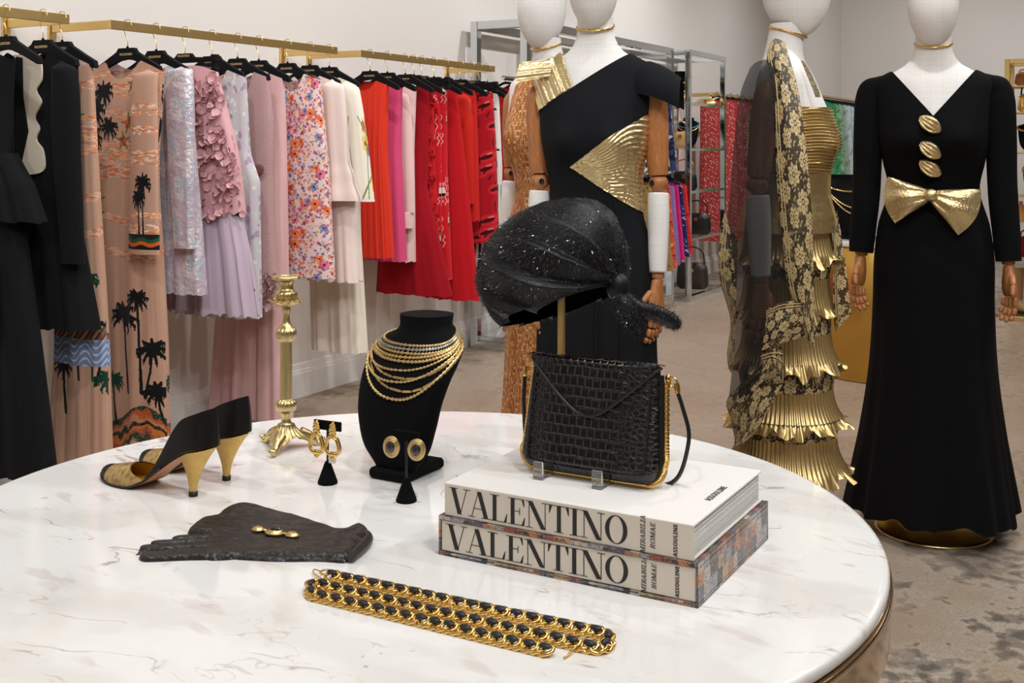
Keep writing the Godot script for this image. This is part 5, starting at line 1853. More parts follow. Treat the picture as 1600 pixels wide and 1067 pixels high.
func books() -> void:
	var wrap := mat(Color.WHITE, 0.3, 0.0, {"albedo_texture": tex(collage()), "uv1_triplanar": true, "uv1_scale": Vector3(4.2, 4.2, 4.2), "clearcoat_enabled": true, "clearcoat": 0.4})
	var t := thing("slipcase", "slipcase covered in small printed photographs, under the white book", "slipcase", book_at(0, 0, 0), BYAW)
	var l := 0.43
	var h := 0.062
	var d := 0.325
	var w := 0.0065
	for q in [["top_panel", Vector3(l / 2, h - w / 2, -d / 2), Vector3(l, w, d)], ["bottom_panel", Vector3(l / 2, w / 2, -d / 2), Vector3(l, w, d)], ["side_panel", Vector3(w / 4, h / 2, -d / 2), Vector3(w / 2, h - w * 2, d)], ["side_panel", Vector3(l - w / 4, h / 2, -d / 2), Vector3(w / 2, h - w * 2, d)], ["back_panel", Vector3(l / 2, h / 2, -d + w / 2), Vector3(l - w, h - w * 2, w)]]:
		var b := MB.new()
		b.box(q[1], q[2], 0.0007)
		part(q[0], b, wrap, t)
	var v := thing("boxed_book", "cream-spined book pushed into the slipcase, lowest on the table", "book", book_at(w / 2 + 0.001, w, -0.0025), BYAW)
	var b := MB.new()
	var hl := l - w - 0.002
	b.box(Vector3(hl / 2, (h - 2 * w) / 2, -0.15), Vector3(hl, h - 2 * w - 0.001, 0.3), 0.001)
	part("spine", b, M.spine, v)
	spine_words(v, hl, h - 2 * w, 0.0, 0.0002)
	# the upper book: two boards, spine and leaves
	var l2 := 0.413
	var h2 := 0.051
	var d2 := 0.312
	t = thing("white_book", "large white book with black title on its cream spine, under handbag", "book", book_at(0.009, h + 0.0005, -0.004), BYAW)
	for y in [0.0018, h2 - 0.0018]:
		b = MB.new()
		b.box(Vector3(l2 / 2, y, -d2 / 2), Vector3(l2, 0.0036, d2), 0.0008)
		part("cover_board", b, M.cover, t)
	b = MB.new()
	b.box(Vector3(l2 / 2, h2 / 2, -0.002), Vector3(l2, h2 - 0.0005, 0.0046), 0.0012)
	part("spine", b, M.spine, t)
	spine_words(t, l2, h2, 0.0, 0.0004)
	var rng := RandomNumberGenerator.new()
	rng.seed = 3
	for k in 26:
		b = MB.new()
		var hh := (h2 - 0.0078) / 26.0
		b.box(Vector3(l2 / 2, 0.0039 + hh * (k + 0.5), -d2 / 2 - 0.001), Vector3(l2 - 0.007 - rng.randf() * 0.0016, hh * rng.randf_range(0.7, 0.97), d2 - 0.012))
		var s := rng.randf_range(190, 240)
		part("page_section", b, mat(rgb(s, s - 2, s - 6), 0.8), t)
	var c := part("cover_lettering", word("ASSOULINE", 0.0105, true), M.ink, t)
	c.transform = Transform3D(Basis(Vector3(0, 0, -1), Vector3(-1, 0, 0), Vector3(0, 1, 0)), Vector3(l2 - 0.022, h2 + 0.0003, -0.155))

func handbag() -> void:
	var lean := Basis(Vector3.UP, BYAW) * Basis(Vector3.RIGHT, -0.16)
	var t := thing("handbag", "black crocodile shoulder bag with gold ribbed frame, standing on books", "handbag", Vector3(0.121, TOP + 0.062 + 0.0515 + 0.007, -1.82), 0.0)
	t.basis = lean * Basis.from_scale(Vector3(1, 0.95, 1))
	var croc := mat(rgb(11, 11, 13), 0.15, 0.0, {"normal_enabled": true, "normal_texture": croc_normal(), "normal_scale": 0.85, "uv1_scale": Vector3(3.6, 3.6, 1), "uv1_offset": Vector3(0.5, 0, 0), "metallic_specular": 0.55})
	var lea := mat(rgb(20, 20, 22), 0.35)
	var hw := func(y: float) -> float:
		var side := lerpf(0.124, 0.113, y / 0.19)
		return side - 0.03 + sqrt(maxf(0.0, 0.0009 - pow(maxf(0.0, 0.03 - y), 2.0))) if y < 0.03 else side
	var b := MB.new()
	b.planar = true
	var rows := []
	for i in 34:
		var y := 0.19 * pow(i / 33.0, 1.3)
		var row := PackedVector3Array()
		var dp := lerpf(0.023, 0.015, y / 0.19) * smoothstep(-0.012, 0.02, y)
		for k in 60:
			var a := TAU * k / 60
			var cx := signf(cos(a)) * pow(absf(cos(a)), 0.55)
			var cz := signf(sin(a)) * pow(absf(sin(a)), 0.6)
			row.append(Vector3(cx * (hw.call(y) - 0.004), y, cz * dp))
		rows.append(row)
	b.grid(rows, true)
	b.cap(rows[33], Vector3.UP)
	part("body", b, croc, t)
	b = MB.new()      # soft gusset between front panel and frame
	rows = []
	for i in 30:
		var y := 0.176 * pow(i / 29.0, 1.2)
		var row := PackedVector3Array()
		for k in 48:
			var a := TAU * k / 48
			row.append(Vector3(signf(cos(a)) * pow(absf(cos(a)), 0.35) * (hw.call(y) + 0.0005), y, -0.006 + signf(sin(a)) * pow(absf(sin(a)), 0.6) * (0.009 + 0.002 * sin(y * 260.0))))
		rows.append(row)
	b.grid(rows, true)
	part("gusset", b, lea, t)
	# flap with a pointed edge, folded over the top
	b = MB.new()
	b.planar = true
	rows = []
	var edge := PackedVector3Array()
	for i in 18:
		rows.append(PackedVector3Array())
	for k in 49:
		var q := k / 24.0 - 1.0
		var low := 0.092 + 0.096 * pow(absf(q), 1.25) + 0.006 * exp(-q * q * 60.0)
		for i in 18:
			var f := i / 17.0
			if f < 0.72:
				var y := lerpf(low, 0.188, f / 0.72)
				var dp := lerpf(0.023, 0.015, y / 0.19) * pow(maxf(0.0, 1.0 - pow(absf(q), 3.4)), 0.3) + 0.0035
				rows[i].append(Vector3(q * 0.1135, y, dp))
			else:
				var a := (f - 0.72) / 0.28 * PI * 0.9
				rows[i].append(Vector3(q * 0.1135, 0.188 + sin(a) * 0.006, cos(a) * 0.0175))
		edge.append(rows[0][k])
	b.grid(rows)
	part("flap", b, croc, t)
	b = MB.new()
	b.tube(smooth(edge, 70), 0.0026, 8)
	part("flap_piping", b, lea, t)
	b = MB.new()      # piping round the front panel
	var pts := []
	for i in 41:
		var f := i / 40.0
		var a := f * 3.0
		var p: Vector2
		if a < 1.0:
			p = Vector2(0.102, lerpf(0.17, 0.024, a))
		elif a < 2.0:
			var g := (a - 1.0) * PI
			p = Vector2(clampf(cos(g) * 0.13, -0.102, 0.102), 0.024 - 0.012 * sin(g))
		else:
			p = Vector2(-0.102, lerpf(0.024, 0.17, a - 2.0))
		pts.append(Vector3(p.x, p.y, lerpf(0.02, 0.0135, p.y / 0.19)))
	b.tube(smooth(pts, 90), 0.0018, 6)
	part("panel_piping", b, lea, t)
	# ribbed gold frame round sides and bottom
	b = MB.new()
	var path := []
	for y in [0.166, 0.13, 0.09, 0.06, 0.04]:
		path.append(Vector3(hw.call(y) + 0.002, y, -0.012))
	for k in 7:
		var a := k / 6.0 * PI / 2
		path.append(Vector3(0.094 + cos(a) * 0.03, 0.03 - sin(a) * 0.031, -0.006))
	for x in [0.06, 0.03, 0.0, -0.03, -0.06]:
		path.append(Vector3(x, -0.001, -0.004))
	for k in 7:
		var a := PI / 2 + k / 6.0 * PI / 2
		path.append(Vector3(-0.094 + cos(a) * 0.03, 0.03 - sin(a) * 0.031, -0.006))
	for y in [0.04, 0.06, 0.09, 0.13, 0.166]:
		path.append(Vector3(-hw.call(y) - 0.002, y, -0.012))
	var fine := smooth(path, 560)
	var rad := []
	for i in 560:
		rad.append(0.0056 if (i / 2) % 2 == 0 else 0.0048)
	b.tube(fine, rad, 10)
	part("frame", b, M.gold, t)
	for s in [-1.0, 1.0]:
		b = MB.new()
		b.ball(Vector3(s * 0.119, 0.172, -0.012), Vector3(0.005, 0.007, 0.005), 12)
		var rp := PackedVector3Array()
		for k in 16:
			rp.append(Vector3(s * (0.128 + 0.006 * cos(TAU * k / 16)), 0.166 + 0.008 * sin(TAU * k / 16), -0.012))
		b.tube(rp, 0.0017, 6, true)
		b.tube(pv([Vector3(s * 0.133, 0.166, -0.012), Vector3(s * 0.1345, 0.157, -0.013), Vector3(s * 0.135, 0.15, -0.014)]), [0.0042, 0.005, 0.0042], 10)
		part("strap_ring", b, M.gold, t)
	b = MB.new()
	b.tube(smooth([Vector3(0.135, 0.152, -0.014), Vector3(0.143, 0.128, -0.018), Vector3(0.154, 0.09, -0.022), Vector3(0.15, 0.055, -0.028), Vector3(0.138, 0.02, -0.036), Vector3(0.118, 0.001, -0.046), Vector3(0.09, -0.003, -0.054), Vector3(0.0, -0.002, -0.062), Vector3(-0.09, -0.002, -0.056), Vector3(-0.13, 0.03, -0.036), Vector3(-0.136, 0.1, -0.02), Vector3(-0.135, 0.152, -0.014)], 80), 0.0034, 8)
	part("strap", b, lea, t)
	# clear stand: two hooked feet and a back rest
	var st := thing("acrylic_stand", "clear acrylic stand with two hooked feet under the handbag", "stand", Vector3(0.121, TOP + 0.062 + 0.052, -1.82), BYAW)
	for x in [-0.071, 0.032]:
		b = MB.new()
		b.box(Vector3(x, 0.0025, -0.012), Vector3(0.017, 0.004, 0.1), 0.0008)
		b.box(Vector3(x, 0.0145, 0.036), Vector3(0.017, 0.028, 0.004), 0.0008)
		part("foot", b, M.acrylic, st)
	b = MB.new()
	b.box(Vector3(-0.02, 0.048, -0.064), Vector3(0.12, 0.09, 0.003), 0.0008, Basis(Vector3.RIGHT, -0.16))
	part("back_rest", b, M.acrylic, st)

func croc_normal() -> ImageTexture:      # scales: wide plates in the middle, small ones outside
	var n := 512
	var im := img(n, n, Color.BLACK)
	var f := FastNoiseLite.new()
	f.noise_type = FastNoiseLite.TYPE_CELLULAR
	f.cellular_return_type = FastNoiseLite.RETURN_DISTANCE2_SUB
	f.cellular_jitter = 0.6
	f.frequency = 0.045
	f.seed = 5
	for j in n:
		for i in n:
			var mid := absf(fposmod(i / float(n) + 0.04, 1.0) - 0.5) * 2.0
			var big := smoothstep(0.75, 0.2, mid)
			var k1 := smoothstep(-1.0, -0.62, f.get_noise_2d(i * 1.15, j * 1.3))
			var wj := j + 9.0 * f.get_noise_2d(i * 0.2, j * 0.2)
			var row := floori(wj / 30.0)
			var wi := i + 7.0 * f.get_noise_2d(i * 0.2 + 90, j * 0.2) + row * 11.0
			var gx := minf(fposmod(wi, 24.0), 24.0 - fposmod(wi, 24.0))
			var gy := minf(fposmod(wj, 30.0), 30.0 - fposmod(wj, 30.0))
			var k2 := smoothstep(0.0, 5.0, minf(gx, gy))
			var h := lerpf(k1, k2, big) * 0.8 + 0.1
			im.set_pixel(i, j, Color(h, h, h))
	im.bump_map_to_normal_map(3.0)
	return tex(im)

func turban() -> void:
	var base := Vector3(0.0834, TOP + 0.062 + 0.052, -1.95)
	var s := thing("hat_stand", "slim brass bar stand carrying the black turban", "stand", base, BYAW)
	var b := MB.new()
	b.box(Vector3(0, 0.003, 0), Vector3(0.08, 0.005, 0.08), 0.001)
	part("base_plate", b, M.brass, s)
	b = MB.new()
	b.box(Vector3(0, 0.2, 0), Vector3(0.012, 0.39, 0.006), 0.001)
	part("post", b, M.brass, s)
	var t := thing("turban", "black tinselled fur turban with draped folds and knotted tail", "hat", Vector3(0.0737, 1.066, -1.95))
	var knot := Vector3(0.84, -0.2, 0.5).normalized()
	var e1 := knot.cross(Vector3.UP).normalized()
	var e2 := e1.cross(knot)
	b = MB.new()
	var lin := MB.new()
	var rows := []
	var rin := []
	for i in 61:
		var al := PI * i / 60.0
		var row := PackedVector3Array()
		var row2 := PackedVector3Array()
		for k in 160:
			var be := TAU * k / 160.0
			var d := knot * cos(al) + (e1 * cos(be) + e2 * sin(be)) * sin(al)
			var r := 1.0
			r += 0.22 * pow(maxf(0.0, d.dot(Vector3(-0.55, -0.8, 0.24))), 2.0)
			r += 0.2 * pow(maxf(0.0, d.dot(Vector3(0.42, 0.88, 0.2).normalized())), 9.0)
			# folds: soft ridges with a sharp lip, running out from the knot
			var ph := fposmod(be * 13.0 / TAU + 0.14 * sin(al * 2.0 + be * 2.0), 1.0)
			var lip := pow(ph, 1.3) - smoothstep(0.86, 1.0, ph)
			var fade := sin(al) * smoothstep(2.9, 1.6, al)
			r += 0.2 * (lip - 0.35) * fade
			row.append(Vector3(d.x * 0.121, d.y * 0.098, d.z * 0.118) * r)
			row2.append(Vector3(d.x * 0.121, d.y * 0.098, d.z * 0.118) * 0.88)
		rows.append(row)
		rin.append(row2)
	b.grid(rows, true)
	lin.grid(rin, true)
	var cut := Plane(Vector3(0.34, -1.0, 0.34).normalized(), 0.07)
	b.clip(cut)
	lin.clip(cut)
	var dark := mat(rgb(18, 17, 18), 0.45, 0.0, {"metallic_specular": 0.4})
	part("drape", b, dark, t)
	part("lining", lin, mat(rgb(8, 8, 8), 0.8), t)
	var kb := MB.new()
	kb.ball(Vector3(0.1, -0.03, 0.062), Vector3(0.02, 0.024, 0.018), 14)
	part("knot", kb, dark, t)
	var tails := []
	for q in [[[Vector3(0.1, -0.04, 0.066), Vector3(0.112, -0.065, 0.07), Vector3(0.128, -0.09, 0.066), Vector3(0.135, -0.108, 0.064)], [0.012, 0.016, 0.017, 0.01]], [[Vector3(0.1, -0.035, 0.066), Vector3(0.125, -0.062, 0.062), Vector3(0.16, -0.074, 0.05), Vector3(0.19, -0.088, 0.04), Vector3(0.203, -0.098, 0.036)], [0.01, 0.013, 0.014, 0.012, 0.007]]]:
		b.xf = Transform3D.IDENTITY
		var tb := MB.new()
		limb(tb, q[0], q[1], 10, 18)
		part("tail", tb, dark, t)
		tails.append(tb)
	# fur and tinsel standing on the cloth
	var hair := MB.new()
	hair.quad(Vector3(-0.0003, 0, 0), Vector3(0.0003, 0, 0), Vector3(0.00016, 0.5, 0.06), Vector3(-0.00016, 0.5, 0.06), Vector3(0, 0, -1))
	hair.quad(Vector3(-0.00016, 0.5, 0.06), Vector3(0.00016, 0.5, 0.06), Vector3(0.00002, 1, 0.2), Vector3(-0.00002, 1, 0.2), Vector3(0, 0, -1))
	var hm := hair.mesh()
	var rng := RandomNumberGenerator.new()
	rng.seed = 64
	for kind in 2:
		var list := []
		for src in [b, tails[0], tails[1]]:
			var share := 30000 if src == b else 2500
			if kind == 1:
				share = share / 7
			var tri: int = src.ix.size() / 3
			for k in share:
				var f := rng.randi() % tri
				var a: int = src.ix[f * 3]
				var c: int = src.ix[f * 3 + 1]
				var e: int = src.ix[f * 3 + 2]
				var w1 := rng.randf()
				var w2 := rng.randf() * (1.0 - w1)
				var p: Vector3 = src.v[a] * (1.0 - w1 - w2) + src.v[c] * w1 + src.v[e] * w2
				var nr: Vector3 = src.n[a]
				var flow := (Vector3(-0.7, -0.5, 0.1) + Vector3(rng.randf_range(-0.8, 0.8), rng.randf_range(-0.8, 0.8), rng.randf_range(-0.8, 0.8)))
				var up := (nr * (0.55 if kind == 0 else 0.35) + flow * 0.6).normalized()
				var x := up.cross(nr)
				if x.length() < 0.05:
					continue
				x = x.normalized()
				var ln := rng.randf_range(0.004, 0.0085) * (1.0 if kind == 0 else 0.8)
				list.append(Transform3D(Basis(x * 1.0, up * ln, x.cross(up) * ln), p))
		var mm := MultiMesh.new()
		mm.transform_format = MultiMesh.TRANSFORM_3D
		mm.mesh = hm
		mm.instance_count = list.size()
		for k in list.size():
			mm.set_instance_transform(k, list[k])
		var mi := MultiMeshInstance3D.new()
		mi.name = "fur" if kind == 0 else "tinsel"
		mi.multimesh = mm
		mi.material_override = mat(rgb(26, 25, 26), 0.5) if kind == 0 else mat(rgb(190, 194, 204), 0.22, 1.0)
		mi.set_meta("kind", "stuff")
		t.add_child(mi)

# ---------- shoes, candlestick, jewellery ----------
const SOLE := [[-0.056, 0.1, 0.006], [-0.05, 0.098, 0.017], [-0.035, 0.094, 0.0245], [-0.01, 0.088, 0.027], [0.03, 0.068, 0.0245], [0.07, 0.042, 0.0235], [0.105, 0.017, 0.029], [0.135, 0.005, 0.036], [0.165, 0.0032, 0.038], [0.2, 0.004, 0.032], [0.225, 0.008, 0.021], [0.238, 0.012, 0.01], [0.242, 0.014, 0.003]]

func make_shoe(label: String, where: Vector3, yaw: float) -> void:
	var t := thing("court_shoe", label, "shoe", where, yaw, "pair of black and gold court shoes")
	var satin := mat(rgb(24, 19, 19), 0.5, 0.0, {"metallic_specular": 0.28})
	var glit := mat(rgb(220, 184, 108), 0.36, 0.85, {"normal_enabled": true, "normal_texture": noise_tex(FastNoiseLite.TYPE_CELLULAR, 0.12, 256, 3, true, 10.0), "normal_scale": 0.9, "uv1_triplanar": true, "uv1_scale": Vector3(24, 24, 24)})
	if not M.has("glitter"):
		M.glitter = glit
		M.shoe_gold = mat(Color.WHITE, 0.42, 0.7, {"albedo_texture": noise_tex(FastNoiseLite.TYPE_SIMPLEX, 0.02, 256, 15, false, 1.0, ramp([[0.0, rgb(120, 92, 54)], [0.4, rgb(186, 152, 92)], [0.7, rgb(214, 182, 122)], [1.0, rgb(160, 128, 80)]]), 5), "normal_enabled": true, "normal_texture": noise_tex(FastNoiseLite.TYPE_SIMPLEX, 0.08, 256, 13, true, 8.0), "normal_scale": 0.6, "uv1_triplanar": true, "uv1_scale": Vector3(12, 12, 12)})
		M.lining = mat(rgb(206, 160, 52), 0.35, 0.35)
		M.tan_sole = mat(rgb(196, 134, 92), 0.5)
	# sole
	var b := MB.new()
	var up := []
	var dn := []
	var ins := []
	for i in 60:
		var x := lerpf(-0.056, 0.242, i / 59.0)
		var y := tab(SOLE, x, 1)
		var w := tab(SOLE, x, 2)
		var r1 := PackedVector3Array()
		var r2 := PackedVector3Array()
		var r3 := PackedVector3Array()
		for k in 9:
			var q := k / 4.0 - 1.0
			r1.append(Vector3(x, y - 0.0035, q * w * 0.93))
			r2.append(Vector3(x, y - 0.002 + 0.001 * q * q, q * w * 1.03))
			r3.append(Vector3(x, y + 0.001, q * w * 0.96))
		dn.append(r1)
		up.append(r2)
		ins.append(r3)
	b.grid(dn, false, Vector2(1, 1), null, 1)
	part("sole", b, M.tan_sole, t)
	b = MB.new()
	b.grid(up)
	b.tube(pv(sole_rim(1.0)), 0.0022, 6)
	b.tube(pv(sole_rim(-1.0)), 0.0022, 6)
	part("welt", b, M.black_plain, t)
	b = MB.new()
	b.grid(ins)
	part("insole", b, M.lining, t)
	# back quarter: a wall round heel and arch
	for shell_ in 2:
		b = MB.new()
		var rows := []
		for i in 9:
			rows.append(PackedVector3Array())
		for k in 61:
			var s := k / 30.0 - 1.0      # -1 near arch, 0 back seam, 1 far arch
			var along := absf(s)
			var x := lerpf(-0.056, 0.1, pow(along, 1.5))
			if along < 0.12:
				x = -0.056 + 0.0028 * pow(along / 0.12, 2.0)
			var w := tab(SOLE, x, 2)
			var y := tab(SOLE, x, 1)
			var hh := lerpf(0.064, 0.058, smoothstep(-0.056, 0.0, x)) * (1.0 - smoothstep(0.0, 0.104, x)) + 0.003
			for i in 9:
				var f := i / 8.0
				var inset := 1.0 - 0.2 * f * f - 0.05 * shell_
				var lean := -0.002 * f + 0.006 * f * f
				rows[i].append(Vector3(x + lean + (0.0016 * shell_ if along < 0.3 else 0.0), y + hh * f - 0.001 * shell_, signf(s) * w * inset))
		b.grid(rows)
		part("back_quarter" if shell_ == 0 else "quarter_lining", b, satin if shell_ == 0 else M.lining, t)
	# vamp over the toes, with a dark cap
	for piece in 3:
		b = MB.new()
		var rows := []
		for i in 18:
			var row := PackedVector3Array()
			for k in 33:
				var ph := PI * k / 32.0
				var x0 := 0.102 + 0.052 * sin(ph)
				var x := lerpf(x0, 0.2095, i / 17.0) if piece != 1 else lerpf(0.2085, 0.2418, i / 17.0)
				var w := tab(SOLE, x, 2) * (1.0 - 0.05 * int(piece == 2))
				var hgt := tab([[0.09, 0.036], [0.13, 0.039], [0.16, 0.036], [0.19, 0.03], [0.215, 0.022], [0.235, 0.012], [0.242, 0.003]], x, 1) * (1.0 - 0.06 * int(piece == 2))
				row.append(Vector3(x, tab(SOLE, x, 1) + pow(sin(ph), 0.75) * hgt, cos(ph) * w))
			rows.append(row)
		b.grid(rows)
		part(["vamp", "toe_cap", "vamp_lining"][piece], b, [M.shoe_gold, satin, M.lining][piece], t)
	# tapering heel and its tip
	b = MB.new()
	var hr := []
	for i in 20:
		var f := i / 19.0
		var e := pow(f, 1.7)
		var row := PackedVector3Array()
		for k in 32:
			var a := TAU * k / 32
			var tx := -0.014 + cos(a) * 0.041
			var top := Vector3(tx, tab(SOLE, clampf(tx, -0.056, 0.03), 1) - 0.003, sin(a) * 0.0245 * (1.0 if cos(a) < 0 else 1.0))
			var bot := Vector3(cos(a) * 0.0075, 0.009, sin(a) * 0.0065)
			var p := bot.lerp(top, e)
			p.y = lerpf(bot.y, top.y, f)
			row.append(p)
		hr.append(row)
	b.grid(hr, true)
	part("heel", b, M.glitter, t)
	b = MB.new()
	b.lathe([Vector2(0.0, 0.0), Vector2(0.0078, 0.0), Vector2(0.0082, 0.001), Vector2(0.0082, 0.009), Vector2(0.0, 0.0095)], 20)
	part("heel_tip", b, M.black_plain, t)

func sole_rim(s: float) -> Array:
	var o := []
	for i in 50:
		var x := lerpf(0.06, 0.242, i / 49.0)
		o.append(Vector3(x, tab(SOLE, x, 1) - 0.001, s * tab(SOLE, x, 2) * 1.02))
	return o

func shoes() -> void:
	make_shoe("black and gold court shoe with glitter heel, nearer of the pair", on(302, 775), 2.595)
	make_shoe("black and gold court shoe with glitter heel, behind its twin", on(354, 750), 2.56)

func candlestick() -> void:
	var t := thing("candlestick", "tall fluted brass candlestick on a three-footed base", "candlestick", on(447, 700), 0.35)
	var flute := func(r: float, y: float, an: float) -> float:
		var amp := 0.0
		if (y > 0.225 and y < 0.255) or (y > 0.075 and y < 0.104) or (y > 0.312 and y < 0.33):
			amp = 0.05
		elif y > 0.104 and y < 0.225:
			amp = 0.04
		return r * (1.0 + amp * cos(an * 14.0))
	var secs := [
		["candle_cup", [[0.0, 0.352], [0.012, 0.352], [0.014, 0.366], [0.027, 0.3665], [0.0305, 0.364], [0.031, 0.361], [0.028, 0.358], [0.019, 0.355], [0.0155, 0.349], [0.015, 0.342], [0.0165, 0.336], [0.022, 0.331], [0.0235, 0.325], [0.022, 0.318], [0.016, 0.312], [0.01, 0.308], [0.009, 0.304]]],
		["drip_plate", [[0.008, 0.306], [0.02, 0.308], [0.03, 0.312], [0.034, 0.316], [0.0345, 0.3145], [0.031, 0.3085], [0.02, 0.303], [0.01, 0.3], [0.008, 0.298]]],
		["upper_stem", [[0.008, 0.302], [0.0095, 0.294], [0.0075, 0.284], [0.008, 0.272], [0.011, 0.262], [0.018, 0.254], [0.021, 0.247], [0.021, 0.239], [0.018, 0.231], [0.013, 0.227], [0.0125, 0.224]]],
		["column", [[0.012, 0.226], [0.0122, 0.2], [0.0124, 0.15], [0.0126, 0.104]]],
		["lower_knop", [[0.012, 0.106], [0.013, 0.104], [0.019, 0.1], [0.0215, 0.094], [0.0215, 0.088], [0.019, 0.081], [0.013, 0.076], [0.0105, 0.07], [0.0095, 0.062], [0.0115, 0.054], [0.015, 0.05]]],
	]
	for q in secs:
		var pr := []
		for c in q[1]:
			pr.append(Vector2(c[0], c[1]))
		var fine := []
		for c in smooth(pr.map(func(z: Vector2) -> Vector3: return Vector3(z.x, z.y, 0)), pr.size() * 4):
			fine.append(Vector2(c.x, c.y))
		var b := MB.new()
		b.lathe(fine, 84, flute)
		part(q[0], b, M.old_brass, t)
	var b := MB.new()
	var rows := []
	for i in 20:
		var f := i / 19.0
		var row := PackedVector3Array()
		for k in 96:
			var a := TAU * k / 96
			var lobe := pow(0.5 + 0.5 * cos(a * 3.0), 1.3)
			var r := lerpf(0.0165, 0.034, pow(f, 1.3)) + lobe * 0.024 * pow(f, 1.8) + 0.0012 * cos(a * 18.0)
			row.append(Vector3(cos(a) * r, lerpf(0.052, 0.016, f) + 0.012 * f * f * (1.0 - lobe), sin(a) * r))
		rows.append(row)
	b.grid(rows, true)
	part("base", b, M.old_brass, t)
	for k in 3:
		b = MB.new()
		b.xf = Transform3D(Basis(Vector3.UP, -TAU * k / 3), Vector3.ZERO)
		limb(b, [Vector3(0.03, 0.03, 0), Vector3(0.045, 0.024, 0), Vector3(0.056, 0.014, 0), Vector3(0.064, 0.0062, 0), Vector3(0.074, 0.006, 0), Vector3(0.079, 0.011, 0)], [0.013, 0.0115, 0.009, 0.0065, 0.0052, 0.0045], 16, 24)
		b.ball(Vector3(0.079, 0.0125, 0), Vector3(0.0055, 0.0055, 0.009), 12)
		part("foot", b, M.old_brass, t)

const BUST := [[0.02, 0.045, 0.018, 0.036], [0.05, 0.07, 0.024, 0.036], [0.1, 0.088, 0.028, 0.034], [0.15, 0.096, 0.031, 0.024], [0.19, 0.101, 0.034, 0.004], [0.222, 0.103, 0.038, -0.022], [0.245, 0.098, 0.042, -0.044], [0.262, 0.078, 0.046, -0.058], [0.272, 0.06, 0.047, -0.064], [0.283, 0.0515, 0.047, -0.066], [0.304, 0.053, 0.049, -0.068]]
func bust_at(y: float, a: float, off := 0.0, scale_ := 1.0) -> Vector3:
	var c := cos(a)
	var s := sin(a)
	return Vector3(signf(s) * pow(absf(s), 0.85) * (tab(BUST, y, 1) + off), y, tab(BUST, y, 3) + signf(c) * pow(absf(c), 0.85) * (tab(BUST, y, 2) + off)) * scale_

func bust_form(t: Node3D, m: Material) -> void:
	var b := MB.new()
	var rows := []
	for i in 50:
		var y := lerpf(0.018, 0.304, i / 49.0)
		var row := PackedVector3Array()
		for k in 64:
			row.append(bust_at(y, TAU * k / 64))
		rows.append(row)
	b.grid(rows, true)
	b.cap(rows[49], Vector3.UP)
	b.cap(rows[0], Vector3.DOWN)
	part("bust", b, m, t)
	b = MB.new()
	b.box(Vector3(0, 0.011, 0.0), Vector3(0.09, 0.02, 0.134), 0.005)
	part("base", b, m, t)
	b = MB.new()
	b.box(Vector3(0, 0.09, -0.046), Vector3(0.05, 0.15, 0.008), 0.002, Basis(Vector3.RIGHT, -0.2))
	part("prop", b, m, t)

func necklace_bust() -> void:
	var where := Vector3(-0.2057, TOP, -2.259)
	var t := thing("necklace_bust", "black velvet bust on the marble table wearing many gold chains", "display bust", where, -0.53)
	bust_form(t, M.black_velvet)
	# strands: lowest height at the front, thickness, kind (0 curb, 1 bars), pull of the curve
	var n := thing("necklace", "many-stranded gold chain necklace on the black bust", "necklace", where, -0.53)
	for q in [[0.25, 0.0036, 0, 0.0], [0.243, 0.004, 2, 0.02], [0.236, 0.0038, 0, -0.02], [0.229, 0.004, 0, 0.02], [0.222, 0.004, 0, 0.0], [0.206, 0.003, 0, 0.05], [0.193, 0.0024, 1, -0.06], [0.186, 0.003, 0, 0.03], [0.171, 0.0024, 1, -0.1], [0.156, 0.0034, 0, -0.04]]:
		var path := PackedVector3Array()
		var cnt := 170
		for k in cnt:
			var a := TAU * k / cnt - PI
			var g := pow(0.5 + 0.5 * cos(a + q[3] * 2.0), lerpf(1.2, 2.2, (0.25 - q[0]) / 0.1))
			path.append(bust_at(lerpf(0.279, q[0], g), a, q[1] * 0.75))
		var b := MB.new()
		if q[2] == 1:
			for k in range(0, cnt, 6):
				var p0 := path[k]
				var p1 := path[(k + 5) % cnt]
				var d := (p1 - p0).normalized()
				var nr := (bust_at(p0.y, TAU * k / cnt - PI, 0.02) - bust_at(p0.y, TAU * k / cnt - PI, 0.0)).normalized()
				var y := d.cross(nr).normalized()
				b.box((p0 + p1) / 2, Vector3(p0.distance_to(p1), 0.0046, 0.0024), 0.0005, Basis(d, y, d.cross(y)))
			b.tube(path, 0.0008, 4, true)
		else:
			var rad := []
			for k in cnt:
				rad.append(q[1] * (1.15 if k % 2 == 0 else 0.4))
			b.tube(path, rad, 7, true)
		part("strand", b, M.steel if q[2] == 2 else M.gold_soft, n)

func earring_stand(label: String, where: Vector3, yaw: float, tall: float, wide: float) -> Node3D:
	var t := thing("earring_stand", label, "stand", where, yaw, "black earring stands on the marble table")
	var b := MB.new()
	b.lathe([Vector2(0.0, 0.0), Vector2(0.0185, 0.0), Vector2(0.019, 0.003), Vector2(0.0165, 0.01), Vector2(0.0065, 0.038), Vector2(0.0045, 0.042), Vector2(0.0, 0.0425)], 36)
	part("cone_base", b, M.black_velvet, t)
	b = MB.new()
	b.box(Vector3(0, 0.035 + (tall - 0.035) / 2, 0), Vector3(0.0045, tall - 0.035, 0.003), 0.0006)
	part("post", b, M.black_plain, t)
	b = MB.new()
	b.box(Vector3(0, tall - 0.008, 0.0), Vector3(wide, 0.018, 0.005), 0.0012)
	part("crossbar", b, M.black_velvet, t)
	return t

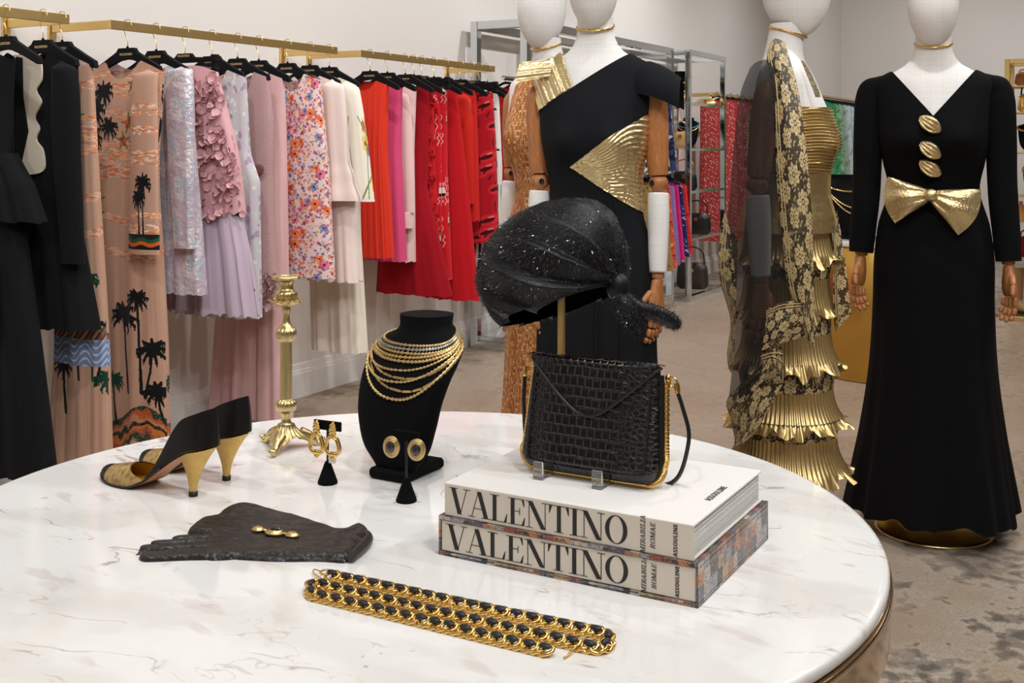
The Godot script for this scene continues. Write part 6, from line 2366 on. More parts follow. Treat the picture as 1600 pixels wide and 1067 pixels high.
func earrings() -> void:
	var p1 := on(512, 755)
	var t := earring_stand("black cone earring stand holding the gold hoop earrings", p1, -0.45, 0.118, 0.062)
	var b := MB.new()
	b.box(Vector3(0.013, 0.047, 0.004), Vector3(0.016, 0.012, 0.0006), 0.0, Basis(Vector3.BACK, 0.1))
	part("price_tag", b, M.paper, t)
	var fw := Basis(Vector3.UP, -0.45)
	for s in [-1.0, 1.0]:
		var e := thing("hoop_earring", "gold door-knocker hoop earring, %s of the pair" % ("left" if s < 0 else "right"), "earring", p1 + fw * Vector3(s * 0.0185, 0.108, 0.005), -0.45, "gold hoop earrings")
		b = MB.new()
		for k in 4:
			b.ball(Vector3(0, 0.008 - k * 0.0065, 0.004 + 0.0015 * sin(k * 1.3)), Vector3([0.004, 0.0072, 0.0066, 0.0052][k], 0.0048, 0.0048), 14)
			for d in [-1.0, 1.0]:
				b.ball(Vector3(d * [0.003, 0.0045, 0.004, 0.003][k], 0.0055 - k * 0.0065, 0.006), Vector3(0.004, 0.0036, 0.003), 10, Basis(Vector3.BACK, d * 0.6))
		part("clip_ornament", b, M.gold, e)
		for ring in 2:
			b = MB.new()
			var pts := []
			var sc: float = [1.0, 0.76][ring]
			for q in [[0.0, -0.012], [0.008, -0.015], [0.014, -0.026], [0.0165, -0.038], [0.013, -0.046], [0.006, -0.051], [0.0, -0.056], [-0.006, -0.051], [-0.013, -0.046], [-0.0165, -0.038], [-0.014, -0.026], [-0.008, -0.015]]:
				pts.append(Vector3(q[0] * sc, -0.032 + (q[1] + 0.032) * sc, 0.005 + 0.002 * ring))
			b.tube(smooth(pts, 64, true), [0.0026, 0.0019][ring] if ring == 1 else 0.0027, 10, true)
			part("hoop", b, M.gold, e)
		b = MB.new()
		b.ball(Vector3(0, -0.048, 0.006), Vector3(0.009, 0.005, 0.004), 14)
		b.ball(Vector3(0, -0.0555, 0.006), Vector3(0.004, 0.004, 0.004), 10)
		part("drop", b, M.gold, e)
	var p2 := on(635, 783)
	t = earring_stand("black cone earring stand holding the oval onyx earrings", p2, -0.4, 0.126, 0.052)
	fw = Basis(Vector3.UP, -0.4)
	for s in [-1.0, 1.0]:
		var e := thing("button_earring", "oval gold earring with a black stone, %s of the pair" % ("left" if s < 0 else "right"), "earring", p2 + fw * Vector3(s * 0.0255, 0.098, 0.007), -0.4 + s * 0.06, "oval onyx earrings")
		var spin := Basis(Vector3.RIGHT, 0.12) * Basis(Vector3.BACK, -0.35)
		b = MB.new()
		b.xf = Transform3D(spin * Basis(Vector3.RIGHT, PI / 2), Vector3.ZERO) * Transform3D(Basis.from_scale(Vector3(0.8, 1, 1)), Vector3.ZERO)
		b.lathe([Vector2(0.0, -0.003), Vector2(0.016, -0.003), Vector2(0.0205, 0.0), Vector2(0.0205, 0.003), Vector2(0.016, 0.0055), Vector2(0.0115, 0.0065), Vector2(0.0, 0.006)], 48)
		part("setting", b, M.gold_soft, e)
		for q in [[0.0196, 0.0026, 0.0019], [0.0165, 0.005, 0.0017], [0.0136, 0.0064, 0.0015]]:
			b = MB.new()
			b.xf = Transform3D(spin, Vector3.ZERO)
			var ring := PackedVector3Array()
			var rad := []
			for k in 120:
				var a := TAU * k / 120
				ring.append(Vector3(cos(a) * q[0] * 0.8, sin(a) * q[0], q[1]))
				rad.append(q[2] * (1.0 if k % 2 == 0 else 0.7))
			b.tube(ring, rad, 6, true)
			part("rope_border", b, M.gold_soft, e)
		b = MB.new()
		b.ball(Vector3.ZERO, Vector3(0.0092, 0.0118, 0.006), 20, spin)
		var o := part("stone", b, M.onyx, e)
		o.position = Vector3(0, 0, 0.006)

# a soft flat shape lying on the table: outline in world x, z
func soft(outline: Array, h: float, round_: float, y0: float, seed_: int, cell := 0.0035, crease := 0.0012) -> MB:
	var poly := PackedVector2Array()
	var p3 := []
	for q in outline:
		var w := on(q[0], q[1])
		p3.append(Vector3(w.x, 0, w.z))
	for q in smooth(p3, outline.size() * 6, true):
		poly.append(Vector2(q.x, q.z))
	var lo := poly[0]
	var hi := poly[0]
	for q in poly:
		lo = lo.min(q)
		hi = hi.max(q)
	var nx := int((hi.x - lo.x) / cell) + 3
	var nz := int((hi.y - lo.y) / cell) + 3
	var pos := PackedVector3Array()
	var inside := []
	var f := FastNoiseLite.new()
	f.seed = seed_
	f.frequency = 14.0
	for j in nz:
		for i in nx:
			var p := lo + Vector2((i - 1) * cell, (j - 1) * cell)
			var best := 1e9
			var near := p
			for k in poly.size():
				var c := Geometry2D.get_closest_point_to_segment(p, poly[k], poly[(k + 1) % poly.size()])
				var d := p.distance_squared_to(c)
				if d < best:
					best = d
					near = c
			var ok := Geometry2D.is_point_in_polygon(p, poly)
			inside.append(ok)
			var dd := minf(1.0, sqrt(best) / round_)
			if ok:
				pos.append(Vector3(p.x, y0 + h * sqrt(dd * (2.0 - dd)) + crease * f.get_noise_2d(p.x, p.y * 2.5) * dd, p.y))
			else:
				pos.append(Vector3(near.x, y0, near.y))
	var b := MB.new()
	var map := {}
	var nn := {}
	var tris := []
	for j in nz - 1:
		for i in nx - 1:
			var a := j * nx + i
			var ids := [a, a + 1, a + nx + 1, a + nx]
			if inside[ids[0]] or inside[ids[1]] or inside[ids[2]] or inside[ids[3]]:
				tris.append([ids[0], ids[1], ids[2]])
				tris.append([ids[0], ids[2], ids[3]])
	for t in tris:
		var fn := (pos[t[2]] - pos[t[0]]).cross(pos[t[1]] - pos[t[0]])
		if fn.y < 0.0:
			fn = -fn
		for k in t:
			nn[k] = nn.get(k, Vector3.ZERO) + fn
	for k in nn:
		map[k] = b.v.size()
		b.v.append(pos[k])
		b.n.append(nn[k].normalized())
		b.uv.append(Vector2(pos[k].x, pos[k].z))
		b.c.append(Color.WHITE)
	for t in tris:
		var fn := (pos[t[2]] - pos[t[0]]).cross(pos[t[1]] - pos[t[0]])
		if fn.y >= 0.0:
			b.ix.append_array([map[t[0]], map[t[1]], map[t[2]]])
		else:
			b.ix.append_array([map[t[0]], map[t[2]], map[t[1]]])
	return b

func gloves() -> void:
	var lea := mat(rgb(40, 35, 33), 0.36, 0.0, {"normal_enabled": true, "normal_texture": noise_tex(FastNoiseLite.TYPE_SIMPLEX, 0.02, 256, 7, true, 10.0, null, 5), "normal_scale": 0.5, "uv1_scale": Vector3(5, 9, 1)})
	var under := thing("glove", "black leather glove lying underneath its twin", "glove", Vector3.ZERO, 0.0, "long black leather gloves")
	part("hand", soft([[212, 868], [240, 864], [300, 868], [360, 874], [430, 878], [500, 878], [538, 880], [545, 872], [500, 860], [400, 860], [300, 856], [230, 862]], 0.006, 0.006, TOP + 0.0003, 5), lea, under)
	var t := thing("glove", "long black leather glove folded back, with gold and onyx clasp", "glove", Vector3.ZERO, 0.0, "long black leather gloves")
	part("arm", soft([[293, 834], [305, 822], [318, 815], [335, 812], [352, 800], [376, 793], [402, 795], [430, 803], [480, 816], [528, 832], [545, 829], [560, 823], [574, 830], [577, 842], [566, 856], [546, 876], [500, 877], [440, 876], [390, 873], [345, 876], [322, 874], [320, 858], [322, 848], [326, 842], [305, 838]], 0.0115, 0.014, TOP + 0.0005, 9, 0.0035, 0.0028), lea, t)
	for q in [[[217, 873], [226, 867.5], [262, 866], [300, 864], [330, 862], [332, 874], [290, 876], [245, 878], [224, 878]], [[217, 861], [228, 857], [265, 855], [312, 853], [330, 855], [325, 860], [300, 861.5], [262, 864], [230, 864.5]], [[234, 853.5], [244, 850.5], [280, 848.5], [332, 846], [335, 851], [300, 852], [262, 855], [240, 855.5]], [[267, 847], [276, 843], [300, 841], [338, 840], [340, 845], [305, 846.5], [280, 848.5]]]:
		part("finger", soft(q, 0.0078, 0.006, TOP + 0.0008, 3, 0.0025, 0.0006), lea, t)
	var b := MB.new()      # the rolled fold at the wrist end
	b.tube(smooth([on(547, 873, TOP + 0.008), on(558, 862, TOP + 0.009), on(570, 850, TOP + 0.009), on(576, 840, TOP + 0.008), on(568, 829, TOP + 0.006)], 20), [0.005, 0.0065, 0.007, 0.0072, 0.0075, 0.008, 0.008, 0.0085, 0.009, 0.009, 0.009, 0.009, 0.0085, 0.008, 0.0075, 0.007, 0.007, 0.006, 0.005, 0.004], 12)
	part("fold", b, lea, t)
	var c := on(430, 846)
	var fw := Basis(Vector3.UP, -0.42)
	var k := Node3D.new()
	k.name = "clasp"
	t.add_child(k)
	k.position = c + Vector3(0, 0.0135, 0)
	k.basis = fw
	for q in [[-0.034, 0.012, 0.009], [0.0, 0.0185, 0.0145], [0.033, 0.0125, 0.0095]]:
		b = MB.new()
		b.xf = Transform3D(Basis.from_scale(Vector3(q[1] / 0.01, 1, q[2] / 0.01)), Vector3(q[0], 0, 0))
		b.lathe([Vector2(0.0, 0.0), Vector2(0.0095, 0.0), Vector2(0.01, 0.0015), Vector2(0.0095, 0.003), Vector2(0.008, 0.0038), Vector2(0.0076, 0.0046), Vector2(0.006, 0.0062), Vector2(0.0, 0.007)], 32)
		part("gold_disc", b, M.gold_soft, k)
	for x in [-0.021, 0.0205]:
		b = MB.new()
		b.ball(Vector3(x, 0.0025, 0), Vector3(0.006, 0.002, 0.004), 10)
		part("connector", b, M.gold_soft, k)
	b = MB.new()
	b.ball(Vector3(0, 0.0075, -0.001), Vector3(0.0105, 0.0052, 0.0078), 20)
	part("stone", b, M.onyx, k)

func chain_belt() -> void:
	var t := thing("chain_belt", "gold curb chain belt laced with black leather, folded in three rows", "belt")
	var p := []
	for q in [[508, 897], [620, 921], [780, 956], [900, 981], [938, 989], [951, 998], [945, 1009], [925, 1011], [880, 1001], [740, 970], [600, 937], [520, 918], [494, 912], [485, 918], [489, 928], [520, 936], [620, 960], [740, 989], [858, 1017]]:
		p.append(on(q[0], q[1], TOP + 0.0068))
	var path := smooth(p, 700)
	var link := MB.new()
	var ring := []
	for k in 26:
		var a := TAU * k / 26
		ring.append(Vector3(cos(a) * 0.0108, sin(a) * 0.0036 * sin(a * 1.0) * signf(sin(a)) * signf(cos(a) + 0.2) * 0.4, sin(a) * 0.0076))
	link.tube(pv(ring), 0.0027, 8, true, true, 1.0, Vector3.UP)
	var lm := link.mesh()
	var pad := MB.new()
	pad.ball(Vector3.ZERO, Vector3(0.0092, 0.0036, 0.0052), 12)
	var pm := pad.mesh()
	var black := mat(rgb(30, 31, 35), 0.45)
	var acc := 0.0
	var step := 0.0118
	var n := 0
	for i in range(1, path.size() - 1):
		acc += path[i].distance_to(path[i - 1])
		if acc < step:
			continue
		acc -= step
		var d := (path[i + 1] - path[i - 1]).normalized()
		if d.x < 0.0:
			d = -d
		var x := d.cross(Vector3.UP).normalized()
		var o := part("link", lm, M.gold, t)
		var base := Basis(d, Vector3.UP, x)
		o.transform = Transform3D(base * Basis(Vector3.RIGHT, 0.6 if n % 2 == 0 else 0.5) * Basis(Vector3.UP, 0.38), path[i])
		if n % 2 == 0:
			var l := part("leather", pm, black, t)
			l.transform = Transform3D(base * Basis(Vector3.UP, -0.15), path[i] + Vector3(0, 0.0052, 0))
		n += 1
	var b := MB.new()      # hook clasp at one end, a loose pin at the other
	var r2 := []
	for k in 20:
		r2.append(on(510, 896, TOP + 0.006) + Vector3(cos(TAU * k / 20) * 0.009, 0.002, sin(TAU * k / 20) * 0.009))
	b.tube(pv(r2), 0.0016, 8, true)
	part("end_ring", b, M.gold, t)
	b = MB.new()
	b.tube(smooth([on(502, 893, TOP + 0.005), on(494, 890, TOP + 0.006), on(490, 890, TOP + 0.005), on(490, 895, TOP + 0.004), on(496, 900, TOP + 0.003), on(501, 903, TOP + 0.003)], 24), 0.0011, 6)
	part("hook", b, M.gold, t)
	b = MB.new()
	b.tube(smooth([on(905, 1007, TOP + 0.006), on(896, 1014, TOP + 0.006), on(888, 1023, TOP + 0.003), on(881, 1028, TOP + 0.002)], 14), 0.0015, 6)
	part("pin", b, M.gold, t)

# ---------- racks and shelves towards the back ----------
func frame_of(t: Node3D, size: Vector3, bar: float, m: Material, shelves: Array, glass := true) -> void:
	# local: x across (v), y up, -z along the wall (u)
	var post := MB.new()
	post.box(Vector3(0, size.y / 2, 0), Vector3(bar, size.y, bar), 0.002)
	var pm := post.mesh()
	for x in [bar / 2, size.x - bar / 2]:
		for z in [-bar / 2, -size.z + bar / 2]:
			part("post", pm, m, t).position = Vector3(x, 0, z)
	for y in [bar / 2, size.y - bar / 2]:
		for x in [bar / 2, size.x - bar / 2]:
			var b := MB.new()
			b.box(Vector3(x, y, -size.z / 2), Vector3(bar, bar, size.z - bar * 2), 0.002)
			part("beam", b, m, t)
		for z in [-bar / 2, -size.z + bar / 2]:
			var b := MB.new()
			b.box(Vector3(size.x / 2, y, z), Vector3(size.x - bar * 2, bar, bar), 0.002)
			part("beam", b, m, t)
	for y in shelves:
		var b := MB.new()
		b.box(Vector3(size.x / 2, y - 0.006, -size.z / 2), Vector3(size.x - bar, 0.01, size.z - bar), 0.001)
		var sh := part("shelf", b, M.glass if glass else m, t)
		b = MB.new()
		for x in [bar / 2, size.x - bar / 2]:
			b.box(Vector3(x, y - 0.006, -size.z / 2), Vector3(0.014, 0.022, size.z - bar * 2), 0.001)
		part("shelf_edge", b, m, sh)

func hung(u: float, v: float, top: float, long: float, hw: float, m: Material, label: String, called := "dress", seed_ := 1) -> void:
	var t := thing(called, label, "garment", room(u, v, top), YAW, "clothes on the racks at the back")
	var pr := [[-0.05, hw * 0.8, 0.0, 0.02, 0.0], [-long * 0.4, hw * 0.85, 0.01, 0.03, 0.004], [-long, hw, 0.02, 0.035, 0.012]]
	part("body", body_shape(pr, 0.06, 0.03, 0.01, 0.3, seed_, 6.0, 44, 18, 0.01), m, t)
	var b := MB.new()
	b.tube(smooth([Vector3(-hw * 0.72, -0.085, 0), Vector3(-0.03, -0.035, 0), Vector3(0, -0.03, 0), Vector3(0.03, -0.035, 0), Vector3(hw * 0.72, -0.085, 0)], 12), 0.008, 6)
	b.tube(smooth([Vector3(0, -0.03, 0), Vector3(-0.012, -0.005, 0), Vector3(0, 0.012, 0), Vector3(0.014, -0.002, 0)], 10), 0.002, 5)
	part("hanger", b, M.hanger, t)

func small_bag(label: String, where: Vector3, yaw: float, size: Vector3, m: Material, handle: Material, drop := 0.6) -> void:
	var t := thing("small_handbag", label, "handbag", where, yaw, "bags on the shelves at the back")
	var b := MB.new()
	var rows := []
	for i in 9:
		var f := i / 8.0
		var s := 1.0 - 0.12 * f - 0.25 * pow(absf(f * 2.0 - 1.0), 6.0)
		var row := PackedVector3Array()
		for k in 24:
			var a := TAU * k / 24
			row.append(Vector3(signf(cos(a)) * pow(absf(cos(a)), 0.5) * size.x / 2 * s, f * size.y, signf(sin(a)) * pow(absf(sin(a)), 0.6) * size.z / 2 * s))
		rows.append(row)
	b.grid(rows, true)
	b.cap(rows[0], Vector3.DOWN)
	b.cap(rows[8], Vector3.UP)
	part("body", b, m, t)
	b = MB.new()
	b.tube(smooth([Vector3(-size.x * 0.36, size.y * 0.95, 0), Vector3(-size.x * 0.3, size.y * (1.0 + drop * 0.7), 0), Vector3(0, size.y * (1.0 + drop), 0), Vector3(size.x * 0.3, size.y * (1.0 + drop * 0.7), 0), Vector3(size.x * 0.36, size.y * 0.95, 0)], 20), 0.006, 8)
	part("handle", b, handle, t)
	b = MB.new()
	b.box(Vector3(0, size.y * 0.72, size.z * 0.47), Vector3(0.03, 0.03, 0.012), 0.003)
	part("clasp", b, M.gold, t)

func small_bust(label: String, where: Vector3, yaw: float, s: float, chains: Array) -> void:
	var t := thing("necklace_bust", label, "display bust", where, yaw, "necklace busts at the back")
	bust_form(t, M.black_velvet)
	t.scale = Vector3.ONE * s
	for q in chains:
		var n := thing("necklace", q[3], "necklace", where, yaw, "necklaces on busts at the back")
		n.scale = Vector3.ONE * s
		var path := PackedVector3Array()
		var rad := []
		for k in 90:
			var a := TAU * k / 90 - PI
			path.append(bust_at(lerpf(0.276, q[0], pow(0.5 + 0.5 * cos(a), 1.6)), a, q[1] * 0.7))
			rad.append(q[1] * (1.0 if k % 2 == 0 else 0.55))
		var b := MB.new()
		b.tube(path, rad, 6, true)
		part("strand", b, q[2], n)

func boot(label: String, where: Vector3, yaw: float, tall: float, m: Material) -> void:
	var t := thing("ankle_boot", label, "boot", where, yaw, "boots under the brass shelves")
	var b := MB.new()
	limb(b, [Vector3(0, tall, 0), Vector3(0, tall * 0.6, 0), Vector3(0, tall * 0.25, 0), Vector3(0, 0.07, 0.0)], [0.055, 0.05, 0.042, 0.04], 18, 14)
	part("shaft", b, m, t)
	b = MB.new()
	var rows := []
	for q in [[-0.045, 0.022, 0.07], [-0.03, 0.033, 0.095], [0.02, 0.036, 0.1], [0.08, 0.042, 0.07], [0.14, 0.042, 0.05], [0.18, 0.03, 0.038], [0.205, 0.012, 0.022]]:
		var row := PackedVector3Array()
		for k in 16:
			var a := TAU * k / 16
			row.append(Vector3(cos(a) * q[1], 0.012 + (0.5 + 0.5 * sin(a)) * q[2], q[0]))
		rows.append(row)
	b.grid(rows, true)
	b.cap(rows[0], Vector3.FORWARD)
	b.cap(rows[6], Vector3.BACK)
	part("foot", b, m, t)
	b = MB.new()
	b.box(Vector3(0, 0.007, 0.12), Vector3(0.07, 0.012, 0.15), 0.004)
	b.box(Vector3(0, 0.012, -0.02), Vector3(0.06, 0.024, 0.06), 0.004)
	part("sole", b, M.black_plain, t)

func far_racks() -> void:
	# long chrome rack along the wall
	var t := thing("chrome_rack", "long chrome garment rack with red clothes behind the mannequins", "rack", room(3.1, 0.06, 0.0), YAW)
	frame_of(t, Vector3(0.4, 2.03, 2.5), 0.05, M.chrome, [])
	var b := MB.new()
	b.box(Vector3(0.2, 0.065, -1.25), Vector3(0.4, 0.03, 2.46), 0.002)
	part("deck", b, M.chrome, t)
	b = MB.new()
	b.box(Vector3(0.2, 0.36, -0.012), Vector3(0.3, 0.5, 0.008), 0.001)
	part("glass_end", b, M.glass, t)
	b = MB.new()
	b.box(Vector3(0.025, 1.0, -0.72), Vector3(0.045, 1.9, 0.045), 0.002)
	part("middle_post", b, M.chrome, t)
	b = MB.new()
	b.tube(pv([Vector3(0.2, 1.68, -0.06), Vector3(0.2, 1.68, -2.44)]), 0.014, 10)
	part("rail", b, M.chrome, t)
	b = MB.new()
	b.tube(pv([Vector3(0.34, 1.02, -1.9), Vector3(0.34, 1.02, -2.44)]), 0.012, 10)
	part("low_rail", b, M.chrome, t)
	var reds := [rgb(170, 24, 34), rgb(150, 20, 30), rgb(186, 40, 44), rgb(120, 20, 30)]
	for k in 4:
		hung(3.22 + k * 0.12, 0.25, 1.68, 1.25 - 0.1 * (k % 2), 0.19, cloth(reds[k], 0.3), ["plain crimson dress nearest in the long chrome rack", "dark red dress second in the long chrome rack", "brick red dress third in the long chrome rack", "wine red dress fourth in the long chrome rack"][k], "hanging_dress", k)
	var prints := [[rgb(40, 40, 44), [rgb(220, 60, 50), rgb(230, 220, 200), rgb(230, 190, 60)], "black dress with red, white and yellow print behind wooden arm"], [rgb(206, 50, 46), [rgb(240, 230, 220), rgb(30, 30, 34)], "red dress with white print behind wooden arm"], [rgb(90, 74, 66), [rgb(170, 150, 130), rgb(40, 36, 36)], "brown patterned dress behind wooden arm"], [rgb(60, 70, 110), [rgb(200, 200, 210), rgb(30, 34, 60)], "slate blue patterned dress at the rack's far end"]]
	for k in 4:
		hung(4.98 + k * 0.14, 0.34, 1.68, 0.62, 0.2, printed(scatter_tex(prints[k][0], prints[k][1], 70, 5, 16, k + 3, 128), 0.3, 0.3), prints[k][2], "hanging_dress", k + 2)
	var lows := [[rgb(150, 120, 70), [rgb(190, 160, 100), rgb(110, 80, 50)], "olive gold scarf dress on the low rail"], [rgb(206, 90, 60), [rgb(240, 190, 90), rgb(120, 40, 40)], "orange patterned dress on the low rail"], [rgb(150, 116, 180), [rgb(160, 128, 190)], "lilac dress on the low rail"], [rgb(206, 30, 110), [rgb(216, 40, 120)], "magenta dress on the low rail"], [rgb(34, 38, 84), [rgb(180, 184, 206), rgb(60, 60, 120)], "navy dotted dress on the low rail"], [rgb(222, 44, 44), [rgb(230, 60, 54), rgb(120, 20, 30)], "scarlet dress last on the low rail"]]
	for k in 6:
		hung(5.04 + k * 0.09, 0.44, 1.04, 0.72 - 0.02 * k, 0.2, printed(scatter_tex(lows[k][0], lows[k][1], 60, 2, 7, k + 13, 128), 0.25, 0.25), lows[k][2], "hanging_dress", k + 5)
	for k in 2:
		b = MB.new()
		b.ball(Vector3(0, 0.035, 0), Vector3(0.035, 0.035, 0.1), 12)
		b.tube(pv([Vector3(0, 0.0, -0.07), Vector3(0, 0.05, -0.075)]), 0.01, 8)
		var sh := thing("red_pump", ["red shoe on the rack's deck, nearer the end", "red shoe on the rack's deck, farther in"][k], "shoe", room(3.3 + k * 0.14, 0.24, 0.081), YAW, "red shoes on the chrome rack")
		part("shoe_body", b, mat(rgb(190, 24, 30), 0.3), sh)
	# chrome and glass shelf tower
	t = thing("shelf_tower", "chrome and glass shelf tower holding bags and jewellery", "shelves", room(5.75, 0.06, 0.0), YAW)
	frame_of(t, Vector3(0.48, 2.03, 0.92), 0.042, M.chrome, [0.5, 0.885, 1.23, 1.6])
	small_bust("black necklace bust on the tower's upper glass shelf", room(6.0, 0.36, 1.602), -0.2, 0.9, [[0.19, 0.009, M.gold_soft, "chunky gold necklace on the tower's upper bust"]])
	small_bust("black necklace bust with bead strands on the tower's middle shelf", room(6.1, 0.4, 1.232), -0.2, 0.85, [[0.2, 0.007, mat(rgb(60, 130, 150), 0.3), "turquoise bead necklace on the tower's bust"], [0.17, 0.006, M.gold_soft, "long gold bead necklace on the tower's bust"]])
	small_bag("small straw handbag on the shelf tower", room(5.86, 0.42, 1.232), -0.3, Vector3(0.14, 0.14, 0.08), mat(rgb(196, 156, 104), 0.8), M.gold_soft)
	small_bag("flat gold evening clutch on the tower's upper shelf", room(6.42, 0.44, 1.602), -0.3, Vector3(0.2, 0.04, 0.1), M.gold_soft, M.gold_soft, 0.3)
	small_bag("black handbag with gold chain on the tower", room(5.95, 0.42, 0.887), -0.3, Vector3(0.22, 0.16, 0.08), mat(rgb(20, 20, 22), 0.3), M.gold)
	small_bag("black handbag standing on the tower's lowest shelf", room(6.3, 0.4, 0.502), -0.3, Vector3(0.26, 0.18, 0.1), mat(rgb(24, 22, 22), 0.3), M.black_plain)
	small_bag("dark brown box bag at the tower's foot", room(6.2, 0.4, 0.05), -0.3, Vector3(0.28, 0.22, 0.12), mat(rgb(46, 36, 30), 0.35), M.black_plain)
	for k in 2:
		b = MB.new()
		b.lathe([Vector2(0, 0), Vector2(0.024, 0), Vector2(0.026, 0.01), Vector2(0.022, 0.05), Vector2(0.01, 0.066), Vector2(0.012, 0.085), Vector2(0.016, 0.1), Vector2(0, 0.106)], 18)
		var pb := thing("perfume_bottle", ["gold perfume bottle on the tower's upper shelf, nearer one", "gold perfume bottle on the tower's upper shelf, farther one"][k], "bottle", room(5.83 + 0.66 * k, 0.46, 1.602), 0.0, "gold bottles on the tower")
		part("flask", b, M.gold, pb)
	# red patterned clothes on the rail beyond
	for k in 6:
		hung(7.05 + k * 0.2, 0.33, RAIL, 1.35, 0.2, printed(scatter_tex(rgb(178, 60, 58), [rgb(220, 190, 180), rgb(150, 36, 40), rgb(200, 110, 100)], 160, 2, 6, k + 30, 128), 0.2, 0.2), ["red and white patterned dress nearest on the far wall rail", "red and white patterned dress second on the far wall rail", "red and white patterned dress third on the far wall rail", "red and white patterned dress fourth on the far wall rail", "red and white patterned dress fifth on the far wall rail", "red and white patterned dress last on the far wall rail"][k], "hanging_dress", k)
	# free-standing rack of green and blue clothes
	t = thing("garment_rack", "free-standing brass rack of green and blue clothes", "rack", room(7.9, 1.0, 0.0), YAW)
	b = MB.new()
	b.tube(pv([Vector3(0, RAIL, 0), Vector3(0, RAIL, -2.3)]), 0.016, 10)
	part("rail", b, M.brass, t)
	for z in [-0.02, -2.28]:
		b = MB.new()
		b.tube(pv([Vector3(0, 0.02, z), Vector3(0, RAIL, z)]), 0.014, 10)
		b.box(Vector3(0, 0.012, z), Vector3(0.5, 0.02, 0.05), 0.003)
		part("upright", b, M.brass, t)
	var greens := [[rgb(60, 150, 96), "bright green dress nearest on the brass rack"], [rgb(120, 170, 120), "pale green dress on the brass rack"], [rgb(150, 170, 150), "sage dress on the brass rack"], [rgb(190, 200, 196), "pale grey dress on the brass rack"], [rgb(170, 196, 206), "ice blue dress on the brass rack"], [rgb(120, 110, 150), "violet dress on the brass rack"], [rgb(200, 180, 150), "beige dress on the brass rack"], [rgb(50, 96, 190), "cobalt dress on the brass rack"], [rgb(70, 90, 160), "dark blue flowered dress on the brass rack"], [rgb(200, 60, 60), "red dress last on the brass rack"]]
	for k in 10:
		hung(8.05 + k * 0.2, 1.0, RAIL, 0.95 + 0.12 * (k % 3), 0.21, printed(scatter_tex(greens[k][0], [greens[k][0].lightened(0.25), greens[k][0].darkened(0.2)], 40, 3, 10, k + 50, 96), 0.25, 0.25), greens[k][1], "hanging_dress", k + 1)
	# brass drum counter with a marble top
	t = thing("drum_counter", "round brass drum counter with a white marble top", "counter", Vector3(2.17, 0, -6.5))
	b = MB.new()
	b.lathe([Vector2(0, 0.004), Vector2(0.5, 0.004), Vector2(0.5, 0.72), Vector2(0, 0.72)], 72)
	part("drum", b, mat(rgb(206, 164, 84), 0.3, 1.0), t)
	b = MB.new()
	b.lathe([Vector2(0, 0.72), Vector2(0.51, 0.72), Vector2(0.515, 0.724), Vector2(0.515, 0.746), Vector2(0.51, 0.75), Vector2(0, 0.75)], 72)
	part("marble_top", b, M.marble, t)
	small_bust("black velvet bust with gold bead strands on the drum counter", Vector3(1.86, 0.75, -6.35), 0.25, 1.15, [[0.225, 0.0065, M.gold, "short gold bead necklace on the counter's bust"], [0.15, 0.0045, M.gold_soft, "long gold chain on the counter's bust"], [0.12, 0.0045, M.gold_soft, "longest gold chain on the counter's bust"]])
	for k in 3:
		b = MB.new()
		b.box(Vector3(0, 0.004, 0), Vector3(0.22, 0.007, 0.29), 0.001)
		var mg := thing("magazine", ["magazine lowest in the pile on the drum counter", "magazine in the middle of the pile on the drum counter", "magazine topmost in the pile on the drum counter"][k], "magazine", Vector3(2.08, 0.7505 + k * 0.0082, -6.28), 0.2 + k * 0.12, "magazines on the drum counter")
		part("cover", b, mat([rgb(210, 206, 200), rgb(120, 110, 110), rgb(226, 222, 216)][k], 0.4), mg)
	# brass shelves at the right edge
	var o := room(5.9, 2.86, 0.0)
	t = thing("brass_shelves", "tall brass shelf unit with gold accessories at the right edge", "shelves", o, YAW)
	frame_of(t, Vector3(1.2, 1.88, 0.36), 0.034, M.brass, [0.46, 0.72, 0.9, 1.21, 1.5, 1.69], false)
	var loc := func(x: float, y: float, z: float) -> Vector3:
		return o + Basis(Vector3.UP, YAW) * Vector3(x, y, z)
	small_bag("leopard print pouch on the brass unit's top shelf", loc.call(0.17, 1.692, -0.14), YAW, Vector3(0.24, 0.1, 0.08), printed(scatter_tex(rgb(190, 130, 84), [rgb(60, 36, 24), rgb(110, 66, 40)], 90, 4, 9, 71, 96), 0.1, 0.1), M.gold, 0.2)
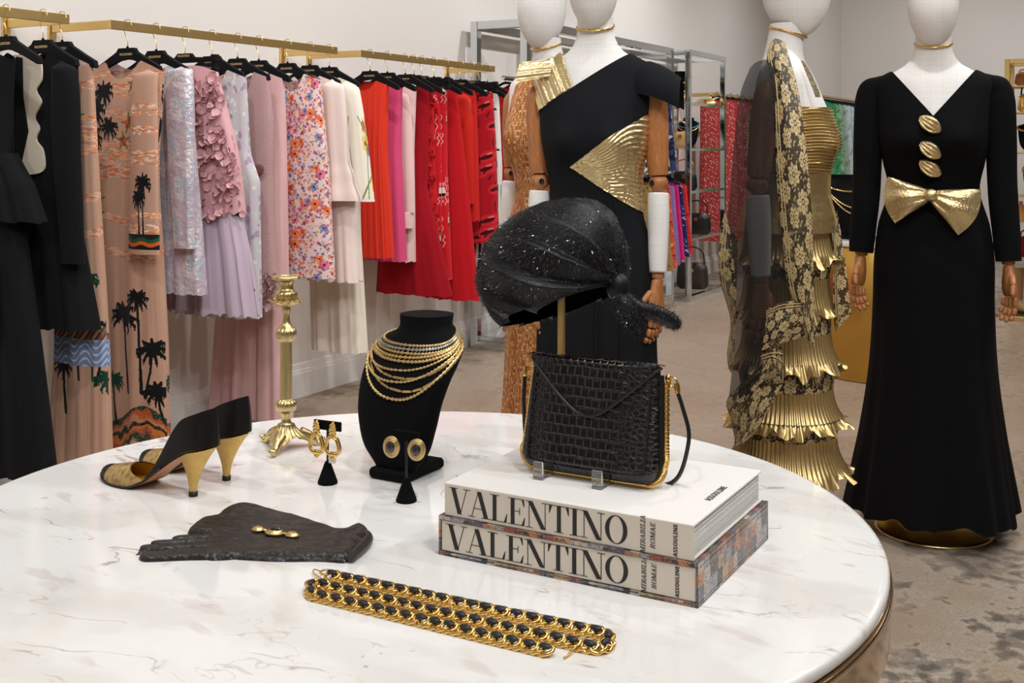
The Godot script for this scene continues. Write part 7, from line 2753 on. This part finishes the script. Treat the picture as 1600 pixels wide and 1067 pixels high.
	small_bag("gold shell evening bag on the brass shelves", loc.call(0.17, 1.502, -0.14), YAW, Vector3(0.2, 0.13, 0.08), M.gold, M.black_plain)
	small_bust("black bust with a broad gold collar on the brass shelves", loc.call(0.15, 1.212, -0.16), YAW, 0.72, [[0.21, 0.016, M.gold, "broad gold collar on the brass unit's bust"]])
	small_bag("gold sandal-shaped evening bag on the brass shelves", loc.call(0.26, 1.212, -0.06), YAW, Vector3(0.2, 0.06, 0.08), M.gold, M.gold, 0.5)
	small_bust("black bust with pearl strands on the brass shelves", loc.call(0.19, 0.902, -0.16), YAW, 0.8, [[0.2, 0.008, mat(rgb(230, 220, 200), 0.3), "pearl strand on the brass unit's bust"], [0.16, 0.008, M.gold, "gold bead strand on the brass unit's bust"]])
	for k in 4:
		b = MB.new()
		b.lathe([Vector2(0, 0), Vector2(0.03, 0), Vector2(0.03, 0.1), Vector2(0.012, 0.115), Vector2(0.012, 0.135), Vector2(0, 0.136)], 18)
		var jb := thing("glass_jar", ["amber jar leftmost on the brass unit's low shelf", "rose jar second on the brass unit's low shelf", "grey jar third on the brass unit's low shelf", "honey jar fourth on the brass unit's low shelf"][k], "jar", loc.call(0.1 + k * 0.085, 0.722, -0.1), 0.0, "jars on the brass shelves")
		part("jar_body", b, mat([rgb(196, 140, 80), rgb(196, 160, 156), rgb(170, 166, 170), rgb(206, 166, 90)][k], 0.15), jb)
	small_bag("soft wine red bag on the brass unit's lowest shelf", loc.call(0.2, 0.462, -0.14), YAW, Vector3(0.3, 0.14, 0.14), cloth(rgb(120, 16, 30), 0.3), mat(rgb(150, 96, 60), 0.4), 0.4)
	var tan := mat(rgb(188, 120, 62), 0.42)
	boot("tan leather boot, leftmost under the brass shelves", loc.call(0.06, 0.036, -0.2), YAW + 0.9, 0.33, mat(rgb(176, 140, 100), 0.4))
	boot("tan leather boot, second under the brass shelves", loc.call(0.2, 0.036, -0.24), YAW + 0.8, 0.26, tan)
	boot("tall black boot under the brass shelves", loc.call(0.36, 0.036, -0.24), YAW + 0.8, 0.38, mat(rgb(26, 26, 28), 0.4))
